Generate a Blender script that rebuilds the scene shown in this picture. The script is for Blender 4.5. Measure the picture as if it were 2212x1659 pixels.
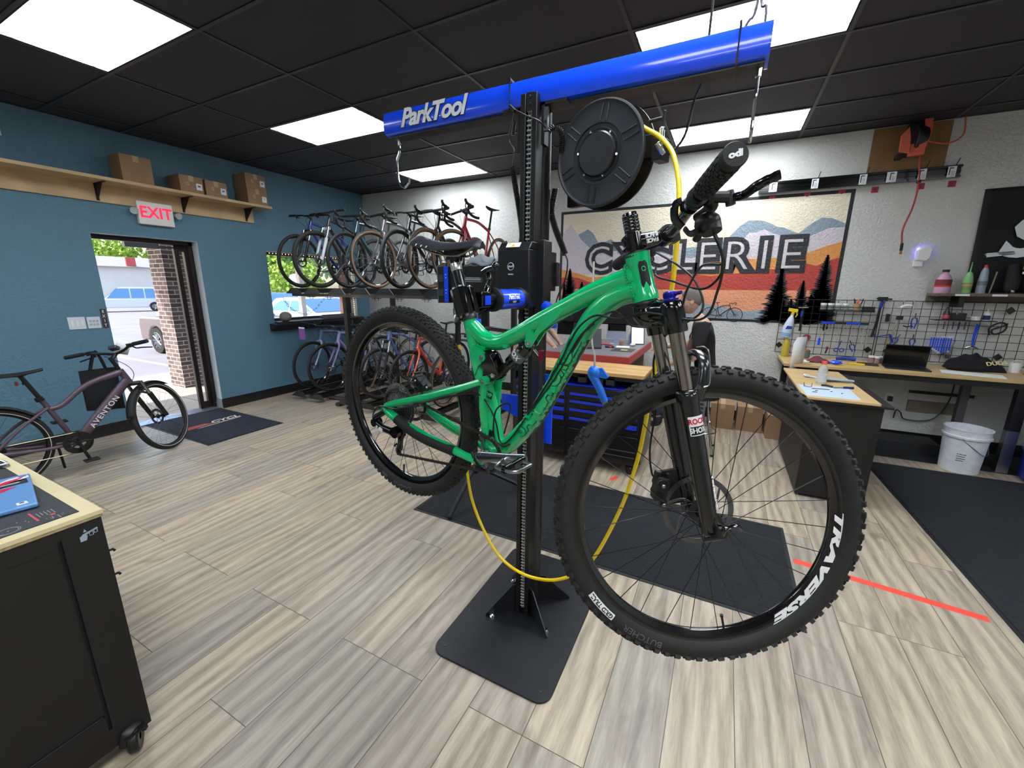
import bpy, bmesh, math, random
from mathutils import Matrix, Vector, Euler
from math import sin, cos, pi, radians, sqrt, atan2
SC = bpy.context.scene
for o in list(bpy.data.objects): bpy.data.objects.remove(o, do_unlink=True)
COL = SC.collection
random.seed(7)
# ---------------------------------------------------------------- camera
F = 884.5; YAW, PITCH, ROLL = .4721, .2307, .0072; CAMH = 1.6126
_f = Vector((-sin(YAW)*cos(PITCH), cos(YAW)*cos(PITCH), -sin(PITCH)))
_r = Vector((cos(YAW), sin(YAW), 0)); _u = _r.cross(_f)
R2 = cos(ROLL)*_r + sin(ROLL)*_u; U2 = -sin(ROLL)*_r + cos(ROLL)*_u
cd = bpy.data.cameras.new('camera'); cam = bpy.data.objects.new('camera', cd); COL.objects.link(cam)
cd.sensor_fit = 'HORIZONTAL'; cd.sensor_width = 36; cd.lens = F/2212*36; cd.clip_start = .03; cd.clip_end = 300
cam.matrix_world = Matrix(((R2.x, U2.x, -_f.x, 0), (R2.y, U2.y, -_f.y, 0), (R2.z, U2.z, -_f.z, CAMH), (0, 0, 0, 1)))
SC.camera = cam
# ---------------------------------------------------------------- view, world, sun
SC.view_settings.view_transform = 'Standard'; SC.view_settings.look = 'None'
SC.view_settings.gamma = 1; SC.view_settings.use_curve_mapping = False
SC.view_settings.exposure = 0.35
LAMP = 17.0                       # emission of the ceiling panels
w = bpy.data.worlds.new('world'); SC.world = w; w.use_nodes = True
nt = w.node_tree; bg = nt.nodes['Background']; sk = nt.nodes.new('ShaderNodeTexSky')
sk.sky_type = 'NISHITA'; sk.sun_disc = False; sk.sun_elevation = radians(42); sk.sun_rotation = radians(200)
sk.air_density = 1.2; sk.dust_density = 2.0
nt.links.new(sk.outputs[0], bg.inputs[0]); bg.inputs[1].default_value = .45
sl = bpy.data.lights.new('sun', 'SUN'); sl.energy = 4.2; sl.angle = radians(.6); sl.color = (1, .95, .87)
so = bpy.data.objects.new('sun', sl); COL.objects.link(so)
so.rotation_euler = (Vector((.45, .62, -.72))).to_track_quat('-Z', 'Y').to_euler()   # sun stands to the south-west, high
so.location = (-12, -8, 12)
# ---------------------------------------------------------------- materials
def lin(h):
    c = [int(h[i:i+2], 16)/255 for i in (0, 2, 4)]
    return tuple((x/12.92 if x <= .04045 else ((x+.055)/1.055)**2.4) for x in c) + (1,)
MC = {}
def pm(name, hexc, rough=.5, metal=0., coat=0., var=None, bump=None, em=None, trans=0., ior=None, alpha=None, spec=None):
    if name in MC: return MC[name]
    m = bpy.data.materials.new(name); m.use_nodes = True; n = m.node_tree; b = n.nodes['Principled BSDF']
    c = lin(hexc); b.inputs['Base Color'].default_value = c
    b.inputs['Roughness'].default_value = rough; b.inputs['Metallic'].default_value = metal
    if coat: b.inputs['Coat Weight'].default_value = coat; b.inputs['Coat Roughness'].default_value = .06
    if spec is not None: b.inputs['Specular IOR Level'].default_value = spec
    if trans: b.inputs['Transmission Weight'].default_value = trans
    if ior: b.inputs['IOR'].default_value = ior
    if alpha is not None: b.inputs['Alpha'].default_value = alpha
    if em: b.inputs['Emission Color'].default_value = lin(em[0]); b.inputs['Emission Strength'].default_value = em[1]
    g = n.nodes.new('ShaderNodeTexCoord')
    if var:   # (scale, dark amount[, detail])
        t = n.nodes.new('ShaderNodeTexNoise'); t.inputs['Scale'].default_value = var[0]; t.inputs['Detail'].default_value = 5
        n.links.new(g.outputs['Object'], t.inputs['Vector'])
        r = n.nodes.new('ShaderNodeMapRange'); r.inputs['From Min'].default_value = .3; r.inputs['From Max'].default_value = .7
        r.inputs['To Min'].default_value = 1-var[1]; r.inputs['To Max'].default_value = 1+var[1]*.4
        n.links.new(t.outputs['Fac'], r.inputs['Value'])
        x = n.nodes.new('ShaderNodeVectorMath'); x.operation = 'SCALE'; x.inputs[0].default_value = c[:3]
        n.links.new(r.outputs[0], x.inputs['Scale']); n.links.new(x.outputs[0], b.inputs['Base Color'])
    if bump:
        t = n.nodes.new('ShaderNodeTexNoise'); t.inputs['Scale'].default_value = bump[0]; t.inputs['Detail'].default_value = 3
        n.links.new(g.outputs['Object'], t.inputs['Vector'])
        bp = n.nodes.new('ShaderNodeBump'); bp.inputs['Strength'].default_value = bump[1]; bp.inputs['Distance'].default_value = bump[2] if len(bump) > 2 else .005
        n.links.new(t.outputs['Fac'], bp.inputs['Height']); n.links.new(bp.outputs[0], b.inputs['Normal'])
    MC[name] = m; return m
BLK = pm('black_plastic', '111113', .42, bump=(300, .08)); BLKG = pm('black_gloss', '0a0a0c', .16, coat=.6)
BLKM = pm('black_matte', '0f0f10', .7, bump=(200, .1)); STEEL = pm('steel', 'b9bcc0', .25, 1.); DSTEEL = pm('dark_steel', '55565a', .35, 1.)
RUB = pm('tyre_rubber', '191818', .7, bump=(160, .15), var=(30, .25)); WHITE = pm('white_plastic', 'e6e6e6', .4); PAPER = pm('paper', 'e9ebf0', .7, var=(8, .05))
BLUE = pm('tool_blue', '1440c8', .3, coat=.3); CHROME = pm('chrome', 'd5d6d8', .12, 1.); SILV = pm('brushed_silver', '9a9da2', .3, 1.)
GLASSM = pm('window_glass', 'ffffff', .0, trans=1., ior=1.45, spec=.5)
# ---------------------------------------------------------------- mesh builder
def V3(a): return Vector(a)
def frames(pts, closed=False):
    P = [Vector(p) for p in pts]; n = len(P); T = []
    for i in range(n):
        a = P[(i-1) % n] if (closed or i > 0) else P[i]; b = P[(i+1) % n] if (closed or i < n-1) else P[i]
        d = b-a; T.append(d.normalized() if d.length > 1e-9 else Vector((0, 0, 1)))
    up = Vector((0, 0, 1)) if abs(T[0].z) < .9 else Vector((0, 1, 0))
    N = [(up - T[0]*up.dot(T[0])).normalized()]
    for i in range(1, n):
        v = N[-1] - T[i]*N[-1].dot(T[i]); N.append(v.normalized() if v.length > 1e-6 else N[-1])
    return P, T, N
def cr(pts, k=6, closed=False):
    P = [Vector(p) for p in pts]; n = len(P); out = []
    rng = range(n) if closed else range(n-1)
    for i in rng:
        p0 = P[(i-1) % n] if (closed or i > 0) else P[0]*2-P[1]; p1 = P[i]; p2 = P[(i+1) % n]
        p3 = P[(i+2) % n] if (closed or i < n-2) else P[-1]*2-P[-2]
        for j in range(k):
            t = j/k; out.append(.5*((2*p1)+(p2-p0)*t+(2*p0-5*p1+4*p2-p3)*t*t+(3*p1-p0-3*p2+p3)*t**3))
    if not closed: out.append(P[-1])
    return out
class MB:
    def __init__(s, X=None): s.v = []; s.f = []; s.m = []; s.X = X
    def add(s, vs, fs, m=0, X=None):
        o = len(s.v); X = X or s.X
        if callable(X): vs = [X(Vector(v)) for v in vs]
        elif X is not None: vs = [X @ Vector(v) for v in vs]
        s.v += [tuple(v) for v in vs]; s.f += [tuple(i+o for i in f) for f in fs]; s.m += [m]*len(fs); return s
    def box(s, lo, hi, m=0, X=None):
        (a, b, c), (d, e, f) = lo, hi
        return s.add([(a,b,c),(d,b,c),(d,e,c),(a,e,c),(a,b,f),(d,b,f),(d,e,f),(a,e,f)], [(0,3,2,1),(4,5,6,7),(0,1,5,4),(1,2,6,5),(2,3,7,6),(3,0,4,7)], m, X)
    def cb(s, c, sz, m=0, X=None):
        return s.box([c[i]-sz[i]/2 for i in range(3)], [c[i]+sz[i]/2 for i in range(3)], m, X)
    def tube(s, pts, r, n=10, m=0, closed=False, X=None, cap=True, sq=None):
        P, T, N = frames(pts, closed); L = len(P); vs = []
        for i in range(L):
            rr = r[min(i, len(r)-1)] if isinstance(r, (list, tuple)) else (r(i/(L-1)) if callable(r) else r)
            B = T[i].cross(N[i]); a, b = (rr, rr) if sq is None else (rr, rr*sq)
            for j in range(n): t = 2*pi*j/n; vs.append(P[i]+N[i]*(a*cos(t))+B*(b*sin(t)))
        fs = []
        for i in range(L if closed else L-1):
            for j in range(n):
                k = (i+1) % L; fs.append((i*n+j, i*n+(j+1) % n, k*n+(j+1) % n, k*n+j))
        if cap and not closed: fs.append(tuple(range(n))[::-1]); fs.append(tuple((L-1)*n+j for j in range(n)))
        return s.add(vs, fs, m, X)
    def cyl(s, a, b, r, r2=None, n=20, m=0, X=None): return s.tube([a, b], [r, r if r2 is None else r2], n, m, X=X)
    def lathe(s, prof, o=(0,0,0), d=(0,0,1), n=24, m=0, X=None, a0=0, a1=None):
        d = Vector(d).normalized(); u = d.orthogonal().normalized(); w_ = d.cross(u); o = Vector(o); vs = []; fs = []; k = len(prof)
        full = a1 is None; na = n if full else n+1
        for i in range(na):
            t = 2*pi*i/n if full else a0+(a1-a0)*i/n
            e = u*cos(t)+w_*sin(t)
            for r, z in prof: vs.append(o+e*r+d*z)
        for i in range(n):
            i2 = (i+1) % na
            for j in range(k-1): fs.append((i*k+j, i2*k+j, i2*k+j+1, i*k+j+1))
        return s.add(vs, fs, m, X)
    def torus(s, c, nrm, R, r, n=48, k=8, m=0, X=None, rz=None):
        rz = r if rz is None else rz
        return s.lathe([(R+r*cos(2*pi*j/k), rz*sin(2*pi*j/k)) for j in range(k+1)], c, nrm, n, m, X)
    def sph(s, c, r, n=14, m=0, X=None, sc=(1,1,1)):
        vs = []; fs = []; h = n//2
        for i in range(h+1):
            for j in range(n):
                a = pi*i/h; b = 2*pi*j/n
                vs.append((c[0]+r*sc[0]*sin(a)*cos(b), c[1]+r*sc[1]*sin(a)*sin(b), c[2]+r*sc[2]*cos(a)))
        for i in range(h):
            for j in range(n): fs.append((i*n+j, (i+1)*n+j, (i+1)*n+(j+1) % n, i*n+(j+1) % n))
        return s.add(vs, fs, m, X)
    def prism(s, poly, X=None, d=.01, m=0, z0=0.):
        n = len(poly); vs = [(p[0], p[1], z0) for p in poly]+[(p[0], p[1], z0+d) for p in poly]
        fs = [tuple(range(n))[::-1], tuple(range(n, 2*n))]+[(i, (i+1) % n, n+(i+1) % n, n+i) for i in range(n)]
        return s.add(vs, fs, m, X)
    def grid(s, fn, nu, nv, m=0, X=None):
        vs = [fn(i/nu, j/nv) for i in range(nu+1) for j in range(nv+1)]
        fs = [(i*(nv+1)+j, (i+1)*(nv+1)+j, (i+1)*(nv+1)+j+1, i*(nv+1)+j+1) for i in range(nu) for j in range(nv)]
        return s.add(vs, fs, m, X)
    def text(s, t, size, X, d=.001, off=0., shear=0., m=0, fn=None, sx=1., cx='CENTER', sp=1., z0=0.):
        vs, fs = tgeo(t, size, d, off, shear, cx, sp)
        vs = [Vector((v[0]*sx, v[1], v[2]+z0)) for v in vs]
        return s.add(vs, fs, m, fn or X)
    def build(s, name, mats, parent=None, smooth=35, bev=0, loc=None, sub=0):
        me = bpy.data.meshes.new(name); me.from_pydata(s.v, [], s.f)
        if not isinstance(mats, (list, tuple)): mats = [mats]
        for x in mats: me.materials.append(x)
        for p, k in zip(me.polygons, s.m): p.material_index = k
        bm = bmesh.new(); bm.from_mesh(me); bmesh.ops.recalc_face_normals(bm, faces=bm.faces); bm.to_mesh(me); bm.free()
        if smooth: me.shade_smooth(); me.set_sharp_from_angle(angle=radians(smooth))
        o = bpy.data.objects.new(name, me); COL.objects.link(o)
        if bev:
            b = o.modifiers.new('bevel', 'BEVEL'); b.width = bev; b.segments = 2; b.limit_method = 'ANGLE'; b.angle_limit = radians(40)
        if sub: b = o.modifiers.new('sub', 'SUBSURF'); b.levels = sub; b.render_levels = sub
        if loc: o.location = loc
        if parent: o.parent = parent
        return o
TC = {}
def tgeo(t, size, d, off, shear, align, sp):
    key = (t, size, d, off, shear, align, sp)
    if key not in TC:
        c = bpy.data.curves.new('t', 'FONT'); c.body = t; c.size = size; c.extrude = d/2; c.offset = off; c.shear = shear
        c.align_x = align; c.align_y = 'CENTER'; c.space_character = sp; c.resolution_u = 3
        o = bpy.data.objects.new('t', c); COL.objects.link(o)
        dg = bpy.context.evaluated_depsgraph_get(); dg.update(); e = o.evaluated_get(dg); me = e.to_mesh()
        TC[key] = ([tuple((v.co.x, v.co.y, v.co.z+d/2)) for v in me.vertices], [tuple(p.vertices) for p in me.polygons])
        e.to_mesh_clear(); bpy.data.objects.remove(o); bpy.data.curves.remove(c)
    return TC[key]
def tag(o, label, cat, group=None, kind=None):
    if label: o['label'] = label
    if cat: o['category'] = cat
    if group: o['group'] = group
    if kind: o['kind'] = kind
    return o
def thing(name, label, cat, loc=(0,0,0), rz=0., group=None, M=None):
    o = bpy.data.objects.new(name, None); COL.objects.link(o); o.empty_display_size = .05
    if M is not None: o.matrix_world = M
    else: o.location = loc; o.rotation_euler = (0, 0, rz)
    return tag(o, label, cat, group)
def struct(name, mb, mats, **k):
    o = mb.build(name, mats, **k); o['kind'] = 'structure'; return o
def inst(src, parent, M, name=None):
    o = src.copy(); COL.objects.link(o); o.parent = parent; o.matrix_local = M
    if name: o.name = name
    return o
def copy_tree(src, loc=None, rz=None, label=None, group=None, M=None):
    def rec(o, par):
        c = o.copy(); COL.objects.link(c); c.parent = par
        for ch in o.children: rec(ch, c)
        return c
    r = rec(src, None)
    if M is not None: r.matrix_world = M
    if loc is not None: r.location = loc
    if rz is not None: r.rotation_euler = (0, 0, rz)
    if label: r['label'] = label
    if group: r['group'] = group
    return r
def basis(o, x, y, z):   # matrix from origin and axis vectors
    x, y, z, o = Vector(x), Vector(y), Vector(z), Vector(o)
    return Matrix(((x.x, y.x, z.x, o.x), (x.y, y.y, z.y, o.y), (x.z, y.z, z.z, o.z), (0, 0, 0, 1)))
def TR(x, y, z, rz=0, rx=0, ry=0): return Matrix.Translation((x, y, z)) @ Euler((rx, ry, rz)).to_matrix().to_4x4()
# writing planes: wallB = on the back wall facing the room, wallL = on the left wall facing the room, floorX = lying flat
def wallB(x, y, z): return basis((x, y, z), (1,0,0), (0,0,1), (0,-1,0))
def wallL(x, y, z): return basis((x, y, z), (0,1,0), (0,0,1), (1,0,0))
# ================================================================= ROOM
XL, XR, YB, YF, ZC = -5.9, 4.2, 5.7, -4.6, 3.182
def node_mat(name):
    m = bpy.data.materials.new(name); m.use_nodes = True; return m, m.node_tree, m.node_tree.nodes['Principled BSDF']
def floor_mat():
    m, n, b = node_mat('oak_planks'); N = n.nodes.new; L = n.links.new
    g = N('ShaderNodeTexCoord'); sx = N('ShaderNodeSeparateXYZ'); L(g.outputs['Object'], sx.inputs[0])
    ox = N('ShaderNodeMath'); ox.operation = 'ADD'; ox.inputs[1].default_value = 20*.2335-.206; L(sx.outputs[0], ox.inputs[0])
    oy = N('ShaderNodeMath'); oy.operation = 'ADD'; oy.inputs[1].default_value = 12.35; L(sx.outputs[1], oy.inputs[0])
    cx = N('ShaderNodeCombineXYZ'); L(oy.outputs[0], cx.inputs[0]); L(ox.outputs[0], cx.inputs[1])
    br = N('ShaderNodeTexBrick'); L(cx.outputs[0], br.inputs['Vector']); br.offset = .37; br.offset_frequency = 3; br.squash = 1
    for k, v in (('Scale', 1), ('Mortar Size', .0016), ('Mortar Smooth', .1), ('Bias', 0), ('Brick Width', 1.22), ('Row Height', .2335)): br.inputs[k].default_value = v
    br.inputs['Color1'].default_value = (0,0,0,1); br.inputs['Color2'].default_value = (1,1,1,1); br.inputs['Mortar'].default_value = (.5,.5,.5,1)
    # per plank offset for the grain
    sc = N('ShaderNodeVectorMath'); sc.operation = 'SCALE'; sc.inputs['Scale'].default_value = 37; L(br.outputs['Color'], sc.inputs[0])
    ad = N('ShaderNodeVectorMath'); ad.operation = 'ADD'; L(g.outputs['Object'], ad.inputs[0]); L(sc.outputs[0], ad.inputs[1])
    mp = N('ShaderNodeMapping'); mp.inputs['Scale'].default_value = (13, 1.0, 1); L(ad.outputs[0], mp.inputs[0])
    nz = N('ShaderNodeTexNoise'); nz.inputs['Scale'].default_value = 1.6; nz.inputs['Detail'].default_value = 6; nz.inputs['Roughness'].default_value = .62; nz.inputs['Distortion'].default_value = 1.4; L(mp.outputs[0], nz.inputs['Vector'])
    mp2 = N('ShaderNodeMapping'); mp2.inputs['Scale'].default_value = (90, 5, 1); L(ad.outputs[0], mp2.inputs[0])
    n2 = N('ShaderNodeTexNoise'); n2.inputs['Scale'].default_value = 3; n2.inputs['Detail'].default_value = 4; L(mp2.outputs[0], n2.inputs['Vector'])
    mp3 = N('ShaderNodeMapping'); mp3.inputs['Scale'].default_value = (6, 1.6, 1); L(ad.outputs[0], mp3.inputs[0])
    wv = N('ShaderNodeTexWave'); wv.inputs['Scale'].default_value = .7; wv.inputs['Distortion'].default_value = 9; wv.inputs['Detail'].default_value = 3; wv.inputs['Detail Scale'].default_value = .8; L(mp3.outputs[0], wv.inputs['Vector'])
    r = N('ShaderNodeValToRGB'); cr_ = r.color_ramp
    cr_.elements[0].position = .25; cr_.elements[0].color = lin('6f6357'); cr_.elements[1].position = .75; cr_.elements[1].color = lin('bfb29d')
    e = cr_.elements.new(.5); e.color = lin('a09280')
    mx = N('ShaderNodeMix'); mx.inputs[0].default_value = .28; L(nz.outputs['Fac'], mx.inputs[2]); L(n2.outputs['Fac'], mx.inputs[3])
    mx2 = N('ShaderNodeMix'); mx2.inputs[0].default_value = .16; L(mx.outputs[0], mx2.inputs[2]); L(wv.outputs['Fac'], mx2.inputs[3]); L(mx2.outputs[0], r.inputs[0])
    hs = N('ShaderNodeHueSaturation'); L(r.outputs[0], hs.inputs['Color'])
    mr = N('ShaderNodeMapRange'); mr.inputs['To Min'].default_value = .82; mr.inputs['To Max'].default_value = 1.14; L(br.outputs['Color'], mr.inputs[0]); L(mr.outputs[0], hs.inputs['Value'])
    ms = N('ShaderNodeMapRange'); ms.inputs['To Min'].default_value = .75; ms.inputs['To Max'].default_value = 1.1; L(br.outputs['Color'], ms.inputs[0]); L(ms.outputs[0], hs.inputs['Saturation'])
    # knots and dark streaks
    mp4 = N('ShaderNodeMapping'); mp4.inputs['Scale'].default_value = (7, 1.9, 1); L(ad.outputs[0], mp4.inputs[0])
    kn = N('ShaderNodeTexNoise'); kn.inputs['Scale'].default_value = 1; kn.inputs['Detail'].default_value = 4; kn.inputs['Distortion'].default_value = .8; L(mp4.outputs[0], kn.inputs['Vector'])
    kr = N('ShaderNodeMapRange'); kr.inputs['From Min'].default_value = .62; kr.inputs['From Max'].default_value = .78; L(kn.outputs['Fac'], kr.inputs[0])
    km = N('ShaderNodeMix'); km.data_type = 'RGBA'; km.inputs[7].default_value = lin('6a5d52'); L(kr.outputs[0], km.inputs[0]); L(hs.outputs[0], km.inputs[6])
    gm = N('ShaderNodeMix'); gm.data_type = 'RGBA'; gm.inputs[7].default_value = lin('4a4036'); L(br.outputs['Fac'], gm.inputs[0]); L(km.outputs[2], gm.inputs[6]); L(gm.outputs[2], b.inputs['Base Color'])
    rr = N('ShaderNodeMapRange'); rr.inputs['To Min'].default_value = .34; rr.inputs['To Max'].default_value = .5; L(nz.outputs['Fac'], rr.inputs[0]); L(rr.outputs[0], b.inputs['Roughness'])
    bp = N('ShaderNodeBump'); bp.inputs['Strength'].default_value = .25; bp.inputs['Distance'].default_value = .002
    iv = N('ShaderNodeMath'); iv.operation = 'SUBTRACT'; L(n2.outputs['Fac'], iv.inputs[0]); L(br.outputs['Fac'], iv.inputs[1]); L(iv.outputs[0], bp.inputs['Height']); L(bp.outputs[0], b.inputs['Normal'])
    return m
def wall_mat(name, hexc, sc=38, st=.5):
    m, n, b = node_mat(name); N = n.nodes.new; L = n.links.new; b.inputs['Base Color'].default_value = lin(hexc); b.inputs['Roughness'].default_value = .55
    g = N('ShaderNodeTexCoord'); t = N('ShaderNodeTexNoise'); t.inputs['Scale'].default_value = sc; t.inputs['Detail'].default_value = 3; t.inputs['Distortion'].default_value = .6
    L(g.outputs['Object'], t.inputs['Vector']); bp = N('ShaderNodeBump'); bp.inputs['Strength'].default_value = st; bp.inputs['Distance'].default_value = .006
    r = N('ShaderNodeMapRange'); r.inputs['From Min'].default_value = .42; r.inputs['From Max'].default_value = .62; L(t.outputs['Fac'], r.inputs[0]); L(r.outputs[0], bp.inputs['Height']); L(bp.outputs[0], b.inputs['Normal'])
    return m
TEAL = wall_mat('teal_wall_paint', '587f94'); CREAM = wall_mat('cream_wall_paint', 'cfcfcc')
CEIL = pm('black_ceiling_tile', '36353d', .75, var=(260, .55), bump=(240, .35, .003))
GRIDM = pm('black_ceiling_grid', '2a2a30', .4)
fl = MB().box((XL-.1, YF, -.06), (XR, YB+.1, 0)); struct('floor', fl, floor_mat(), smooth=0)
# left wall with door and window openings (inner face at XL, 0.22 m thick)
DY0, DY1, DZ = 1.985, 2.965, 2.14; WY0, WY1, WZ0, WZ1 = 3.83, 5.40, 1.10, 2.10; TH = .22
m = MB()
for (a, b, c, d) in ((YF, DY0, 0, ZC), (DY0, DY1, DZ, ZC), (DY1, WY0, 0, ZC), (WY0, WY1, 0, WZ0), (WY0, WY1, WZ1, ZC), (WY1, YB, 0, ZC)):
    m.box((XL-TH, a, c), (XL, b, d))
struct('wall_left', m, TEAL, smooth=0)
JAM = pm('white_reveal_paint', 'c3cfd8', .5)
m = MB().box((XL-TH+.01, DY1-.004, .12), (XL-.002, DY1+.0, DZ)).box((XL-TH+.01, WY1-.004, WZ0), (XL-.002, WY1, WZ1)).box((XL-TH+.01, WY0, WZ1-.003), (XL-.002, WY1, WZ1)).box((XL-TH+.01, DY0, DZ-.003), (XL-.002, DY1, DZ))
struct('trim_1', m, JAM, smooth=0)
struct('wall_back', MB().box((XL-TH, YB, 0), (XR, YB+.15, ZC)), CREAM, smooth=0)
struct('wall_right', MB().box((XR, YF, 0), (XR+.15, YB+.15, ZC)), CREAM, smooth=0)
struct('wall_front', MB().box((XL-TH, YF-.15, 0), (XR+.15, YF, ZC)), CREAM, smooth=0)
BASEB = pm('black_baseboard', '1a181b', .35)
def base(a, b, fx):   # baseboard with a stepped top
    m = MB()
    for h0, h1, t in ((0, .085, .018), (.085, .105, .013), (.105, .125, .008)): fx(m, a, b, h0, h1, t)
    return m
fxL = lambda m, a, b, h0, h1, t: m.box((XL, a, h0), (XL+t, b, h1))
fxB = lambda m, a, b, h0, h1, t: m.box((a, YB-t, h0), (b, YB, h1))
m = base(YF, DY0, fxL); m2 = base(DY1, YB, fxL); m.add(m2.v, m2.f)
for h0, h1, t in ((0, .085, .018), (.085, .105, .013), (.105, .125, .008)): m.box((XL-.1, DY0-.0, h0), (XL+t, DY0+t, h1))
struct('baseboard_left', m, BASEB, smooth=0)
m = MB()
for h0, h1, t in ((0, .085, .018), (.085, .105, .013), (.105, .125, .008)): m.box((XL-.16, DY1-t, h0), (XL-.0005, DY1-.0045, h1))
struct('baseboard_reveal', m, pm('grey_baseboard', '8b8f9c', .4), smooth=0)
struct('baseboard_back', base(XL+.02, XR, fxB), BASEB, smooth=0)
# ceiling tiles with light openings; T-bar grid of 4 x 2 ft
GX0, GY0, TX, TY = -4.3746, 1.7877, 1.2192, .6096
LIGHTS = [(0, -1), (0, 2), (0, 5), (3, 2), (3, 5), (3, -1), (0, -4), (3, -4), (0, -7), (3, -7), (5, -2), (5, 0), (5, -5)]  # panels out of view around and behind the camera are added for fill light
gx = [GX0+TX*i for i in range(-2, 9)]; gy = [GY0+TY*j for j in range(-11, 8)]
cl = lambda v, a, b: max(a, min(b, v))
m = MB()
for i in range(len(gx)-1):
    for j in range(len(gy)-1):
        a, b = cl(gx[i], XL-.01, XR), cl(gx[i+1], XL-.01, XR); c, d = cl(gy[j], YF, YB), cl(gy[j+1], YF, YB)
        if b-a < .01 or d-c < .01 or (i-2, j-11) in LIGHTS: continue
        m.box((a, c, ZC+.006), (b, d, ZC+.03))
struct('ceiling', m, CEIL, smooth=0)
m = MB()
for x in gx:
    if XL < x < XR: m.box((x-.012, YF, ZC-.001), (x+.012, YB, ZC+.005))
for y in gy:
    if YF < y < YB: m.box((XL, y-.012, ZC-.002), (XR, y+.012, ZC+.004))
m.box((XL, YF, ZC-.001), (XL+.02, YB, ZC+.006)).box((XL, YB-.02, ZC-.001), (XR, YB, ZC+.006)).box((XL-.2, YF-.1, ZC+.1), (XR+.1, YB+.1, ZC+.12))
struct('trim_2', m, GRIDM, smooth=0)
# ceiling light panels: four tubes glow behind a diffuser
def diff_mat():
    m, n, b = node_mat('light_diffuser'); N = n.nodes.new; L = n.links.new
    g = N('ShaderNodeTexCoord'); s = N('ShaderNodeSeparateXYZ'); L(g.outputs['Object'], s.inputs[0])
    a = N('ShaderNodeMath'); a.operation = 'MULTIPLY'; a.inputs[1].default_value = 2*pi*3/.6; L(s.outputs[1], a.inputs[0])
    c = N('ShaderNodeMath'); c.operation = 'COSINE'; L(a.outputs[0], c.inputs[0])
    c1 = N('ShaderNodeMapRange'); c1.inputs['From Min'].default_value = -1; L(c.outputs[0], c1.inputs[0]); c2 = N('ShaderNodeMath'); c2.operation = 'POWER'; c2.inputs[1].default_value = 7; L(c1.outputs[0], c2.inputs[0]); r = N('ShaderNodeMapRange'); r.inputs['To Min'].default_value = LAMP*1.15; r.inputs['To Max'].default_value = LAMP*.085; L(c2.outputs[0], r.inputs[0])
    # prismatic lens: throws most of its light downwards, less towards the walls
    ge = N('ShaderNodeNewGeometry'); d = N('ShaderNodeVectorMath'); d.operation = 'DOT_PRODUCT'; L(ge.outputs['Incoming'], d.inputs[0]); L(ge.outputs['Normal'], d.inputs[1]); ab = N('ShaderNodeMath'); ab.operation = 'ABSOLUTE'; L(d.outputs['Value'], ab.inputs[0])
    pw = N('ShaderNodeMath'); pw.operation = 'POWER'; pw.inputs[1].default_value = 1.3; L(ab.outputs[0], pw.inputs[0]); mr = N('ShaderNodeMapRange'); mr.inputs['To Min'].default_value = .42; mr.inputs['To Max'].default_value = 1.2; L(pw.outputs[0], mr.inputs[0])
    mu = N('ShaderNodeMath'); mu.operation = 'MULTIPLY'; L(mr.outputs[0], mu.inputs[0]); L(r.outputs[0], mu.inputs[1])
    b.inputs['Base Color'].default_value = (.8,.8,.8,1); b.inputs['Emission Color'].default_value = (.90,.96,1,1); L(mu.outputs[0], b.inputs['Emission Strength'])
    return m
DIFF = diff_mat(); where = {(0,-1): 'largest at top left of the view', (0,2): 'behind the left end of the blue beam', (0,5): 'small one nearest the bike rack corner', (3,2): 'behind the right end of the blue beam', (3,5): 'above the painted mural',
    (3,-1): 'unseen fill added just above the camera', (0,-4): 'unseen fill added overhead to the left of the camera', (3,-4): 'unseen fill added overhead to the right of the camera', (0,-7): 'unseen fill added at the rear left of the shop', (3,-7): 'unseen fill added at the rear centre of the shop', (5,-5): 'unseen fill added at the rear right of the shop', (5,0): 'unseen fill added at the right, above the black floor mat', (5,-2): 'unseen fill added at the far right beside the camera'}
lt0 = None
for (i, j) in LIGHTS:
    x, y = GX0+TX*(i+.5), GY0+TY*(j+.5)
    lab = 'lit rectangular ceiling light panel, ' + where[(i, j)]
    if lt0 is None:
        lt0 = thing('ceiling_light', lab, 'ceiling light', (x, y, ZC), 0, 'flat ceiling light panels')
        w_, h_ = TX/2-.012, TY/2-.012
        fr = MB().box((-w_, -h_, 0), (w_, -h_+.012, .05)).box((-w_, h_-.012, 0), (w_, h_, .05)).box((-w_, -h_, 0), (-w_+.012, h_, .05)).box((w_-.012, -h_, 0), (w_, h_, .05)).box((-w_, -h_, .05), (w_, h_, .06))
        fr.build('frame', BLKM, lt0, smooth=0)
        MB().box((-w_+.012, -h_+.012, .002), (w_-.012, h_-.012, .006)).build('diffuser', DIFF, lt0, smooth=0)
    else: copy_tree(lt0, (x, y, ZC), 0, lab)
# window 1: frame, glass, sill and shelf
m = MB(); fx0 = XL-TH+.02; WF = pm('dark_window_frame', '2a2024', .4)
m.box((fx0, WY0, WZ0), (fx0+.05, WY0+.035, WZ1)).box((fx0, WY1-.04, WZ0), (fx0+.05, WY1, WZ1)).box((fx0, WY0, WZ1-.04), (fx0+.05, WY1, WZ1)).box((fx0, WY0, WZ0), (fx0+.05, WY1, WZ0+.035))
wf = struct('window_1', m, WF, smooth=0)
o = MB().box((fx0+.02, WY0+.03, WZ0+.03), (fx0+.026, WY1-.03, WZ1-.03)).build('pane', GLASSM, wf, smooth=0)
m = MB(); prof = [(XL-.001, 1.075), (XL+.13, 1.075), (XL+.135, 1.06), (XL+.125, 1.05), (XL+.05, 1.0), (XL+.045, .965), (XL-.001, .965)]
X = basis((0, WY0-.08, 0), (1,0,0), (0,0,1), (0,1,0)); m.prism(prof, X, WY1-WY0+.16)
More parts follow.
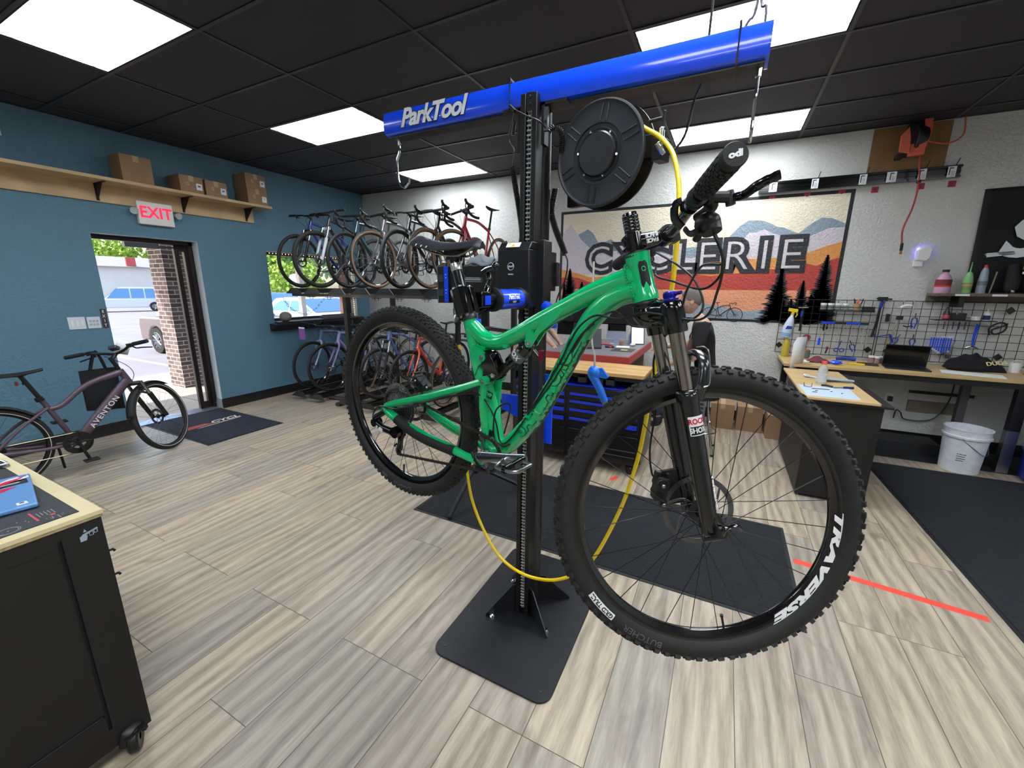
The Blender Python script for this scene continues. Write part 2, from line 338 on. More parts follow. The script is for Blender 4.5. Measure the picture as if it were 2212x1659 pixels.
m.box((fx0+.05, WY0, 1.075), (XL+.135, WY1, 1.098))
struct('trim_3', m, pm('dark_sill', '2b2326', .35), smooth=0)
# lights strung round the window (small warm bulbs on the reveal)
WIRE = pm('warm_bulb', 'ffd9a0', .4, em=('ffcf90', 3.0))
ls = thing('string_lights', 'warm string lights running round the inside of the front window reveal', 'lights', (XL-.1, WY1, WZ0+.05))
k = MB(); kb = MB()
pts = [(XL-.1+.06, WY1-.02, 1.12+.033*i) for i in range(29)] + [(XL-.1+.06, WY1-.05-.05*i, WZ1-.012) for i in range(30)]
k.tube([Vector(p)-ls.location for p in pts], .003, 5)
for p in pts: kb.sph(Vector(p)-ls.location+Vector((.004, -.012 if p[2] < 2.05 else 0, -.012 if p[2] > 2.05 else 0)), .0065, 6)
k.build('wire', BLKM, ls); bb = kb.build('bulbs', WIRE, ls); bb['kind'] = 'stuff'
# door 1: dark frame, slim fixed glass beside the opening, open to the street
m = MB(); dx0 = XL-.19; DF = pm('dark_bronze_frame', '2c2226', .35, .4)
m.box((dx0, DY1-.05, 0), (dx0+.07, DY1-.004, DZ)).box((dx0-.03, DY1-.085, 0), (dx0+.03, DY1-.055, DZ-.03)).box((dx0, DY0+.01, DZ-.05), (dx0+.07, DY1, DZ-.004)).box((dx0-.02, 2.775, .0), (dx0+.03, 2.825, DZ-.05)).box((dx0-.01, 2.82, 0), (dx0+.02, 2.9, .1)).box((dx0-.01, 2.82, DZ-.12), (dx0+.02, 2.9, DZ-.05))
df = struct('door_1', m, DF, smooth=0, bev=.003)
MB().box((dx0, 2.825, .1), (dx0+.006, 2.885, DZ-.12)).build('pane', GLASSM, df, smooth=0)
MB().box((dx0+.03, DY0+.3, DZ-.11), (dx0+.09, DY0+.62, DZ-.055)).cyl((dx0+.1, DY0+.62, DZ-.09), (dx0+.02, DY1-.1, DZ-.08), .008).build('door_closer', DSTEEL, df)
struct('trim_4', MB().box((XL-TH-.02, DY0, -.01), (XL-.02, DY1-.0, .012)), pm('aluminium_threshold', 'a9b2c4', .35, .8), smooth=0)
# ================================================================= GREEN MOUNTAIN BIKE
AX0 = Vector((-1.0642, 1.1681, 1.1735))
BX, BY, BZ = Vector((0.98367, -0.15165, -0.09697)), Vector((0.15333, 0.98812, 0.01001)), Vector((0.0943, -0.02471, 0.99524))
STE, BL, ALPH = 0.5940, 1.0971, 1.2172
BIKE = basis(AX0, BX, BY, BZ)
GREEN = pm('green_frame_paint', '00b068', .22, coat=.8); GREEN2 = pm('light_green_block', '35b878', .25, coat=.6)
bk = thing('mountain_bike', 'big green full-suspension mountain bike hanging in the repair stand', 'bicycle', M=BIKE)
SAX = Vector((-cos(ALPH), 0, sin(ALPH))); SPP = Vector((sin(ALPH), 0, cos(ALPH)))
SA = Vector((BL, 0, 0)) - .05*SPP; SR = Matrix.Rotation(STE, 3, SAX)
def S(q): return SA + SR @ (q[0]*SPP + q[1]*Vector((0, 1, 0)) + q[2]*SAX)      # steering frame -> bike frame
def Sv(q): return S(q) - S((0, 0, 0))
SM = basis(SA, Sv((1,0,0)), Sv((0,1,0)), Sv((0,0,1)))
# ---- frame
m = MB(); fr3 = lambda L, y=0: [Vector((a, y, b)) for a, b in L]
tt = cr(fr3([(.330,.352), (.378,.324), (.433,.320), (.493,.349), (.584,.410), (.665,.462), (.733,.505), (.83,.552)]), 6)
m.tube(tt, lambda t: .025+.006*max(0, t-.75), 18)
dtl = cr(fr3([(.462,-.028), (.496,-.010), (.530,.030), (.594,.122), (.652,.248), (.699,.362), (.735,.44), (.785,.497), (.845,.525)]), 6)
m.tube(dtl, lambda t: .0265+.006*max(0, t-.6), 18)
m.tube(fr3([(.310,.384), (.345,.285)]), [.0215, .022], 16)
m.tube(cr(fr3([(.345,.285), (.362,.243), (.400,.15), (.432,.06), (.45,-.02)]), 4), lambda t: .022+.012*t, 16)
m.tube(fr3([(.352,.275), (.372,.300)]), .017, 12)
m.cyl((.455, -.045, -.033), (.455, .045, -.033), .026, n=20)                       # bottom bracket shell
h0, h1 = Vector((.8625, 0, .497)), Vector((.8225, 0, .601))
m.lathe([(.0, 0), (.0305, 0), (.0305, .018), (.0275, .026), (.0265, .085), (.028, .092), (.0285, .111), (0, .111)], h0, h1-h0, 26)
for t in (.16, .84): pass
# gusset under the top tube and shock mount
for y in (-.019, .013):
    X = basis((0, y, 0), (1,0,0), (0,0,1), (0,-1,0))
    m.prism([(.548,.338),(.555,.330),(.567,.332),(.590,.375),(.648,.432),(.660,.452),(.640,.452),(.612,.428),(.600,.425),(.592,.404),(.574,.372),(.560,.388),(.546,.395),(.538,.382),(.548,.372)], X, .006)
# upper link mount on the seat tube
for y in (-.024, .018):
    X = basis((0, y, 0), (1,0,0), (0,0,1), (0,-1,0))
    m.prism([(.357,.302),(.385,.296),(.409,.283),(.413,.268),(.403,.257),(.385,.240),(.372,.205),(.366,.222),(.352,.26)], X, .007)
m.box((.357, -.02, .290), (.40, .02, .302))
m.cyl((.398, -.034, .269), (.398, .034, .269), .013, n=18)
for z_, yy in ((.12, 0), (.30, 0)): pass
for q in ((.66, -.030, .228), (.735, -.024, .405), (.585, -.027, .128), (.48, -.022, .318), (.60, -.022, .398)): m.cb(q, (.016, .01, .009), X=None)
frame = m.build('frame', [GREEN], bk)
# ribbed weld beads
m = MB()
for T0, rr in ((Vector((.815, 0, .548)), .030), (Vector((.835, 0, .519)), .033)):
    d = (Vector((.83, 0, .552))-Vector((.733, 0, .505))).normalized()
    for i in range(28):
        a = 2*pi*i/28; u = Vector((0, 1, 0)); v = d.cross(u); m.sph(T0+rr*(u*cos(a)+v*sin(a))*.98, .0036, 6)
m.build('weld_bead', GREEN, frame)
# ---- swingarm (child part): upper and lower stays, uprights
m = MB()
for s in (-1, 1):
    o = .002 if s > 0 else 0
    m.tube(cr([(-.006, s*.079, .002), (.02, s*.078, .022), (.2, s*.068, .096), (.34, s*.054, .160), (.419, s*.040, .200)], 5), lambda t: .0115+.002*sin(pi*t), 12)
    m.cyl((.421, s*.052, .200), (.421, s*.030, .200), .0155, n=16)
    m.tube(cr([(-.008, s*.080, -.006), (.03, s*.079, -.018), (.09, s*.074, -.038), (.2, s*.064, -.058), (.31, s*.055, -.064), (.36, s*.048, -.072), (.418, s*.036, -.08)], 4), lambda t: .0135+.004*sin(pi*min(1, t*1.2)), 12)
    m.cyl((-.006, s*.092, -.004), (-.006, s*.064, -.004), .0165, n=18)
    m.tube(cr([(.419, s*.036, .195), (.418, s*.034, .12), (.43, s*.032, .05), (.445, s*.034, -.03), (.425, s*.036, -.078)], 4), .0135, 10)
m.box((.405, -.034, .09), (.425, .034, .155))
sw = m.build('swingarm', GREEN, bk)
m = MB(); m.tube(cr([(.052, -.078, -.026), (.12, -.073, -.048), (.2, -.066, -.062), (.325, -.056, -.068)], 5), lambda t: .0185+.002*sin(pi*t), 14, sq=.9)
m.build('chainstay_guard', BLKM, sw, smooth=50)
for q in ((.398, -.0355, .269), (.421, -.0535, .200), (-.006, -.0935, -.004)):
    MB().lathe([(0, .003), (.0045, .003), (.005, 0), (.0075, .0), (.0085, -.002)], q, (0, -1, 0), 14).build('pivot_bolt', SILV, sw)
# upper link and shock
m = MB()
for y in (-.024, .017):
    X = basis((0, y, 0), (1,0,0), (0,0,1), (0,-1,0))
    m.prism([(.396,.282),(.412,.288),(.43,.284),(.445,.262),(.462,.236),(.464,.218),(.452,.206),(.434,.196),(.416,.186),(.405,.196),(.404,.23),(.392,.262)], X, .007)
m.box((.40, -.022, .262), (.428, .022, .284)); m.cyl((.446, -.03, .222), (.446, .03, .222), .008)
m.build('suspension_link', BLKG, bk, bev=.002)
s0, s1 = Vector((.446, 0, .222)), Vector((.560, 0, .342)); sd = (s1-s0).normalized(); sh = MB()
sh.lathe([(0, -.012), (.012, -.012), (.013, .01), (.0135, .012), (.0135, .062)], s0, sd, 20, m=1)
sh.lathe([(.0135, .058), (.0205, .058), (.0215, .062), (.0215, .072), (.0225, .074), (.0225, .128), (.019, .133), (.019, .145), (.012, .152), (.011, .168), (0, .17)], s0, sd, 24, m=0)
sh.cyl((.56, -.022, .342), (.56, .022, .342), .010, n=14, m=0); sh.cyl((.572, -.012, .322), (.60, -.012, .30), .006, m=0)
shk = sh.build('rear_shock', [BLKG, pm('shock_shaft', '4a4239', .3, .9)], bk)
m = MB().lathe([(.0227, .088), (.0228, .118)], s0, sd, 24); m.build('shock_label', pm('shock_label_grey', '6a6a70', .3, .5), shk)
sy = Vector((0, -1, 0)); sp = sy.cross(sd)
def onshock(v): a = v.x/.0232; return s0+sd*(.103-v.y) + (sy*cos(a)+sp*sin(-a))*(.0229+v.z)
# text reads across the can
m = MB(); m.text('FOX', .022, None, d=.0004, off=.0006, shear=.3, fn=lambda v: s0+sd*(.101+v.y)+(sy*cos(v.x/.0232-.35)-sp*sin(v.x/.0232-.35))*(.0229+v.z))
m.build('lettering', WHITE, shk)
for q in ((.446, -.031, .222), (.560, -.0235, .342)): MB().lathe([(0, .002), (.003, .002), (.003, .004), (.007, .004), (.0085, 0)], q, (0, -1, 0), 14).build('shock_bolt', CHROME, shk)
MB().box((.592, -.02, .298), (.606, -.008, .330)).build('lockout_lever', pm('anodised_red', '8c2038', .3, .7), shk, bev=.003)
# lettering along the down tube: outline letters with a blocky fade below
da, db = Vector((.556, 0, .060)), Vector((.713, 0, .392)); dd = (db-da).normalized(); dn = Vector((dd.z, 0, -dd.x)); DL = (db-da).length
def ondown(r=.0272, up=0):
    def f(v):   # v.x along the tube, v.y around it; follows the tube's own centre line
        ctr = da+dd*v.x
        for p, q in zip(dtl, dtl[1:]):
            a_, b_ = (p-da).dot(dd), (q-da).dot(dd)
            if a_ <= v.x <= b_: ctr = p.lerp(q, (v.x-a_)/(b_-a_)); break
        a = (v.y+up)/r; return ctr + (-dn*sin(a) + Vector((0, -1, 0))*cos(a))*(r+v.z)
    return f
m = MB(); m.text('SANTA CRUZ', .060, None, d=.0003, off=.0046, shear=.28, sx=.96, fn=ondown(.0272, .004), cx='LEFT', m=0)
m.text('SANTA CRUZ', .060, None, d=.0003, off=.0024, shear=.28, sx=.96, fn=ondown(.0280, .0041), cx='LEFT', m=1)
m.v = m.v; m.build('lettering', [pm('decal_black', '0c1410', .35), GREEN], frame)
m = MB(); random.seed(3)
for i in range(34):
    a = i*.0108; h_ = .003+.011*random.random(); f_ = ondown(.0271)
    m.grid(lambda u, v, a=a, h_=h_: f_(Vector((a+u*.0108, -.0305-.010+v*h_, 0))), 1, 3, m=0)
for i in range(30):
    a = i*.012+.01; f_ = ondown(.0271)
    m.grid(lambda u, v, a=a: f_(Vector((a+u*.008, -.026+v*(.004+.006*((i*7) % 5)/5), .0001))), 1, 2, m=1)
m.build('pixel_fade_decal', [pm('decal_black', '0c1410'), GREEN2], frame)
# head badge, small marks
hd = (h1-h0).normalized(); hx = Vector((1, 0, 0)); hx = (hx-hd*hx.dot(hd)).normalized(); hy = Vector((0, -1, 0))
def onhead(v): a = v.x/.0275+.62; return h0+hd*(.060+v.y) + (hy*cos(a)+hx*sin(a))*(.0275+v.z)
m = MB(); pr = [(-.009,-.03),(.009,-.03),(.011,-.022),(.011,.022),(.007,.03),(-.007,.03),(-.011,.022),(-.011,-.022)]
vs = [(x_, y_, .0006) for x_, y_ in pr]+[(0, 0, .0006)]; m.add([onhead(Vector(v)) for v in vs], [(i, (i+1) % 8, 8) for i in range(8)], 0)
m.add([onhead(Vector((.005*cos(t)*(1 if k else .7), .012+.006*sin(t)*(1 if k else .7), .001))) for t in [i*.35 for i in range(18)] for k in (0, 1)], [(2*i, 2*i+1, 2*i+3, 2*i+2) for i in range(17)], 1)
m.build('head_badge', [pm('decal_black', '0c1410'), GREEN2], frame)
m = MB(); X = basis((.440, -.0335, .158), (.98,0,-.2), (.2,0,.98), (0,-1,0)); m.box((-.012, -.011, 0), (.012, .011, .001), X=X, m=0); m.text('VP', .017, X, d=.0006, off=.0008, m=1, z0=.001); m.build('sticker', [pm('decal_black', '0c1410', .35), GREEN2], frame); m = MB()
X = basis((.455, -.0345, .035), (1,0,-.1), (.1,0,1), (0,-1,0)); m.box((-.006, -.01, 0), (.008, .01, .001), X=X, m=0)
m.build('sticker', [pm('decal_black', '0c1410'), GREEN2], frame)
# ---- wheels
def spoke_mesh(R, hy_, hr, name='spoke'):
    m = MB(); m.tube([(hr, 0, 0), (R, 0, 0)], .0011, 5); m.cyl((R-.016, 0, 0), (R, 0, 0), .0021, n=6); return m
def wheel(parent, M, nspk, kind, seed):
    """wheel in its own plane: x,z in plane, y along the axle; R_rim .311, tyre to .373"""
    rim = MB(); rim.lathe([(.308, -.0125), (.316, -.0145), (.3235, -.014), (.324, -.012), (.319, -.011), (.319, .011), (.324, .012), (.3235, .014), (.316, .0145), (.308, .0125), (.297, .006), (.2955, 0), (.297, -.006), (.308, -.0125)], (0,0,0), (0,1,0), 96)
    w = rim.build('wheel', BLKG, parent); w.matrix_local = M
    ty = MB(); prof = [(.3215, -.0125)] + [(.343+.0265*cos(a), .0282*sin(a)) for a in [radians(x) for x in range(-150, 151, 15)]] + [(.3215, .0125)]
    ty.lathe(prof, (0,0,0), (0,1,0), 96)
    def knob(a, phi, la, lw, h, tw=0):
        r0 = Vector((cos(a), 0, sin(a))); tg = Vector((-sin(a), 0, cos(a))); yy = Vector((0, 1, 0))
        nrm = r0*cos(phi)+yy*sin(phi); sd = -r0*sin(phi)+yy*cos(phi)
        if tw: tg, sd = tg*cos(tw)+sd*sin(tw), sd*cos(tw)-tg*sin(tw)
        c = r0*(.343+.0265*cos(phi))+yy*(.0282*sin(phi)); vs = []
        for k, e in ((-.002, 1.), (h, .8)):
            for sa, sb in ((-1,-1),(1,-1),(1,1),(-1,1)): vs.append(c+nrm*k+tg*(sa*la/2*e)+sd*(sb*lw/2*e))
        ty.add(vs, [(0,3,2,1),(4,5,6,7),(0,1,5,4),(1,2,6,5),(2,3,7,6),(3,0,4,7)])
    nk = 84 if kind == 'front' else 92
    for i in range(nk):
        a = 2*pi*i/nk; al = a+pi/nk
        if kind == 'front':
            if i % 2: [knob(a, s*radians(13), .015, .011, .0048, s*.1) for s in (-1, 1)]
            else: [knob(a, s*radians(9), .013, .009, .0048) for s in (-1, 1)]
            for s in (-1, 1):
                knob(a, s*radians(52), .0135 if i % 2 else .016, .0115, .0062)
                if i % 2: knob(al, s*radians(32), .012, .008, .0045, s*.3)
        else:
            knob(a, 0, .009, .010, .003); [knob(al, s*radians(20), .009, .008, .003, s*.4) for s in (-1, 1)]
            for s in (-1, 1): knob(a, s*radians(36) , .009, .008, .003); knob(al, s*radians(54), .012, .010, .0055)
    tyo = ty.build('tyre', RUB, w, smooth=30)
    hub = MB(); L_, R_ = .032, (.034 if kind == 'front' else .025)
    hub.lathe([(0, -.05), (.0105, -.05), (.0105, -R_-.004), (.026, -R_-.002), (.027, -R_+.002), (.013, -R_+.008), (.012, 0), (.013, L_-.008), (.0275, L_-.002), (.0285, L_+.002), (.012, L_+.005), (.0105, .05), (0, .05)], (0,0,0), (0,1,0), 28)
    hb = hub.build('hub', BLK, w)
    sp = None; rnd = random.Random(seed)
    for i in range(nspk):
        a = 2*pi*(i+.5)/nspk + (.06 if kind == 'front' else .0); s = 1 if i % 2 else -1; tl = (1 if (i//2) % 2 else -1)*1.15
        ha = a+tl; P0 = Vector((.025*cos(ha), (L_ if s > 0 else -R_), .025*sin(ha))); P1 = Vector((.299*cos(a), s*.002, .299*sin(a)))
        d = P1-P0; x = d.normalized(); z_ = x.orthogonal().normalized(); y_ = z_.cross(x)
        if sp is None:
            mm = MB(); mm.tube([(0,0,0), (1,0,0)], .00105, 5); sp = mm.build('spoke', DSTEEL if kind == 'rear' else pm('spoke_black', '2b2b2e', .3, .8), w); o = sp
        else: o = inst(sp, w, Matrix.Identity(4), 'spoke')
        o.matrix_local = basis(P0, x*d.length, y_, z_)
    dm = MB(); RD = .090 if kind == 'front' else .080; yb = .041
    dm.lathe([(RD-.013, -.0009), (RD, -.0009), (RD, .0009), (RD-.013, .0009), (RD-.013, -.0009)], (0, yb, 0), (0,1,0), 60)
    dm.lathe([(.018, -.001), (.026, -.001), (.026, .001), (.018, .001), (.018, -.001)], (0, yb, 0), (0,1,0), 24)
    for i in range(6):
        a = pi/3*i; dm.tube(cr([(.024*cos(a), yb, .024*sin(a)), (.05*cos(a+.25), yb, .05*sin(a+.25)), ((RD-.01)*cos(a+.65), yb, (RD-.01)*sin(a+.65))], 4), .0030, 6, sq=.35)
    dm.build('brake_disc', pm('disc_steel', '77787c', .3, 1.), w)
    v = MB(); v.cyl((0, 0, -.300), (0, 0, -.268), .003, n=8); v.cyl((0, 0, -.268), (0, 0, -.262), .0042, n=8); v.build('valve', BLK, w)
    return w, tyo
def sidewall(fr, a0, rt, flip=1):    # text on a wheel face: centre angle a0, radius rt, on the -y side
    def f(v):
        a = a0 + flip*v.x/rt; r = rt + flip*v.y*-1
        return Vector((r*cos(a), 0, r*sin(a)))
    return f
wr, tr_ = wheel(bk, Matrix.Identity(4), 32, 'rear', 1)
FW = SM @ Matrix.Translation((.05, 0, 0))
wf_, tf_ = wheel(bk, FW, 28, 'front', 2)
wf_['label'] = 'front wheel, knobbly tyre'; wr['label'] = 'rear wheel, knobbly tyre'
def ringtext(par, s, size, ang, r, yoff, mat, top_out=False, off=0., sx=1., nm='lettering', fnm=None, shear=0, bx=None):
    """letters on the near (-y) face of a wheel; ang = angle of the text centre; top_out: letter tops point away from the hub"""
    m = MB()
    def f(v):
        rr = r + (v.y if top_out else -v.y); a = ang + (-1 if top_out else 1)*v.x/r*1.0
        ph = math.acos(max(-.99, min(.99, (rr-.343)/.0272))); yy = (-(.0285*sin(ph))-.0006-v.z) if yoff is None else yoff-v.z
        return Vector((rr*cos(a), yy, rr*sin(a)))
    if bx: m.grid(lambda u, w_: f(Vector(((u-.5)*bx[0], (w_-.5)*bx[1], 0))), 16, 2, m=1)
    m.text(s, size, None, d=.0003, off=off, shear=shear, sx=sx, fn=f, m=0)
    m.build(nm, mat, par)
TYT = pm('tyre_print', '5a5a5e', .6); K2 = pm('decal_black', '0c1410')
ringtext(wf_, 'BUTCHER', .021, radians(-128), .3395, None, TYT, True, sx=1.15)
ringtext(wf_, 'GRID TRAIL', .015, radians(-150), .339, None, K2, True, off=.0006, bx=(.085, .016)); bpy.data.objects[-1] if False else None
ringtext(wf_, 'TRAVERSE', .031, radians(-36), .311, -.0148, WHITE, True, off=.0018, sx=2.3, shear=.35)
ringtext(wr, 'SLAUGHTER', .017, radians(-86), .339, None, TYT, True, sx=1.15)
ringtext(wr, 'GRID', .015, radians(-105), .339, None, TYT, True, off=.0006)
for o in bpy.data.objects:
    if o.name.startswith('lettering') and len(o.data.materials) == 1 and o.data.materials[0] is K2: o.data.materials.append(WHITE)
# ---- fork (steering frame q = forward, left, up the axis)
fk = MB(S)
fk.lathe([(.0, .488), (.022, .488), (.028, .500), (.0335, .512), (.034, .520), (.031, .528), (.030, .536), (.0315, .540), (0, .544)], (0,0,0), (0,0,1), 28, m=0)
for s in (-1, 1):
    fk.lathe([(0, .462), (.0245, .462), (.0255, .466), (.0255, .515), (.0235, .527), (.02, .532), (0, .533)], (.036, s*.066, 0), (0,0,1), 26)
    fk.tube(cr([(.0, s*.0, .512), (.012, s*.022, .517), (.028, s*.045, .514), (.036, s*.066, .505)], 5), [.030, .030, .029, .028, .028, .028, .028, .027, .027, .026, .026, .025, .025, .024, .024, .024], 16, sq=.85)
crown = fk.build('fork_crown', BLKG, bk)
m = MB(S).lathe([(0, .533), (.017, .533), (.017, .537), (.0135, .540), (.0145, .546), (.0135, .552), (.010, .555), (0, .556)], (.036, -.066, 0), (0,0,1), 18)
m.cyl((.036, -.066, .546), (.052, -.092, .546), .004, n=8); m.build('compression_dial', pm('anodised_blue', '20249a', .3, .6), crown)
for s in (-1, 1):
    st = MB(S).cyl((.036, s*.066, .318), (.036, s*.066, .464), .0165, n=28); st.build('stanchion', pm('stanchion_bronze', 'a39a90', .13, 1.), bk)
lo = MB(S)
for s in (-1, 1):
    lo.lathe([(0, -.012), (.015, -.012), (.018, -.004), (.019, .03), (.0205, .10), (.0225, .24), (.0235, .300), (.0245, .304), (.0245, .322), (.022, .326), (.0175, .327), (.0175, .318), (0, .318)], (.036, s*.066, 0), (0,0,1), 28)
    lo.lathe([(.0245, .326), (.0262, .328), (.0245, .331), (.0205, .333)], (.036, s*.066, 0), (0,0,1), 24)
    lo.tube([(.036, s*.066, .012), (.05, s*.062, 0)], [.017, .014], 14); lo.cyl((.05, s*.05, 0), (.05, s*.078, 0), .0145, n=18)
# arch behind the stanchions
lo.tube(cr([(.056, -.068, .305), (.078, -.066, .350), (.090, -.052, .388), (.094, 0, .404), (.090, .052, .388), (.078, .066, .350), (.056, .068, .305)], 6), .0135, 12, sq=.6)
lo.tube([(.036, -.066, .30), (.066, -.067, .335)], .013, 8); lo.tube([(.036, .066, .30), (.066, .067, .335)], .013, 8)
lower = lo.build('fork_lowers', pm('fork_black', '101113', .25, coat=.4), bk)
# number plate style wiper of the cable: bleed loop on the arch
MB(S).tube(cr([(.07, -.080, .332), (.085, -.078, .34), (.096, -.072, .40), (.092, -.064, .418), (.08, -.05, .42)], 5), .0014, 5).build('cable_tie', SILV, lower)
m = MB(S)
def onleg(v): a = v.x/.0236; return Vector((.036+.0240*sin(a), -.066-.0240*cos(a), v.y+v.z*0)) + Vector((sin(a), -cos(a), 0))*v.z
m.X = None
def leg(v): return S(onleg(v))
m.grid(lambda u, w_: leg(Vector(((u-.5)*.037+.004, .252+(w_-.5)*.044, .0003))), 8, 4, m=1)
m.grid(lambda u, w_: leg(Vector(((u-.5)*.032+.004, .262+(w_-.5)*.018, .0006))), 8, 2, m=0)
m.grid(lambda u, w_: leg(Vector(((u-.5)*.033+.004, .2415+(w_-.5)*.019, .0006))), 8, 2, m=2)
m.text('ROCK', .0165, None, d=.0003, off=.0005, sx=.82, fn=lambda v: leg(Vector((v.x+.004, v.y+.262, v.z+.0009))), m=3)
m.text('SHOX', .0165, None, d=.0003, off=.0005, sx=.82, fn=lambda v: leg(Vector((v.x+.004, v.y+.2415, v.z+.0009))), m=1)
m.build('fork_sticker', [pm('sticker_pink_white', 'f0d9dc', .4), WHITE, K2, pm('sticker_red', 'b01838', .4)], lower)
m = MB(); m.text('revelation', .021, None, d=.0003, off=.0006, sx=.95, fn=lambda v: leg(Vector((.0225+v.y*.9, .090-v.x, v.z+.0004))), m=0); m.build('lettering', WHITE, lower)
ax = MB(S).cyl((.05, -.092, 0), (.05, .082, 0), .0075, n=14); ax.cyl((.05, -.084, 0), (.05, -.096, 0), .0125, n=16)
ax.build('thru_axle', BLK, bk)
m = MB(S); m.tube(cr([(.05, -.092, -.004), (.058, -.098, .012), (.085, -.094, .012), (.098, -.086, -.002)], 4), lambda t: .0065-.002*t, 8, sq=.6); m.tube([(.05, -.09, -.01), (.012, -.086, -.012)], .006, 8, sq=.5); m.build('axle_lever', BLKG, bk)
# brake calipers
def caliper(X, name):
    c = MB(X); c.cb((0, 0, 0), (.03, .040, .062)); c.cyl((-.0, -.022, .012), (0, .022, .012), .017, n=18); c.cyl((-.004, -.02, -.014), (-.004, .024, -.014), .012, n=16)
    c.cb((.014, 0, -.036), (.018, .02, .02)); c.cyl((.012, -.013, .038), (.012, .013, .038), .006, n=10); c.cb((-.012, 0, .036), (.014, .02, .014))
    for q in ((.0, -.024, .012), (.014, -.013, -.040)): c.lathe([(0, -.004), (.004, -.004), (.0055, 0), (.0055, .004)], q, (0, 1, 0), 10, m=1)
    c.build(name, [BLK, SILV], bk, bev=.002)
caliper(SM @ TR(-.032, .050, .072, ry=.35), 'brake_caliper')
caliper(TR(.035, .055, .085, ry=-1.0), 'brake_caliper')
MB(S).box((-.028, .052, .02), (.02, .060, .115)).build('caliper_mount', BLK, bk, bev=.003)
# ---- headset, stem, bar
hs = MB(S); hs.lathe([(0, .534), (.029, .534), (.030, .538), (.030, .543), (.0285, .547), (0, .548)], (0,0,0), (0,0,1), 28)
hs.build('headset', BLK, bk); hs = MB(S); hs.lathe([(0, .652), (.0285, .652), (.028, .660), (.021, .664), (0, .664)], (0,0,0), (0,0,1), 28); hs.build('headset', BLK, bk)
sm_ = MB(S); BH, BU = .686, .074
sm_.lathe([(0, .664), (.019, .664), (.019, .708), (.0, .708)], (0,0,0), (0,0,1), 24)
sm_.tube([(.010, 0, .686), (.05, 0, .686)], [.0185, .0165], 16, sq=.95)
sm_.cyl((BU, -.021, BH), (BU, .021, BH), .0215, n=24); sm_.box((BU+.012, -.021, BH-.02), (BU+.024, .021, BH+.02))
for z_ in (.674, .698): sm_.cyl((-.022, -.012, z_), (-.022, .012, z_), .0055, n=10)
sm_.box((-.022, -.010, .668), (-.008, .010, .704))
stem = sm_.build('stem', BLKG, bk, bev=.0015)
spc = MB(S)
for i, (a, b) in enumerate(((.7085, .716), (.7165, .724), (.7245, .732), (.7325, .738), (.7385, .748))): spc.lathe([(0, a), (.0178, a), (.0184, a+.001), (.0184, b-.001), (.0178, b), (0, b)], (0,0,0), (0,0,1), 24)
spc.lathe([(0, .7485), (.0175, .7485), (.0165, .753), (0, .754)], (0,0,0), (0,0,1), 24); spc.build('headset_spacers', BLKG, bk)
m = MB(); X = SM @ basis((.036, -.0172, BH+.006), (-1,0,0), (0,0,-1), (0,-1,0)); X2 = SM @ basis((.036, -.0172, BH-.006), (-1,0,0), (0,0,-1), (0,-1,0))
m.text('RACE', .0115, X, d=.0015, off=.0006); m.text('FACE', .0115, X2, d=.0015, off=.0006); m.build('lettering', WHITE, stem)
bp_ = [(BU-.030, -.385, BH+.014), (BU-.018, -.25, BH+.012), (BU-.004, -.14, BH+.009), (BU, -.06, BH), (BU, 0, BH), (BU, .06, BH), (BU-.004, .14, BH+.009), (BU-.018, .25, BH+.012), (BU-.030, .385, BH+.014)]
bc = cr(bp_, 6); bar = MB(S).tube(bc, lambda t: .0115+.0042*max(0, 1-abs(t-.5)/.13)**.6, 18).build('handlebar', BLKG, bk)
GR = pm('grip_rubber', '1c1c1e', .65, bump=(120, .3))
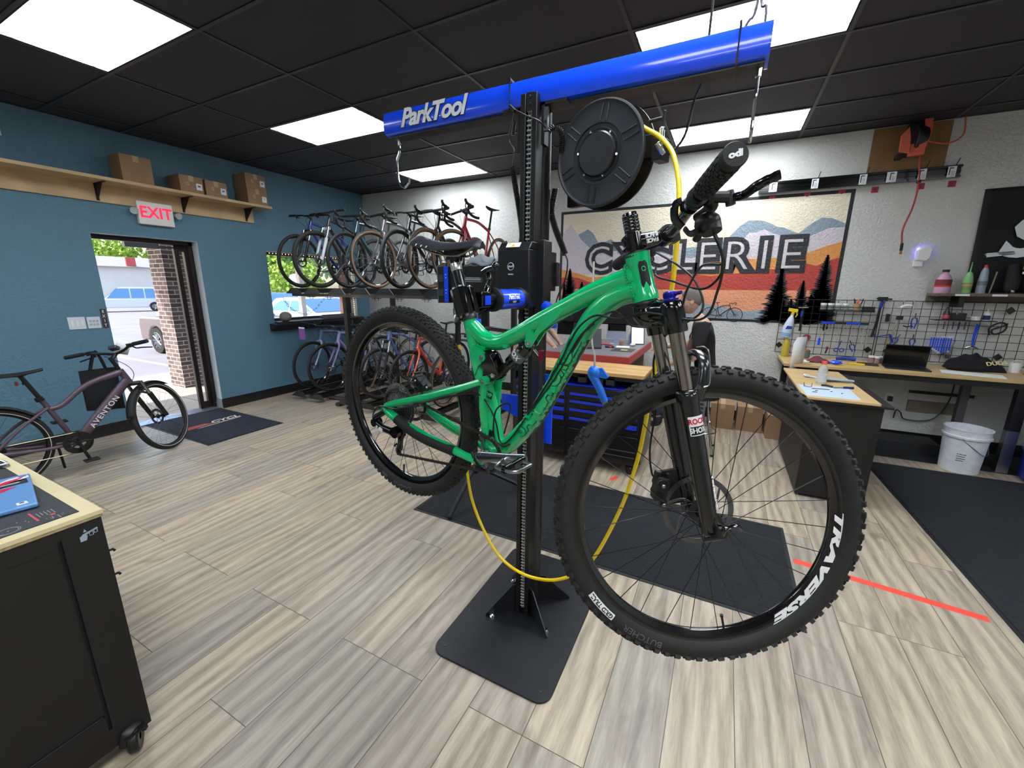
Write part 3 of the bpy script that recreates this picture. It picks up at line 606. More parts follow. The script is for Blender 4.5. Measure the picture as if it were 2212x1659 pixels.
for s in (-1, 1):
    a = Vector((BU-.0195, s*.262, BH+.0122)); b = Vector((BU-.0305, s*.392, BH+.0142)); d = (b-a).normalized()
    g = MB(S); g.tube([a, a+d*.128], .0162, 22); g.lathe([(.0162, .0), (.0182, .002), (.0182, .009), (.0165, .011)], a, d, 22)
    g.lathe([(.0165, .119), (.0178, .121), (.0180, .131), (.0165, .1335), (0, .1335)], a, d, 26)
    u = d.orthogonal().normalized(); v = d.cross(u)
    for i in range(11):
        for j in range(12):
            t = .013+.0095*i; an = 2*pi*(j+.5*(i % 2))/12; e = u*cos(an)+v*sin(an); tg = v*cos(an)-u*sin(an); c = a+d*t+e*.0162
            g.add([c+tg*x_*.0036+d*y_*.0040+e*h_ for h_ in (-.001, .0018) for x_, y_ in ((-1,-1),(1,-1),(1,1),(-1,1))], [(0,3,2,1),(4,5,6,7),(0,1,5,4),(1,2,6,5),(2,3,7,6),(3,0,4,7)])
    gr = g.build('grip', GR, bk)
    if s < 0:
        m = MB(); E3 = a+d*.1337; X = SM @ basis(E3, (-.93, 0, -.37), (.37, 0, -.93), (0, -1, 0)); X = SM @ basis(E3, (1,0,.05), (-.05,0,1), (0,-1,0))
        m.text('odi', .0125, X, d=.0006, off=.0007, sx=1.3, shear=.1); m.build('lettering', WHITE, gr)
    # brake lever with clamp, body and blade; the near side carries the shifter
    bl = MB(S); yb = s*.232
    cpt = Vector((BU-.0175, yb, BH+.012))
    bl.lathe([(.0115, -.007), (.0175, -.007), (.0175, .007), (.0115, .007)], cpt, (0, 1, 0), 20)
    bl.tube(cr([cpt+Vector((.016, 0, -.008)), cpt+Vector((.030, -s*.02, -.016)), cpt+Vector((.034, -s*.055, -.018)), cpt+Vector((.030, -s*.085, -.018))], 4), lambda t: .0125-.003*t, 14)
    bl.tube([cpt+Vector((.02, 0, -.006)), cpt+Vector((.046, s*.012, -.016))], .010, 10)
    pv = cpt+Vector((.048, s*.010, -.018)); blade = cr([pv, pv+Vector((.014, s*.022, -.004)), pv+Vector((.010, s*.062, -.006)), pv+Vector((.016, s*.088, -.006)), pv+Vector((.026, s*.100, -.006))], 5)
    bl.cyl(pv+Vector((0, 0, .012)), pv-Vector((0, 0, .012)), .008, n=12)
    b_ = bl.build('brake_lever', BLK, bk)
    MB(S).tube(blade, lambda t: .0062+.0022*sin(pi*t)+(.0015 if t > .85 else 0), 10, sq=.65).build('lever_blade', BLKG, b_)
    if s < 0:
        sf = MB(S); c0 = Vector((BU-.010, -.205, BH-.008))
        sf.lathe([(.0115, -.006), (.017, -.006), (.017, .006), (.0115, .006)], Vector((BU-.0135, -.212, BH+.011)), (0,1,0), 18)
        sf.sph(c0+Vector((.008, -.012, -.026)), .021, 16, sc=(1.05, 1.15, .9)); sf.lathe([(0, -.012), (.017, -.012), (.019, .0), (.016, .010), (0, .012)], c0+Vector((.010, -.016, -.034)), (0, .3, 1), 18)
        sf.tube(cr([c0+Vector((-.004, -.012, -.034)), c0+Vector((-.028, -.02, -.04)), c0+Vector((-.040, -.028, -.030))], 4), .006, 8, sq=.5); sf.tube([c0+Vector((.004, .004, -.03)), c0+Vector((.0, .028, -.045))], .007, 8)
        sf.build('shifter', BLK, bk)
        cl_ = MB(S); c1 = Vector((BU-.012, -.178, BH+.011)); cl_.lathe([(.0118, -.005), (.0165, -.005), (.0165, .005), (.0118, .005)], c1, (0,1,0), 18)
        cl_.tube(cr([c1+Vector((-.010, .004, .014)), c1+Vector((-.022, .010, .010)), c1+Vector((-.026, .012, -.014)), c1+Vector((-.016, .010, -.034))], 4), .0075, 8, sq=.6); cl_.build('remote_lever', BLKG, bk)
# ---- cables (bike frame coordinates, start points converted from the bar)
CAB = pm('cable_housing', '101012', .35)
def cab(pts, r=.0026, nm='cable', mat=None): MB().tube(cr(pts, 8), r, 8).build(nm, mat or CAB, bk)
B = lambda x, y, z: S((x, y, z))
cab([B(BU+.004, -.215, BH-.045), B(BU+.02, -.205, BH-.10), B(BU+.018, -.17, BH-.155), B(BU-.0, -.11, BH-.205), Vector((.885, -.055, .475)), Vector((.825, -.055, .452)), Vector((.765, -.052, .452)), Vector((.722, -.046, .418)), Vector((.69, -.034, .360)), Vector((.665, -.030, .30)), Vector((.60, -.027, .17)), Vector((.555, -.03, .08)), Vector((.515, -.032, .02)), Vector((.49, -.03, .02)), Vector((.47, -.03, .075)), Vector((.44, -.036, .125)), Vector((.40, -.05, .155)), Vector((.30, -.07, .125)), Vector((.18, -.083, .07)), Vector((.06, -.089, .018)), Vector((-.02, -.098, .008)), Vector((-.055, -.1, -.03)), Vector((-.062, -.098, -.06))])
cab([B(BU+.03, -.150, BH-.006), B(BU+.052, -.135, BH-.07), B(BU+.06, -.115, BH-.115), B(BU+.05, -.03, BH-.14), B(BU+.02, .07, BH-.10), B(BU+.0, .12, BH-.075), B(BU+.012, .15, BH-.05)], .0028)
cab([B(BU+.03, -.147, BH-.006), B(BU+.056, -.125, BH-.07), B(BU+.066, -.10, BH-.10), B(BU+.03, -.09, BH-.095), B(BU-.005, -.075, BH-.14), B(BU-.03, -.05, BH-.20), Vector((.86, -.045, .44)), Vector((.80, -.030, .465)), Vector((.74, -.028, .42)), Vector((.70, -.028, .345))], .0026)
cab([B(BU+.018, .147, BH-.01), B(BU+.06, .12, BH-.06), B(BU+.07, .05, BH-.12), B(BU+.05, .0, BH-.19), B(.055, .05, .46), B(.02, .084, .40), B(.005, .088, .28), B(-.03, .086, .17), B(-.04, .075, .11), B(-.035, .068, .09)], .0028, 'brake_hose')
cab([Vector((.50, -.024, .045)), Vector((.515, -.03, .10)), Vector((.52, -.035, .15)), Vector((.475, -.04, .12)), Vector((.465, -.03, .03)), Vector((.50, -.032, .005)), Vector((.53, -.03, .02))], .0026)
cab([Vector((.58, -.028, .13)), Vector((.66, -.0285, .265)), Vector((.715, -.0285, .385)), Vector((.76, -.045, .43))], .0024)
cab([Vector((.41, -.048, .185)), Vector((.35, -.062, .145)), Vector((.25, -.074, .10)), Vector((.15, -.085, .062))], .0022)
# ---- saddle and dropper post
sp0, sp1 = Vector((.313, 0, .375)), Vector((.233, 0, .560)); pd = (sp1-sp0).normalized()
po = MB(); po.tube([sp0-pd*.01, sp0+pd*.158], .0157, 22, m=0); po.lathe([(.0, .155), (.0172, .155), (.0180, .160), (.0176, .176), (.0150, .181), (0, .181)], sp0, pd, 24, m=1); po.tube([sp0+pd*.178, sp0+pd*.203], .0165, 20, m=0)
post = po.build('seatpost', [BLKG, pm('post_collar', 'c4c2c0', .25, .7)], bk)
m = MB(); c = Vector((.238, 0, .572)); m.cb(c, (.05, .05, .016)); m.cb(c+Vector((0, 0, -.014)), (.032, .04, .02)); m.cyl(c+Vector((-.022, 0, -.02)), c+Vector((-.022, 0, .012)), .004, n=8); m.cyl(c+Vector((.022, 0, -.02)), c+Vector((.022, 0, .012)), .004, n=8); m.build('saddle_clamp', BLK, post, bev=.003)
sc_ = MB(); sc_.lathe([(.0158, -.004), (.0245, -.004), (.0255, .002), (.0255, .014), (.0235, .018), (.0158, .018)], sp0, pd, 24); sc_.cyl((.288, -.02, .372), (.288, .02, .372), .007, n=12)
sc_.tube([(.286, -.022, .372), (.30, -.030, .388), (.318, -.030, .396)], .006, 8); sc_.build('seat_clamp', DSTEEL, bk)
sd_ = MB()
def sad(u, v):   # u 0 rear .. 1 nose, v around -1..1
    x = .082+.268*u; hw = .070*(1-u)**1.1*(1 if u > .06 else (.75+u*4.1)) + .019*min(1, u*2)*(1-.35*max(0, (u-.9)/.1)**2)
    if u < .02: hw *= .9
    zt = .604+.012*(1-u)**3 + .016*u**1.5 - .010*sin(pi*u) - .010*max(0, (u-.9)/.1)**2
    a = v*pi; th = .020+.008*(1-u); return Vector((x, hw*sin(a)*(1 if abs(v) < .5 else 1), zt-.013*abs(sin(a))**2*1.0-th*(.5-.5*cos(a)) if abs(v) > .5 else zt-.013*abs(sin(a))**2-th*.5*(1-cos(a))))
sd_.grid(lambda u, v: sad(u, v*2-1), 26, 24)
for u in (0, 1): vs = [sad(u, j/12-1) for j in range(24)]; sd_.add(vs, [tuple(range(24))])
saddle = sd_.build('saddle', pm('saddle_black', '2a2b30', .36, bump=(500, .1)), bk, smooth=60)
m = MB()
for s in (-1, 1): m.tube(cr([(.10, s*.030, .588), (.14, s*.026, .572), (.20, s*.022, .562), (.26, s*.022, .562), (.29, s*.020, .570), (.335, s*.008, .600)], 6), .0037, 8)
m.build('saddle_rail', pm('rail_titanium', 'a89c8c', .25, 1.), saddle)
m = MB()
for i in range(3):
    f0 = lambda u, v, i=i: sad(.165+.075*i+u*.012, -.30-.10*v-.06) + Vector((0, -.0012, .0006))
    m.grid(f0, 1, 5)
m.build('saddle_marks', WHITE, saddle)
# ---- cranks, chainring, pedals, chain, cassette, derailleur
BBp = Vector((.455, 0, -.033)); CY = -.052
m = MB(); NT = 30; RC = .0605
pts = []
for i in range(NT*4):
    a = 2*pi*i/(NT*4); r = RC+(.0035 if i % 4 in (1, 2) else -.0015); pts.append((r*cos(a), r*sin(a)))
n4 = NT*4; vs = [(x_, y_, z_) for z_ in (-.001, .001) for x_, y_ in pts] + [(.0525*cos(2*pi*i/n4), .0525*sin(2*pi*i/n4), z_) for z_ in (-.001, .001) for i in range(n4)]
fs = []
for i in range(n4):
    j = (i+1) % n4; fs += [(i, j, 2*n4+j, 2*n4+i), (n4+i, n4+j, 3*n4+j, 3*n4+i), (i, j, n4+j, n4+i), (2*n4+i, 2*n4+j, 3*n4+j, 3*n4+i)]
CX = basis(BBp+Vector((0, CY, 0)), (1,0,0), (0,0,1), (0,-1,0)); m.add(vs, fs, 0, CX); m.build('chainring', DSTEEL, bk)
ca = MB()
for k in range(4):
    a = radians(20+90*k); d = Vector((cos(a), 0, sin(a))); e = Vector((-sin(a), 0, cos(a))); c = BBp+Vector((0, CY-.004, 0))
    ca.tube([c+d*.012, c+d*.044], [.010, .0065], 8, sq=.5); ca.cb(c+d*.049, (.016, .006, .016)); ca.cyl(c+d*.050+Vector((0, -.005, 0)), c+d*.050+Vector((0, .008, 0)), .004, n=8)
P1 = Vector((.622, -.088, .027)); arm0 = BBp+Vector((0, -.076, 0)); ad_ = (P1-arm0).normalized()
ca.tube([arm0-ad_*.006, arm0+ad_*.04, arm0+ad_*.12, P1+ad_*.008], [.0185, .0165, .0125, .0135], 16, sq=.55)
ca.cyl(BBp+Vector((0, -.045, 0)), BBp+Vector((0, -.078, 0)), .0175, n=24); ca.lathe([(.016, 0), (.0165, .004), (.012, .005), (.0105, -.006), (0, -.006)], BBp+Vector((0, -.080, 0)), (0,-1,0), 24)
P2 = BBp-(P1-arm0)+Vector((0, .088, 0)); crk = ca.build('crankset', pm('crank_grey', '77797f', .18, .9, coat=.3), bk, bev=.001); ca = MB(); arm1 = BBp+Vector((0, .076, 0)); ca.tube([arm1, P2], [.0175, .0125], 14, sq=.6); ca.cyl(BBp+Vector((0, .045, 0)), BBp+Vector((0, .08, 0)), .0175, n=20)
crk2 = ca.build("crank_arm", pm('crank_grey', '77797f'), bk, bev=.001)
for s, P_ in ((-1, P1), (1, P2)):
    pX = TR(P_.x, P_.y, P_.z, ry=-.12 if s < 0 else .2) @ (Matrix.Identity(4) if s < 0 else Matrix.Rotation(pi, 4, 'Z'))
    q = MB(pX); q.cyl((0, -.0, 0), (0, -.10, 0), .0065, n=12); q.cyl((0, -.005, 0), (0, -.016, 0), .0095, n=12)
    q.cyl((0, -.022, 0), (0, -.092, 0), .0115, n=16); pedal = q.build('pedal', BLKG, bk)
    q = MB(pX); q.tube(cr([(-.034, -.022, 0), (.034, -.022, 0), (.040, -.04, 0), (.036, -.08, 0), (.022, -.094, 0), (-.022, -.094, 0), (-.036, -.08, 0), (-.040, -.04, 0)], 4, True), .0045, 8, closed=True)
    q.box((-.034, -.06, -.004), (-.008, -.052, .004)); q.box((.008, -.06, -.004), (.034, -.052, .004)); q.tube([(-.036, -.05, .004), (-.030, -.058, .012), (-.030, -.072, .010)], .003, 6); q.tube([(.036, -.05, -.004), (.030, -.058, -.012), (.030, -.072, -.010)], .003, 6)
    q.build('pedal_cage', SILV, pedal)
CHM = pm('chain_steel', '5e5850', .38, .9)
cs = MB()
for k, (T_, y) in enumerate([(11, -.058), (13, -.0545), (15, -.051), (17, -.0475), (19, -.044), (22, -.0405), (25, -.037), (28, -.0335), (32, -.030), (36, -.0265), (42, -.023)]):
    r = T_*.00203; n = T_*2; vs = []
    for z_ in (-.0008, .0008):
        for i in range(n):
            a = 2*pi*i/n; rr = r+(.0028 if i % 2 else -.001); vs.append((rr*cos(a), y+z_, rr*sin(a)))
    inn = [(max(.012, r-.011)*cos(2*pi*i/n), y+z_, max(.012, r-.011)*sin(2*pi*i/n)) for z_ in (-.0008, .0008) for i in range(n)]
    fs = []
    for i in range(n): j = (i+1) % n; fs += [(i, j, 2*n+j, 2*n+i), (n+i, n+j, 3*n+j, 3*n+i), (i, j, n+j, n+i)]
    cs.add(vs+inn, fs)
    for q in range(4): a = pi/2*q+.3*k; cs.tube([(.012*cos(a), y, .012*sin(a)), ((r-.008)*cos(a+.2), y, (r-.008)*sin(a+.2))], .002, 4)
cs.cyl((0, -.06, 0), (0, -.02, 0), .013, n=16); cs.build('cassette', pm('cassette_steel', '8f9093', .3, 1.), bk)
ru, rl = Vector((.080, -.075, -.072)), Vector((.062, -.075, -.155)); MCH = -.052
def chain_path():
    P = []; up0 = Vector((.0, MCH, .058)); a0 = radians(96)
    for i in range(9): a = radians(96-22*i/8*4.1); 
    for t in range(0, 9): a = radians(-75+t*20); P.append(BBp+Vector((RC*cos(a), CY, RC*sin(a))))      # round the chainring front
    P.append(Vector((.04, -.044, .062)))
    for t in range(0, 6): a = radians(95+t*26); P.append(Vector((.063*cos(a), -.040, .063*sin(a))))
    P += [Vector((.062, -.06, -.060)), ru+Vector((.012, 0, .004)), ru+Vector((.012, 0, -.006)), (ru+rl)/2+Vector((-.006, 0, 0)), rl+Vector((-.012, 0, .004)), rl+Vector((-.004, 0, -.012)), rl+Vector((.006, 0, -.011))]
    return P
cp = chain_path(); P, T, N_ = frames(cp, True); tot = []; 
segs = [(cp[i], cp[(i+1) % len(cp)]) for i in range(len(cp))]; ch = MB(); acc = 0; k = 0; pitch = .0127; nxt = 0.
for a, b in segs:
    L_ = (b-a).length; d = (b-a)/L_
    while nxt < acc+L_:
        c = a+d*(nxt-acc); z_ = Vector((0, 1, 0)).cross(d).normalized(); wd = .0034 if k % 2 else .0024
        for s in (-1, 1):
            o_ = c+Vector((0, s*wd, 0)); ch.add([o_+d*x_+z_*y_+Vector((0, h_*s, 0)) for h_ in (0, .0009) for x_, y_ in ((-.0085,-.0022),(-.006,-.0042),(-.0,-.0028),(.006,-.0042),(.0085,-.0022),(.0085,.0022),(.006,.0042),(0,.0028),(-.006,.0042),(-.0085,.0022))],
                [tuple(range(10))[::-1], tuple(range(10, 20))]+[(i, (i+1) % 10, 10+(i+1) % 10, 10+i) for i in range(10)])
        ch.cyl(c+d*.006-Vector((0, .004, 0)), c+d*.006+Vector((0, .004, 0)), .0022, n=6); nxt += pitch; k += 1
    acc += L_
ch.build('chain', CHM, bk, smooth=0)
dr = MB(); dr.tube(cr([(-.004, -.088, -.012), (-.028, -.094, -.030), (-.048, -.098, -.045), (-.040, -.098, -.066)], 4), .011, 12); dr.cyl((-.042, -.112, -.062), (-.042, -.080, -.062), .015, n=16)
dr.tube([(-.042, -.100, -.062), (.0, -.102, -.072), (.046, -.096, -.074)], [.0155, .014, .015], 14, sq=.75); dr.cyl((.066, -.104, -.070), (.066, -.078, -.070), .021, n=20)
der = dr.build('rear_derailleur', BLKG, bk); m = MB(); X = basis((.004, -.1135, -.072), (.98,0,-.1), (.1,0,.98), (0,-1,0))
m.prism([(-.010,-.006),(.002,-.009),(.012,-.004),(.010,.006),(-.002,.009),(-.011,.004)], X, .001); m.prism([(-.026,-.001),(-.018,-.002),(-.018,.006),(-.025,.006)], X, .001); m.build('derailleur_mark', WHITE, der)
cg = MB()
for y in (-.082, -.068): cg.tube([Vector((.074, y, -.078)), Vector((.070, y, -.110)), Vector((.062, y, -.155))], [.010, .006, .009], 8, sq=.2)
cg.tube([Vector((.058, -.075, -.16)), Vector((.036, -.075, -.138)), Vector((.048, -.075, -.13))], .004, 6); cg.build('derailleur_cage', BLKG, der)
for c in (ru, rl): MB().lathe([(0, -.002), (.0045, -.003), (.010, -.002), (.0115, -.001), (.0115, .001), (.010, .002), (.0045, .003), (0, .002)], c, (0,1,0), 22).build('jockey_wheel', BLK, der)
# ================================================================= REPAIR STAND
SB = pm('stand_black', '131315', .38, bump=(150, .06)); SBG = pm('stand_plate', '0f1117', .4, var=(14, .25), bump=(60, .08)); BBL = pm('beam_blue', '1650ff', .2, coat=.7)
st = thing('repair_stand', 'tall black post repair stand with blue top beam on a black base plate', 'repair stand', (-.745, 1.62, 0))
def L(o, *p): return [Vector(q)-o.location for q in p]
SX = Matrix.Translation(-st.location)
m = MB(SX); rc = .06; x0, x1, y0, y1 = -1.02, -.45, 1.2, 2.07; pl = []
for cx, cy, a in ((x1-rc, y0+rc, -90), (x1-rc, y1-rc, 0), (x0+rc, y1-rc, 90), (x0+rc, y0+rc, 180)):
    for i in range(7): t = radians(a+15*i); pl.append((cx+rc*cos(t), cy+rc*sin(t)))
m.prism(pl, None, .012); m.X = SX; m.v = [tuple(Vector(v)) for v in m.v]; m.build('base_plate', SBG, st, bev=.002)
m = MB(SX)
for x, y in ((x0+.045, y0+.05), (x1-.045, y0+.05), (x0+.045, y1-.05), (x1-.045, y1-.05)):
    m = MB(SX); m.lathe([(0, .0125), (.003, .0125), (.004, .014), (.007, .014), (.008, .012)], (x, y, 0), (0,0,1), 14); m.build('plate_screw', DSTEEL, st)
# post: slotted front column with the drive chain, round tube behind
m = MB(SX); px0, px1, PZ = -.777, -.710, 2.325
m.box((px0, 1.578, .012), (px0+.020, 1.64, PZ)).box((px1-.020, 1.578, .012), (px1, 1.64, PZ)).box((px0+.018, 1.600, .012), (px1-.018, 1.64, PZ)).box((px0+.004, 1.64, .012), (px1-.002, 1.655, PZ))
m.cyl((-.738, 1.69, .012), (-.738, 1.69, PZ), .042, n=28); m.box((px0-.003, 1.60, .012), (px0, 1.63, PZ-.3)); m.build('post', SB, st, bev=.0015)
m = MB(SX); z = .05; k = 0
while z < PZ-.05:
    w_ = .0065 if k % 2 else .0045
    for s in (-1, 1): m.box((-.7435+s*w_-.001, 1.590, z-.010), (-.7435+s*w_+.001, 1.598, z+.010))
    m.cyl((-.7435-.0095, 1.587, z+.006), (-.7435+.0095, 1.587, z+.006), .0036, n=6); z += .0165; k += 1
m.build('lift_chain', pm('bright_chain', 'c9c9cc', .35, .6), st)
m = MB(SX); m.box((-.755, 1.583, PZ-.06), (-.732, 1.598, PZ+.004)); [m.lathe([(0, .003), (.006, .003), (.0075, 0)], (-.7435, 1.583, PZ-.012-.026*i), (0,-1,0), 14) for i in range(2)]; m.build('chain_anchor', DSTEEL, st)
for a, b in (((-.775, 1.60), (-.90, 1.49)), ((-.712, 1.60), (-.575, 1.50)), ((-.775, 1.70), (-.90, 1.80)), ((-.705, 1.70), (-.565, 1.79))):
    a, b = Vector(a), Vector(b); d = (b-a).normalized(); n = Vector((-d.y, d.x)); X = SX @ basis((a.x, a.y, .012), (d.x, d.y, 0), (0,0,1), (n.x, n.y, 0)); Lg = (b-a).length
    m = MB(X); m.prism([(0,0),(Lg,0),(Lg,.012),(.03,.15),(0,.15)], None, .005); m.v = [tuple(v) for v in m.v]; m.build('gusset', SB, st)
    e = b-d*.03+n*(.018 if n.y*1 > -9 else 0); m = MB(SX); m.cyl((e.x, e.y, .012), (e.x, e.y, .018), .013, n=16); m.cyl((e.x, e.y, .018), (e.x, e.y, .026), .0095, n=6); m.cyl((e.x, e.y, .026), (e.x, e.y, .034), .005, n=10); m.build('anchor_bolt', CHROME, st)
# beam
prof = [(0,0),(.022,-.006),(.078,-.006),(.1,.0),(.1,.085),(.092,.092),(.01,.092),(.0,.085),(-.006,.06),(-.006,.02)]
bx0, bx1 = -1.495, .035
m = MB(SX); X = SX @ basis((bx0, 1.612, 2.300), (0,1,0), (0,0,1), (1,0,0)); m.prism(prof, X, bx1-bx0); beam = m.build('beam', BBL, st, smooth=25)
m = MB(SX); m.box((bx0+.01, 1.63, 2.288), (bx1-.01, 1.69, 2.2945)); m.build('beam_rail', BLK, beam)
X = SX @ wallB(bx0+.275, 1.6045, 2.345); m = MB(); m.text('ParkTool', .098, X, d=.0012, off=.0062, shear=.32, sx=1.0, m=0, sp=.93); m.text('ParkTool', .098, X, d=.0016, off=.0030, shear=.32, sx=1.0, m=1, z0=.0006, sp=.93)
m.build('lettering', [pm('logo_navy', '0a1240', .4), pm('logo_white', 'e8ebf2', .3)], beam)
m = MB(SX); m.tube([(-.835, 1.598, 2.29), (-.835, 1.598, 2.396), (-.835, 1.72, 2.396), (-.835, 1.72, 2.288)], .009, 8, closed=True, sq=.3); m.build('strap', BLK, st)
m = MB(SX); m.tube([(-.052, 1.600, 2.288), (-.052, 1.600, 2.398), (-.052, 1.72, 2.398), (-.052, 1.72, 2.284)], .004, 6, closed=True); m.build('cable_tie', BLK, st)
# brackets under the beam
m = MB(SX); m.box((-.70, 1.60, 2.15), (-.686, 1.64, 2.296)).box((-.70, 1.60, 2.284), (-.60, 1.64, 2.2935)); m.build('beam_bracket', BLK, st); 
m = MB(SX); m.box((-.865, 1.60, 2.27), (-.79, 1.64, 2.2935)).box((-.80, 1.60, 2.13), (-.785, 1.64, 2.29)); m.build('beam_bracket', BLK, st)
m = MB(SX); m.box((-.684, 1.585, 2.19), (-.668, 1.60, 2.27)); m.cyl((-.676, 1.586, 2.22), (-.676, 1.582, 2.22), .005, m=1); m.build('limit_switch', [SILV, BLK], st)
# hooks
def hook(pts, x):
    m = MB(SX); m.cyl((x, 1.66, 2.30), (x, 1.66, 2.262), .0095, n=6, m=0); m.tube(cr(pts, 6), .0055, 10, m=0)
    return m.build('hook', CHROME, st)
hook([(-1.455, 1.66, 2.27), (-1.455, 1.66, 2.235), (-1.47, 1.66, 2.205), (-1.475, 1.66, 2.17), (-1.472, 1.66, 2.13), (-1.455, 1.66, 2.09), (-1.43, 1.66, 2.078), (-1.408, 1.66, 2.095), (-1.404, 1.66, 2.115)], -1.455)
h2 = hook([(.012, 1.66, 2.27), (.012, 1.66, 2.235), (.012, 1.66, 2.20), (.012, 1.672, 2.13), (.012, 1.668, 2.09), (.012, 1.650, 2.078), (.012, 1.632, 2.095), (.012, 1.63, 2.13)], .012)
# carriage with motor cover and the clamp arm
m = MB(SX); m.box((-.835, 1.500, 1.535), (-.695, 1.60, 1.76)); X = SX @ basis((-.835, 1.500, 1.76), (0,1,0), (0,0,1), (1,0,0)); m.prism([(0,0),(.10,0),(.10,.03),(.03,.03)], X, .14)
m.box((-.855, 1.52, 1.54), (-.835, 1.60, 1.70)).box((-.71, 1.58, 1.46), (-.665, 1.66, 1.80)); car = m.build('carriage', SB, st, bev=.004)
m = MB(); X = SX @ basis((-.77, 1.5135, 1.777), (1,0,0), (0,.7,.7), (0,-.7,.7)); m.box((-.03, -.013, 0), (.03, .013, .001), X=X, m=0); m.prism([(-.008,-.008),(.008,-.008),(0,.008)], X, .001, m=1, z0=.001); m.box((-.026, .004, .001), (-.012, .010, .0015), X=X, m=1); m.build('warning_label', [PAPER, pm('label_yellow', 'e8c814', .5)], car)
m = MB(); X = SX @ wallB(-.775, 1.4995, 1.695); m.torus((0, 0, .0006), (0,0,1), .014, .0011, 24, 4, X=X); m.text('Park', .013, X @ Matrix.Rotation(.2, 4, 'Z'), d=.0008, off=.0007, shear=.3); m.text('PRS-33.2', .0065, X @ Matrix.Translation((0, -.03, 0)), d=.0006, off=.0004)
m.build('lettering', pm('logo_grey', 'c8ccd0', .4), car)
m = MB(SX); m.cyl((-.735, 1.50, 1.571), (-.735, 1.30, 1.571), .037, n=32, m=0); m.lathe([(.0, .202), (.040, .202), (.042, .206), (.042, .222), (.030, .226), (0, .226)], (-.735, 1.50, 1.571), (0,-1,0), 32, m=1); m.lathe([(0, -.01), (.044, -.01), (.044, .018), (.038, .022)], (-.735, 1.50, 1.571), (0,-1,0), 32, m=1)
arm = m.build('clamp_arm', [BBL, SB], st)
X = SX @ basis((-.735+.0365, 1.365, 1.575), (0,1,0), (0,0,1), (1,0,0))
def rnd(v): a = v.y/.0374; return SX @ Vector((-.735+cos(a+.0)*(.0374+v.z)*1, 1.40+v.x, 1.578+sin(a)*(.0374+v.z)))
X4 = lambda v: SX @ (Vector((-.735, 1.385+v.x, 1.571)) + Vector((cos(v.y/.0374+.25-0), 0, sin(v.y/.0374+.25)))*(.0372+v.z))
m = MB(); m.text('ParkTool', .024, None, d=.0004, off=.0008, shear=.3, fn=X4, m=0); m.grid(lambda u, v: X4(Vector(((u-.5)*.085, -.012-v*.012, .0003))), 4, 3, m=1); m.text('100-3D', .009, None, d=.0003, off=.0003, fn=lambda v: X4(Vector((v.x, v.y-.018, v.z+.0005))), m=0); m.build('lettering', [WHITE, pm('decal_black', '0c1410')], arm)
m = MB(SX); m.cyl((-.735, 1.28, 1.571), (-.735, 1.20, 1.571), .024, n=24); m.box((-.765, 1.165, 1.548), (-.705, 1.225, 1.60)); m.tube([(-.735, 1.28, 1.545), (-.735, 1.17, 1.53)], .010, 10); head = m.build('clamp_body', BLKG, st, bev=.004)
m = MB(SX @ basis((-.735, 1.2, 1.571), (1,0,0), (0,1,0), (0,0,1))); m.box((.0302, -.018, -.014), (.0312, .018, .016)); m.build('clamp_badge', BBL, head)
pdw = (BIKE.to_3x3() @ pd); cc = BIKE @ (sp0+pd*.055); yj = Vector((0,1,0)); yj = (yj-pdw*yj.dot(pdw)).normalized(); xj = yj.cross(pdw)
J = SX @ basis(cc, xj, yj, pdw)
for s in (1, -1):
    m = MB(J); m.prism([(-.026,.006*s),(-.016,.006*s),(-.012,.014*s),(.012,.014*s),(.016,.006*s),(.026,.006*s),(.026,.030*s),(.012,.040*s),(-.012,.040*s),(-.026,.030*s)], None, .085, z0=-.042); m.v = [tuple(v) for v in m.v]
    jw = m.build('clamp_jaw', BLKG, st, bev=.002)
    c = MB(J)
    for z_ in (-.044, .044): c.sph((.012, .026*s, z_), .007, 10); c.sph((-.012, .026*s, z_), .007, 10)
    c.tube(cr([(-.02, .03*s, -.04), (-.038, .02*s, -.05), (-.045, .0, -.03), (-.034, -.01*s, -.005)], 4), .007, 8); jb = c.build('jaw_fittings', SILV, jw)
m = MB(SX); m.tube(cr([(-.735, 1.24, 1.585), (-.742, 1.262, 1.61), (-.738, 1.268, 1.640), (-.745, 1.27, 1.668)], 5), lambda t: .014-.004*t, 12); m.tube(cr([(-.76, 1.262, 1.664), (-.735, 1.255, 1.674), (-.70, 1.24, 1.680)], 4), .010, 12); m.sph((-.695, 1.235, 1.683), .013, 12); m.build('clamp_lever', BLKG, st)
m = MB(SX); m.cyl((-.765, 1.262, 1.638), (-.84, 1.268, 1.640), .0075, n=12, m=0); m.sph((-.852, 1.269, 1.640), .0165, 16, m=1); m.build('tension_handle', [SILV, BLKG], st)
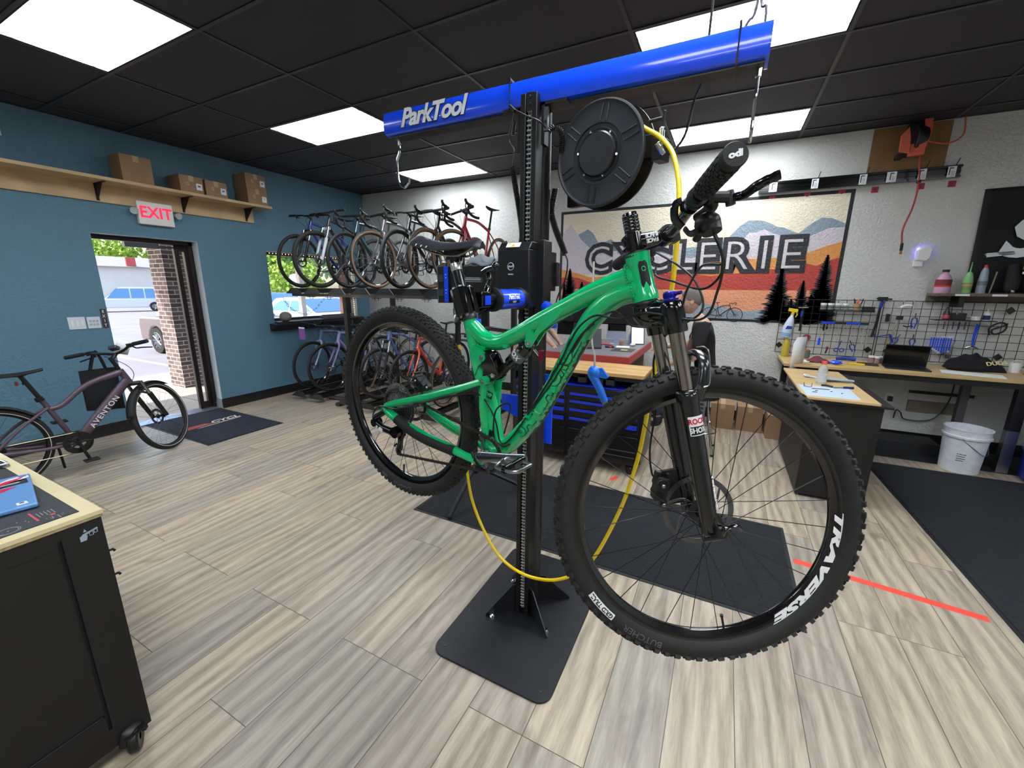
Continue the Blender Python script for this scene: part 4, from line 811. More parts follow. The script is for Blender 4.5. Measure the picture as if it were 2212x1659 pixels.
# cables of the stand
def coil(o, name, pts, r, n, rc, mat, label=None):
    P = cr(pts, 10); P, T, N = frames(P); Ls = [0]
    for a, b in zip(P, P[1:]): Ls.append(Ls[-1]+(b-a).length)
    out = []; K = n*10; j = 0
    for i in range(K+1):
        s = Ls[-1]*i/K
        while j < len(Ls)-2 and Ls[j+1] < s: j += 1
        f_ = (s-Ls[j])/max(1e-9, Ls[j+1]-Ls[j]); c = P[j].lerp(P[j+1], f_); B_ = T[j].cross(N[j]); a = 2*pi*i/10
        out.append(c+N[j]*r*cos(a)+B_*r*sin(a))
    return out
m = MB(SX); m.tube(cr([(-.815, 1.60, 2.29), (-.822, 1.60, 2.25), (-.845, 1.61, 2.19), (-.826, 1.62, 2.151), (-.832, 1.62, 2.09)], 5), .003, 6); m.cyl((-.815, 1.60, 2.246), (-.824, 1.605, 2.20), .007); m.tube(coil(st, '', [(-.832, 1.62, 2.09), (-.821, 1.62, 2.03), (-.799, 1.62, 1.922), (-.783, 1.615, 1.83), (-.779, 1.60, 1.79)], .0095, 52, 0, 0), .0028, 5); m.build('coiled_cable', CAB, st)
m = MB(SX); m.tube(cr([(-.81, 1.56, 2.283), (-.79, 1.555, 2.268), (-.738, 1.555, 2.238), (-.69, 1.56, 2.215), (-.668, 1.60, 2.19)], 5), .0032, 6); m.cyl((-.815, 1.56, 2.287), (-.79, 1.556, 2.264), .0065, m=0)
m.tube(coil(st, '', [(-.668, 1.60, 2.19), (-.65, 1.61, 2.205), (-.622, 1.62, 2.18), (-.625, 1.63, 2.12)], .008, 18, 0, 0), .0026, 5); m.build('coiled_cable', CAB, st)
m = MB(SX); m.tube(coil(st, '', [(-.690, 1.74, 2.02), (-.708, 1.75, 1.936), (-.692, 1.75, 1.87), (-.654, 1.75, 1.787), (-.640, 1.75, 1.755)], .0115, 46, 0, 0), .003, 5); m.tube(cr([(-.64, 1.75, 1.755), (-.628, 1.75, 1.72), (-.636, 1.75, 1.65), (-.668, 1.75, 1.577), (-.68, 1.74, 1.5)], 5), .003, 6); m.build('coiled_cable', CAB, st)
m = MB(SX); m.box((-.70, 1.66, 1.60), (-.668, 1.72, 1.76)); m.box((-.69, 1.70, 1.62), (-.655, 1.73, 1.72)); m.build('cable_box', BLK, st, bev=.003)
# loose cable over the right end of the beam and one dropping behind it
t = thing('overhead_cable', 'grey cable looped over the right end of the blue beam', 'cable', (-.01, 1.66, 2.392)); m = MB(Matrix.Translation(-t.location))
m.tube(cr([(-.060, 1.66, 2.396), (-.035, 1.66, 2.42), (-.012, 1.66, 2.52), (-.01, 1.68, 3.18)], 5), .004, 6); m.tube(cr([(.012, 1.66, 2.396), (.01, 1.66, 2.45), (-.008, 1.67, 2.53), (-.014, 1.68, 3.18)], 5), .004, 6); m.build('cable', pm('grey_cable', '4a4a50', .5), t)
m = MB(); m.tube(cr([(-.150, 1.75, 3.18), (-.150, 1.75, 2.5), (-.16, 1.75, 2.33), (-.178, 1.75, 2.265), (-.198, 1.75, 2.157), (-.235, 1.74, 2.105), (-.27, 1.70, 2.09)], 6), .0045, 6); o = m.build('hanging_cable', CAB); tag(o, 'dark cable hanging behind the blue beam down to the hose reel', 'cable')
# ---- hose reel
HR = Vector((-.47, 1.60, 2.085)); n_ = Vector((-.24, -.96, -.04)).normalized()
hr_ = thing('hose_reel', 'round black air hose reel mounted beside the stand post', 'hose reel', tuple(HR)); hx_ = Vector((0,0,1)).cross(n_).normalized(); hz = n_.cross(hx_)
RX = basis((0,0,0), hx_, hz, n_)
RG = pm('reel_dark_grey', '2b2e34', .45, bump=(200, .1))
m = MB(RX); m.lathe([(.0, .012), (.085, .012), (.088, .006), (.098, .006), (.101, .011), (.160, .004), (.166, .006), (.171, .010), (.176, .008), (.178, .0), (.174, -.006), (0, -.006)], (0,0,0), (0,0,1), 72)
m.build('front_flange', RG, hr_)
for i in range(6):
    a = radians(20+60*i)
    for da_ in (-.09, .09):
        a1, a2 = a+da_*1.35, a+da_*.8; m = MB(RX); m.tube([(.106*cos(a1), .106*sin(a1), .0105), (.160*cos(a2), .160*sin(a2), .0065)], .0035, 6); o = m.build('rib', RG, hr_)
m = MB(RX); m.lathe([(0, .020), (.070, .020), (.075, .016), (.076, .012), (.084, .012)], (0,0,0), (0,0,1), 48); m.build('hub_cap', pm('reel_gloss', '08090d', .3), hr_)
for i in range(6): a = radians(50+60*i); m = MB(RX); m.lathe([(0, .016), (.004, .016), (.0055, .011)], (.080*cos(a), .080*sin(a), 0), (0,0,1), 10); m.build('screw', CHROME, hr_)
m = MB(RX); m.lathe([(.178, -.078), (.182, -.074), (.182, -.066), (.095, -.066), (.095, -.006), (.174, -.006)], (0,0,0), (0,0,1), 72); m.lathe([(0, -.078), (.178, -.078)], (0,0,0), (0,0,1), 72); m.build('drum', BLK, hr_)
YEL = pm('yellow_hose', 'e6c400', .38, coat=.2)
m = MB(RX)
for k in range(6): m.torus((0, 0, -.015-.0095*k), (0,0,1), .125, .0078, 48, 8)
m.build('wound_hose', YEL, hr_)
m = MB(RX); m.box((-.19, -.15, -.12), (.02, .13, -.082)); m.cyl((0,0,-.12), (0,0,-.078), .04); m.box((.12, -.03, -.085), (.205, .045, -.055)); m.build('mounting_bracket', BLK, hr_, bev=.003)
m = MB(RX); m.box((.19, -.05, -.09), (.225, .02, -.02)); m.cyl((.17, .075, -.03), (.215, .075, -.03), .006, m=0); m.cyl((.215, .03, -.04), (.22, .10, -.04), .005, m=0); m.cyl((.222, -.02, -.02), (.222, .045, -.02), .009, m=1, n=12); m.cyl((.228, -.035, -.03), (.212, .0, -.01), .010, m=1, n=8); m.build('guide_arm', [BLK, CHROME], hr_, bev=.002)
m = MB(); HP = [(-.41, 1.60, 2.21), (-.36, 1.585, 2.18), (-.302, 1.56, 2.133), (-.249, 1.52, 2.090), (-.197, 1.45, 2.020), (-.167, 1.4, 1.935), (-.153, 1.36, 1.854), (-.147, 1.34, 1.775), (-.146, 1.33, 1.645), (-.155, 1.33, 1.536), (-.173, 1.34, 1.413), (-.186, 1.36, 1.28), (-.198, 1.38, 1.16), (-.218, 1.4, 1.013), (-.268, 1.43, 0.803), (-.362, 1.45, 0.549), (-.454, 1.46, 0.426), (-.573, 1.47, 0.352), (-.725, 1.5, 0.319), (-.86, 1.52, 0.372), (-.982, 1.55, 0.522), (-1.034, 1.56, 0.679), (-1.041, 1.55, 0.924), (-1.015, 1.5, 1.166), (-.973, 1.42, 1.349), (-.968, 1.4, 1.395)]
m.tube(cr(HP, 8), .0072, 12, m=0); o = m.build('air_hose', YEL); tag(o, 'yellow air hose looping down from the reel under the green bike', 'hose')
m = MB(); m.cyl((-.968, 1.40, 1.385), (-.955, 1.385, 1.47), .011, n=12); m.cyl((-.955, 1.385, 1.47), (-.95, 1.37, 1.53), .014, n=12); m.tube([(-.968, 1.40, 1.39), (-.964, 1.395, 1.43)], .0135, 12); c = m.build('hose_coupling', BLK, o)
# blow gun hanging in front of the tool chest
t = thing('blow_gun', 'bright blue air blow gun hanging behind the green down tube', 'blow gun', (-.36, 1.35, 1.30)); GB = pm('gun_blue', '1f74e8', .4)
g = MB(); g.tube(cr([(-.012, 0, .045), (-.022, 0, .03), (-.008, 0, .005), (.012, 0, -.03), (.028, 0, -.065)], 5), lambda t: .017-.005*t, 12); g.sph((-.012, 0, .034), .021, 14); g.prism([(-.028,.035),(.012,.052),(.036,.022),(.030,.016),(.006,.018),(-.005,.01)], basis((0,.006,0), (1,0,0), (0,0,1), (0,-1,0)), .012); g.build('body', GB, t)
g = MB(); g.cyl((.028, 0, -.065), (.031, 0, -.074), .009, m=0); g.cyl((.031, 0, -.074), (.037, 0, -.092), .0042, m=0); g.build('nozzle', SILV, t); g = MB(); g.tube(cr([(-.014, 0, .05), (-.016, 0, .09), (-.03, .0, .16), (-.05, .05, .4)], 4), .0035, 6); g.build('hanging_line', pm('clear_line', 'b5b0a8', .4), t)
# ---- accessory tray behind the clamp, with blue tool strip
t = thing('tool_tray', 'black plastic tool tray with a blue end strip behind the seat post', 'tray', (-1.11, 1.80, 1.56)); m = MB(Matrix.Translation(-t.location))
a0, a1, b0, b1, z0, z1 = -1.265, -.90, 1.76, 1.93, 1.555, 1.715
m.box((a0, b0, z0), (a1, b0+.004, z1-.05)).box((a0, b0, z1-.05), (a0+.05, b0+.004, z1)).box((a0+.05, b0+.006, z1-.055), (a1, b0+.012, z1)).box((a0, b1-.004, z0), (a1, b1, z1)).box((a0, b0, z0), (a1, b1, z0+.004)).box((a1-.004, b0, z0), (a1, b1, z1)).box((a0, b0, z0), (a0+.004, b1, z1))
for x in (-1.17, -1.08, -.99): m.box((x, b0+.004, z0), (x+.003, b1, z1-.01))
m.box((a0-.06, b0-.01, z0-.02), (a0, b0+.08, z1)); m.build('tray', BLKM, t, smooth=0, bev=.001)
m = MB(Matrix.Translation(-t.location)); m.box((a0-.018, b0-.014, z0-.015), (a0+.006, b0-.010, z1)); bs = m.build('tool_strip', BBL, t)
m = MB(Matrix.Translation(-t.location)); [m.cyl((a0-.006, b0-.0145, z), (a0-.006, b0-.0155, z), .0028, n=8) for z in (1.585, 1.60, 1.66, 1.675)]; m.build('strip_marks', WHITE, bs)
m = MB(Matrix.Translation(-t.location)); m.box((a0-.062, b0-.012, z0-.022), (a0-.056, b0+.082, z1+.004)); m.build('edge_plate', SILV, t)
[MB(Matrix.Translation(-t.location)).box((a0-.052, b0-.013, z), (a0-.024, b0-.009, z+.035)).build('bit_pocket', pm('pocket_grey', '3a3a3e', .4), t) for z in (1.57, 1.64)]
m = MB(Matrix.Translation(-t.location)); m.box((a0+.10, b1-.02, 1.35), (a0+.14, b1+.0, 1.60)); m.tube([(a0+.12, b1-.01, 1.40), (-.745, 1.74, 1.40)], .012, 8); m.build('tray_arm', BLK, t)
CLO = pm('grey_cloth', '98a3ab', .85, bump=(220, .5)); m = MB()
m.grid(lambda u, v: Vector((-1.185+.17*u, 1.80+.09*v, 1.722+.052*sin(pi*(.08+.84*v))*(.75+.25*sin(3.4*u+.6))*(1-.35*(2*u-1)**4)+.005*sin(14*u+5*v))), 22, 14)
m.grid(lambda u, v: Vector((-1.165+.14*u, 1.785+.05*v, 1.722+.026*sin(pi*v)+.010*sin(7*u))), 14, 8); m.grid(lambda u, v: Vector((-1.19+.18*u, 1.79+.10*v, 1.7185+.004*sin(9*u+4*v))), 14, 8)
o = m.build('shop_rag', CLO, smooth=60); sm = o.modifiers.new('s', 'SOLIDIFY'); sm.thickness = .004; tag(o, 'folded grey shop rag lying on the black tool tray', 'rag')
t = thing('lube_bottle', 'white and navy squeeze bottle with navy cap standing on the tool tray', 'bottle', (-.955, 1.80, 1.716)); m = MB(); m.lathe([(0,0),(.021,0),(.023,.004),(.023,.055),(.019,.066),(.011,.074),(.011,.078),(0,.078)], n=24); m.build('body', WHITE, t)
NAVY = pm('navy_plastic', '16245c', .35); m = MB(); m.lathe([(.0233,.006),(.0234,.05)], n=24, a0=.9, a1=5.6); m.build('label_band', NAVY, t); m = MB(); m.lathe([(0,.077),(.0125,.077),(.012,.094),(.006,.097),(.0045,.112),(0,.113)], n=18); m.build('cap', NAVY, t)
# second repair stand further back: slim pole, blue head and jaws
t = thing('tripod_stand', 'second slimmer repair stand with blue head behind the green bike', 'repair stand', (-1.62, 2.55, 0)); q = MB()
q.tube([(0,0,.18),(0,0,1.50)], .020, 16, m=0); q.cyl((0,0,1.34),(0,0,1.42), .034, m=1, n=20); q.box((-.05,-.035,1.36),(.05,.035,1.39), m=1); p_ = q.build('pole', [BLK, BBL], t)
q = MB(); q.tube([(0,0,1.46),(.02,-.12,1.46)], .024, 14); q.build('head', BBL, t)
for k in range(3):
    a = radians(35+120*k); q = MB(); q.tube([(0,0,.24),(.42*cos(a),.42*sin(a),.015)], .015, 10); q.build('leg', BLK, t)
# ================================================================= FOREGROUND CABINET
CB = pm('cabinet_black', '0b0a0b', .55); PLY = pm('birch_ply', 'd6c79c', .5, var=(9, .1)); PLY2 = pm('ply_edge', 'a8966c', .6, var=(60, .35))
t = thing('rolling_cabinet', 'black rolling workshop cabinet with plywood top in the near left corner', 'cabinet', (-2.3, .1, 0)); X = Matrix.Translation(-t.location)
cx0, cx1, cy0, cy1 = -2.95, -1.70, -.45, .45
m = MB(X); m.box((cx0, cy0, .062), (cx1-.012, cy1, .895)); m.box((cx1-.012, .355, .062), (cx1, cy1, .895)).box((cx1-.012, cy0, .062), (cx1, .345, .20)).box((cx1-.012, cy0, .205), (cx1-.004, .345, .84)).box((cx1-.012, cy0, .84), (cx1, .345, .895)).box((cx1-.012, .345, .062), (cx1-.001, .355, .14)).box((cx1-.012, .345, .86), (cx1-.001, .355, .895)); m.build('carcass', CB, t, smooth=0)
m = MB(X); m.box((cx1-.004, cy0, .202), (cx1+.001, .34, .206)); m.build('door_edge', DSTEEL, t)
m = MB(X); m.box((cx0, cy0, .895), (cx1+.004, cy1+.004, .905), m=1).box((cx0, cy0, .905), (cx1+.006, cy1+.006, .918), m=0); m.build('worktop', [PLY, PLY2], t, smooth=0)
for z in (.76, .67): MB(X).tube([(cx1-.02, cy1, z), (cx1-.02, cy1+.014, z), (cx1-.02, cy1+.018, z-.008)], .004, 8).build('hook', BLK, t)
for cx, cy in ((cx1+.0, cy1-.05), (cx1-.07, cy0+.08), (cx0+.08, cy1-.08), (cx0+.08, cy0+.08)):
    m = MB(X); m.lathe([(.012,-.014),(.040,-.016),(.046,-.010),(.046,.010),(.040,.016),(.012,.014)], (cx, cy, .046), (.5,.86,0), 28, m=0); m.lathe([(0,-.010),(.022,-.012),(.026,-.008)], (cx, cy, .046), (.5,.86,0), 20, m=1)
    m.box((cx-.03, cy-.03, .078), (cx+.03, cy+.03, .086), m=0); m.lathe([(0,-.024),(.052,-.024),(.052,.024),(0,.024)], (cx, cy, .048), (.5,.86,0), 20, m=0, a0=0, a1=pi*.9) if False else m.tube(cr([(cx-.012, cy+.03, .05), (cx-.008, cy+.02, .085), (cx, cy+.0, .092), (cx+.008, cy-.02, .085), (cx+.012, cy-.03, .05)], 5), .012, 8, m=0, sq=1.6)
    m.build('caster', [BLK, SILV], t)
# sticker on the cabinet: small grey camera-like mark
STK = pm('sticker_grey', '9aa6b8', .4); m = MB(X @ basis((cx1+.0006, .415, .852), (0,1,0), (0,0,1), (1,0,0)))
m.prism([(-.022,-.018),(-.008,-.018),(-.004,-.004),(-.014,.002),(-.022,-.004)], None, .0005); m.v = [tuple(v) for v in m.v]
m2 = MB(); X2 = X @ basis((cx1+.0006, .415, .852), (0,1,0), (0,0,1), (1,0,0)); m2.prism([(-.022,-.018),(-.008,-.018),(-.004,-.004),(-.012,.004),(-.022,-.002)], X2, .0005)
m2.prism([(-.016,.004),(.02,.013),(.022,.008),(-.012,-.002)], X2, .0006); m2.prism([(-.012,.01),(-.008,.02),(-.004,.01)], X2, .0005)
for a in ((0,-.008,.009,-.0065),(0,.004,.009,.0055),(0,-.008,.0015,.0055),(.0085,-.008,.010,.0055),(.011,-.004,.020,-.0025),(.011,.008,.020,.0095),(.0185,-.004,.020,.0095),(.011,-.004,.0125,.0095)): m2.box((a[0], a[1], 0), (a[2], a[3], .0006), X=X2)
m2.build('sticker', STK, t)
# bench mat, laptop, loose part
t = thing('bench_mat', 'dark printed setup mat lying on the near cabinet top', 'mat', (-2.3, .1, .918)); X = Matrix.Translation(-t.location)
m = MB(X); m.box((-2.50, -.30, .918), (-1.735, .415, .9205)); mm_ = m.build('mat', pm('bench_mat_dark', '25282e', .6, bump=(300, .2)), t, bev=.001)
MG = pm('mat_print_grey', '8f9094', .6); MR = pm('mat_print_red', 'c04058', .6); m = MB(X)
m.torus((-1.765, .275, .9207), (0,0,1), .020, .0008, 40, 4, m=0, rz=.0002); m.torus((-1.765, .275, .9207), (0,0,1), .024, .0008, 40, 4, m=0, rz=.0002); m.box((-1.767, .273, .9206), (-1.763, .277, .9209), m=0)
m.box((-1.85, .333, .9206), (-1.765, .338, .9209), m=1); m.box((-1.79, .365, .9206), (-1.775, .375, .9209), m=1)
for i in range(7): m.box((-1.765, .35+.006*i+.003*(i % 2), .9206), (-1.765+.004+.012*((i*5) % 3), .3525+.006*i, .9209), m=0)
for i in range(5): m.box((-1.83, .345+.008*i, .9206), (-1.79-.01*(i % 2), .347+.008*i, .9209), m=0)
for x, y in ((-1.81, .30), (-1.80, .315), (-1.785, .318)): m.box((x, y, .9206), (x+.005, y+.003, .9209), m=0)
m.build('printed_marks', [MG, MR], mm_, smooth=0)
t = thing('laptop', 'closed pale blue laptop covered in stickers on the near cabinet', 'laptop', (-2.06, .33, .9205), radians(-11)); LB = pm('laptop_blue', '6d9fd8', .35, .3)
m = MB(); m.box((-.17, -.23, .001), (.17, .07, .016)); m.build('body', LB, t, bev=.004); 
SR_ = pm('sticker_red2', 'c81e40', .4); SW = pm('sticker_white', 'e4e2ea', .4); SD = pm('sticker_dark', '23262c', .4); SV = pm('sticker_violet', '6a62b8', .4)
def stk(pts, mat, nm='sticker', z=.0161): MB().prism(pts, None, .0004, z0=z).build(nm, mat, t, smooth=0)
stk([(-.150,.063),(-.130,.067),(-.100,.048),(-.06,.000),(-.09,-.04),(-.145,.02)], SW); stk([(-.140,.055),(-.120,.045),(-.085,.0),(-.095,-.015),(-.125,.012),(-.128,.03)], SR_, z=.0165); stk([(-.155,.06),(-.140,.062),(-.138,.045),(-.152,.04)], SV, z=.0166)
stk([(-.118,.060),(-.062,.062),(-.058,-.055),(-.09,-.055)], SD); stk([(-.095,.04),(-.08,.045),(-.072,-.03),(-.085,-.03)], MG, z=.0165)
stk([(-.045,.035),(-.02,.01),(.015,-.05),(.03,-.12),(.0,-.2),(-.05,-.2),(-.06,-.05)], SR_); [stk([(-.04+.018*i,-.02-.02*i),(-.034+.018*i,-.02-.02*i),(-.03+.018*i,-.16),(-.036+.018*i,-.16)], SD, z=.0165) for i in range(3)]
stk([(.125,.048),(.150,.052),(.152,.028),(.128,.026)], SW); stk([(.130,.042),(.138,.044),(.139,.034),(.131,.032)], SD, z=.0165)
m = MB().tube(cr([(-2.47, .40, .93), (-2.44, .41, .945), (-2.41, .42, .935), (-2.42, .40, .93)], 5), .006, 8); m.cyl((-2.46, .40, .923), (-2.42, .42, .924), .012, n=10); o = m.build('brake_part', SILV); tag(o, 'silver bike brake part at the far left edge of the near cabinet', 'bike part')
# ================================================================= FLOOR MATS, TAPE
MAT1 = pm('dark_rib_mat', '13161d', .9, bump=(95, 1., .01), var=(70, .5)); EDGE = pm('mat_rubber_edge', '17191d', .6)
def fmat(x0, y0, x1, y1, label, rot=0, mat=MAT1, name='floor_mat', h=.007):
    t = thing(name, label, 'mat', ((x0+x1)/2, (y0+y1)/2, 0), rot); w_, d_ = (x1-x0)/2, (y1-y0)/2
    MB().box((-w_, -d_, 0), (w_, d_, h*.55)).build('border', EDGE, t, smooth=0); MB().box((-w_+.02, -d_+.02, h*.5), (w_-.02, d_-.02, h)).build('pile', mat, t, smooth=0); return t
fmat(-1.90, 2.12, .525, 3.12, 'dark ribbed mat on the floor behind the stand base plate')
fmat(1.39, 2.51, 3.1, 4.89, 'black rubber mat on the floor in front of the tool bench at right', .03)
fmat(1.0, 5.09, 3.0, 5.66, 'black mat lying under the long tool bench against the wall')
dm = fmat(-6.02, 2.11, -4.60, 2.94, 'dark entrance mat with a red and white cycling logo inside the door', mat=pm('entrance_mat', '161c2e', .85, var=(18, .55), bump=(200, .6)), name='door_mat')
DX = basis((.1, 0, .0075), (0,1,0), (-1,0,0), (0,0,1)); m = MB(); RM = pm('mat_red', 'b84a4e', .8); WM = pm('mat_white', 'd8d5d0', .8)
DX = TR(-.02, .0, .0072) @ basis((0,0,0), (0,-1,0), (1,0,0), (0,0,1))
DX = TR(-.02, .0, .0072) @ basis((0,0,0), (0,1,0), (-1,0,0), (0,0,1))
m.prism([(-.34,-.02),(-.02,.0),(-.05,.05),(-.30,.05)], DX, .0006, m=0); m.prism([(-.30,-.06),(.05,-.015),(.0,.01),(-.28,-.03)], DX, .0006, m=0); m.text('CYCL', .13, DX @ TR(.16, .03, .0004), d=.0005, off=.004, shear=.3, m=1); m.prism([(-.20,-.085),(.30,-.045),(.33,-.03),(-.15,-.07)], DX, .0006, m=1); m.prism([(.02,-.05),(.28,-.03),(.2,-.01)], DX, .0007, m=0); m.build('mat_logo', [RM, WM], dm, smooth=0)
TAPE = pm('orange_red_tape', 'e04a38', .6); m = MB(); m.box((-.42, -.024, 0), (.40, .024, .0006)); o = m.build('floor_tape', TAPE, loc=(.96, 2.695, .0)); o.rotation_euler.z = -.115; tag(o, 'strip of orange red tape on the floor beside the right mat', 'tape')
m = MB().box((-.05, -.02, 0), (.05, .02, .0006)); o = m.build('floor_tape', TAPE, loc=(-.70, 3.34, .0)); o.rotation_euler.z = 1.2; tag(o, 'short piece of orange red tape under the tool chest caster', 'tape')
# ================================================================= LEFT WALL
PINE = pm('pine_board', 'c9ac82', .55, var=(5, .18)); KRAFT = pm('kraft_cardboard', '9a7a5c', .75, var=(6, .12)); KRAFTD = pm('cardboard_tape', 'b59a78', .5)
t = thing('wall_shelf', 'long pale pine shelf on black brackets high on the teal wall', 'shelf', (XL, 1.5, 2.62)); X = Matrix.Translation(-t.location)
MB(X).box((XL, -1.0, 2.625), (-5.60, 3.80, 2.655)).build('shelf_board', PINE, t, smooth=0); MB(X).box((XL+.001, -1.0, 2.45), (XL+.022, 3.70, 2.625)).build('back_board', PINE, t, smooth=0)
for y in (.9, 2.095, 2.865, 3.60): q = MB(X); q.box((XL+.022, y-.012, 2.46), (XL+.027, y+.012, 2.624)); q.box((XL+.022, y-.012, 2.618), (-5.66, y+.012, 2.624)); q.add([(XL+.027, y-.004, 2.47), (XL+.027, y+.004, 2.47), (-5.72, y+.004, 2.618), (-5.72, y-.004, 2.618), (XL+.027, y+.004, 2.618), (XL+.027, y-.004, 2.618)], [(0,1,2,3),(0,3,5),(1,4,2),(0,5,4,1),(3,2,4,5)]); q.build('bracket', BLK, t)
def carton(nm_lab, lo, hi, lab=None, cat='box', group=None, rz=0, face='x', mark=None, open_=False):
    c = ((lo[0]+hi[0])/2, (lo[1]+hi[1])/2, lo[2]); sx_, sy_, sz_ = [(hi[i]-lo[i])/2 for i in range(3)]; sz_ *= 2
    t = thing('cardboard_box', nm_lab, cat, c, rz, group); q = MB(); q.box((-sx_, -sy_, 0), (sx_, sy_, sz_-.002)); q.box((-sx_, -sy_, sz_-.003), (sx_, -.002, sz_)).box((-sx_, .002, sz_-.003), (sx_, sy_, sz_)); q.build('carton', KRAFT, t, smooth=0, bev=.002)
    q = MB(); q.box((-sx_-.0004, -.025, sz_-.06), (sx_+.0004, .025, sz_+.0006)) if face == 'x' else q.box((-.025, -sy_-.0004, sz_-.06), (.025, sy_+.0004, sz_+.0006)); q.build('packing_tape', KRAFTD, t, smooth=0)
    X_ = basis((sx_+.0008, 0, 0), (0,1,0), (0,0,1), (1,0,0)) if face == 'x' else basis((0, -sy_-.0008, 0), (1,0,0), (0,0,1), (0,-1,0)); w_ = sy_ if face == 'x' else sx_
    if lab: q = MB(); q.box((w_-.075, .04, 0), (w_-.015, .11, .0005), X=X_, m=0); q.text(lab[0], .035, X_ @ Matrix.Translation((w_-.045, .080, .0006)), d=.0003, off=.0008, m=1); q.build('size_label', [PAPER, pm('label_ink_'+lab[1], lab[1], .5)], t)
    if mark: q = MB(); q.text(mark, .05, X_ @ Matrix.Translation((-w_*.35, sz_*.5, .0003)), d=.0003, off=.0004); q.build('print', pm('box_print', 'c3b39c', .7), t)
    return t
carton('tallest kraft box on the pine shelf, standing alone at the left', (-5.86, 2.235, 2.655), (-5.62, 2.50, 2.915))
carton('kraft box with white M label on the pine shelf, second box from the left', (-5.88, 2.745, 2.655), (-5.62, 2.985, 2.835), ('M', '2a2a30'), mark='G')
carton('kraft box with violet M label on the pine shelf, third box from the left', (-5.88, 3.01, 2.655), (-5.62, 3.25, 2.83), ('M', '5a3fb0'), mark='G')
carton('lower kraft box of the two stacked at the right end of the shelf', (-5.88, 3.50, 2.655), (-5.62, 3.76, 2.842), ('S', '6ac0a0'), mark='G')
carton('upper kraft box of the two stacked at the right end of the shelf', (-5.88, 3.495, 2.843), (-5.62, 3.755, 3.02), ('M', '5a3fb0'), mark='G')
t = thing('exit_sign', 'white EXIT sign with red letters and two emergency lamps above the door', 'sign', (XL+.0, 2.56, 2.27)); X = Matrix.Translation(-t.location)
m = MB(X); m.box((XL+.001, 2.40, 2.275), (XL+.05, 2.735, 2.515)); m.build('housing', WHITE, t, bev=.006)
XX = X @ basis((XL+.051, 2.568, 2.400), (0,1,0), (0,0,1), (1,0,0)); EXR = pm('exit_red', 'd8174a', .4, em=('e0183c', .9)); m = MB(); m.text('EXIT', .165, XX, d=.002, off=.0035, sx=.9); m.build('lettering', EXR, t)
for y, s in ((2.375, -1), (2.765, 1)):
    m = MB(X); m.cyl((XL+.02, y+s*-.02, 2.41), (XL+.05, y+s*.015, 2.405), .014); m.lathe([(0,-.02),(.025,-.02),(.038,.012),(.036,.020),(0,.024)], (XL+.06, y+s*.01, 2.405), (.9,s*.25,-.25), 20); m.build('lamp_head', pm('lamp_glass', 'c9d2d8', .1, .3), t)
def plate(nm, lab, cat, lo, hi, extra=None, mat=None):
    t = thing(nm, lab, cat, (XL, (lo[0]+hi[0])/2, lo[1])); X = Matrix.Translation(-t.location); MB(X).box((XL+.0005, lo[0], lo[1]), (XL+.007, hi[0], hi[1])).build('plate', mat or pm('switch_plate', 'd3dae4', .4), t, bev=.002)
    if extra: extra(t, X)
def sw1(t, X):
    for i in range(3): MB(X).box((XL+.007, 1.685+.037*i, 1.20), (XL+.010, 1.705+.037*i, 1.26)).build('rocker', WHITE, t, bev=.001)
def sw2(t, X):
    for i in range(3):
        for j in range(2): MB(X).box((XL+.007, 1.825+.026*i, 1.195+.035*j), (XL+.0095, 1.842+.026*i, 1.218+.035*j)).build('button', pm('button_grey', 'aab0b8', .5), t)
plate('light_switch', 'white triple rocker light switch plate on the teal wall beside the door', 'switch', (1.665, 1.165), (1.795, 1.29), sw1)
plate('keypad', 'white wall keypad between the light switch and the small exit plate', 'keypad', (1.808, 1.165), (1.912, 1.285), sw2)
def ex(t, X): m = MB(); [m.text(c, .040, X @ basis((XL+.0075, 1.948, 1.335-.048*i), (0,1,0), (0,0,1), (1,0,0)), d=.001, off=.001, sx=.8) for i, c in enumerate('EXIT')]; m.build('lettering', WHITE, t)
plate('exit_plate', 'narrow dark vertical EXIT plate at the left edge of the door opening', 'sign', (1.925, 1.165), (1.972, 1.365), ex, pm('plate_dark', '3b3536', .5))
o = MB().box((XL+.0005, .9, 2.90), (XL+.002, 1.53, 3.14)).build('wall_paper_sheet', PAPER); tag(o, 'edge of a white poster on the teal wall at the far upper left', 'poster')
o = MB().lathe([(0,0),(.04,.004),(.072,.028),(.085,.065),(.076,.105),(.045,.135),(0,.145)], (XL+.03, 3.99, 1.098), n=24).build('stone_ball', pm('stone_grey', '8a817c', .7, var=(12, .2), bump=(60, .3)), smooth=60); tag(o, 'round grey stone ball at the left end of the window sill', 'ornament')
o = MB().tube([(XL+.135, 4.37, 1.07), (XL+.14, 4.41, 1.035), (XL+.14, 4.49, 1.035), (XL+.135, 4.52, 1.08)], .003, 6).build('wire_hook', SILV); tag(o, 'bent wire hook hanging on the front of the dark window sill', 'hook')
t = thing('glass_tray', 'long clear tray of odds and ends on the window sill near the corner', 'tray', (XL-.02, 4.98, 1.098)); MB().box((-.06, -.31, .0), (.06, .31, .045)).build('tray', pm('tray_smoke', '8f8588', .2, alpha=.6), t, bev=.006); MB().box((-.05, -.28, .045), (.05, .30, .055)).build('contents', pm('tray_brown', '5c4540', .6, var=(30, .4)), t)
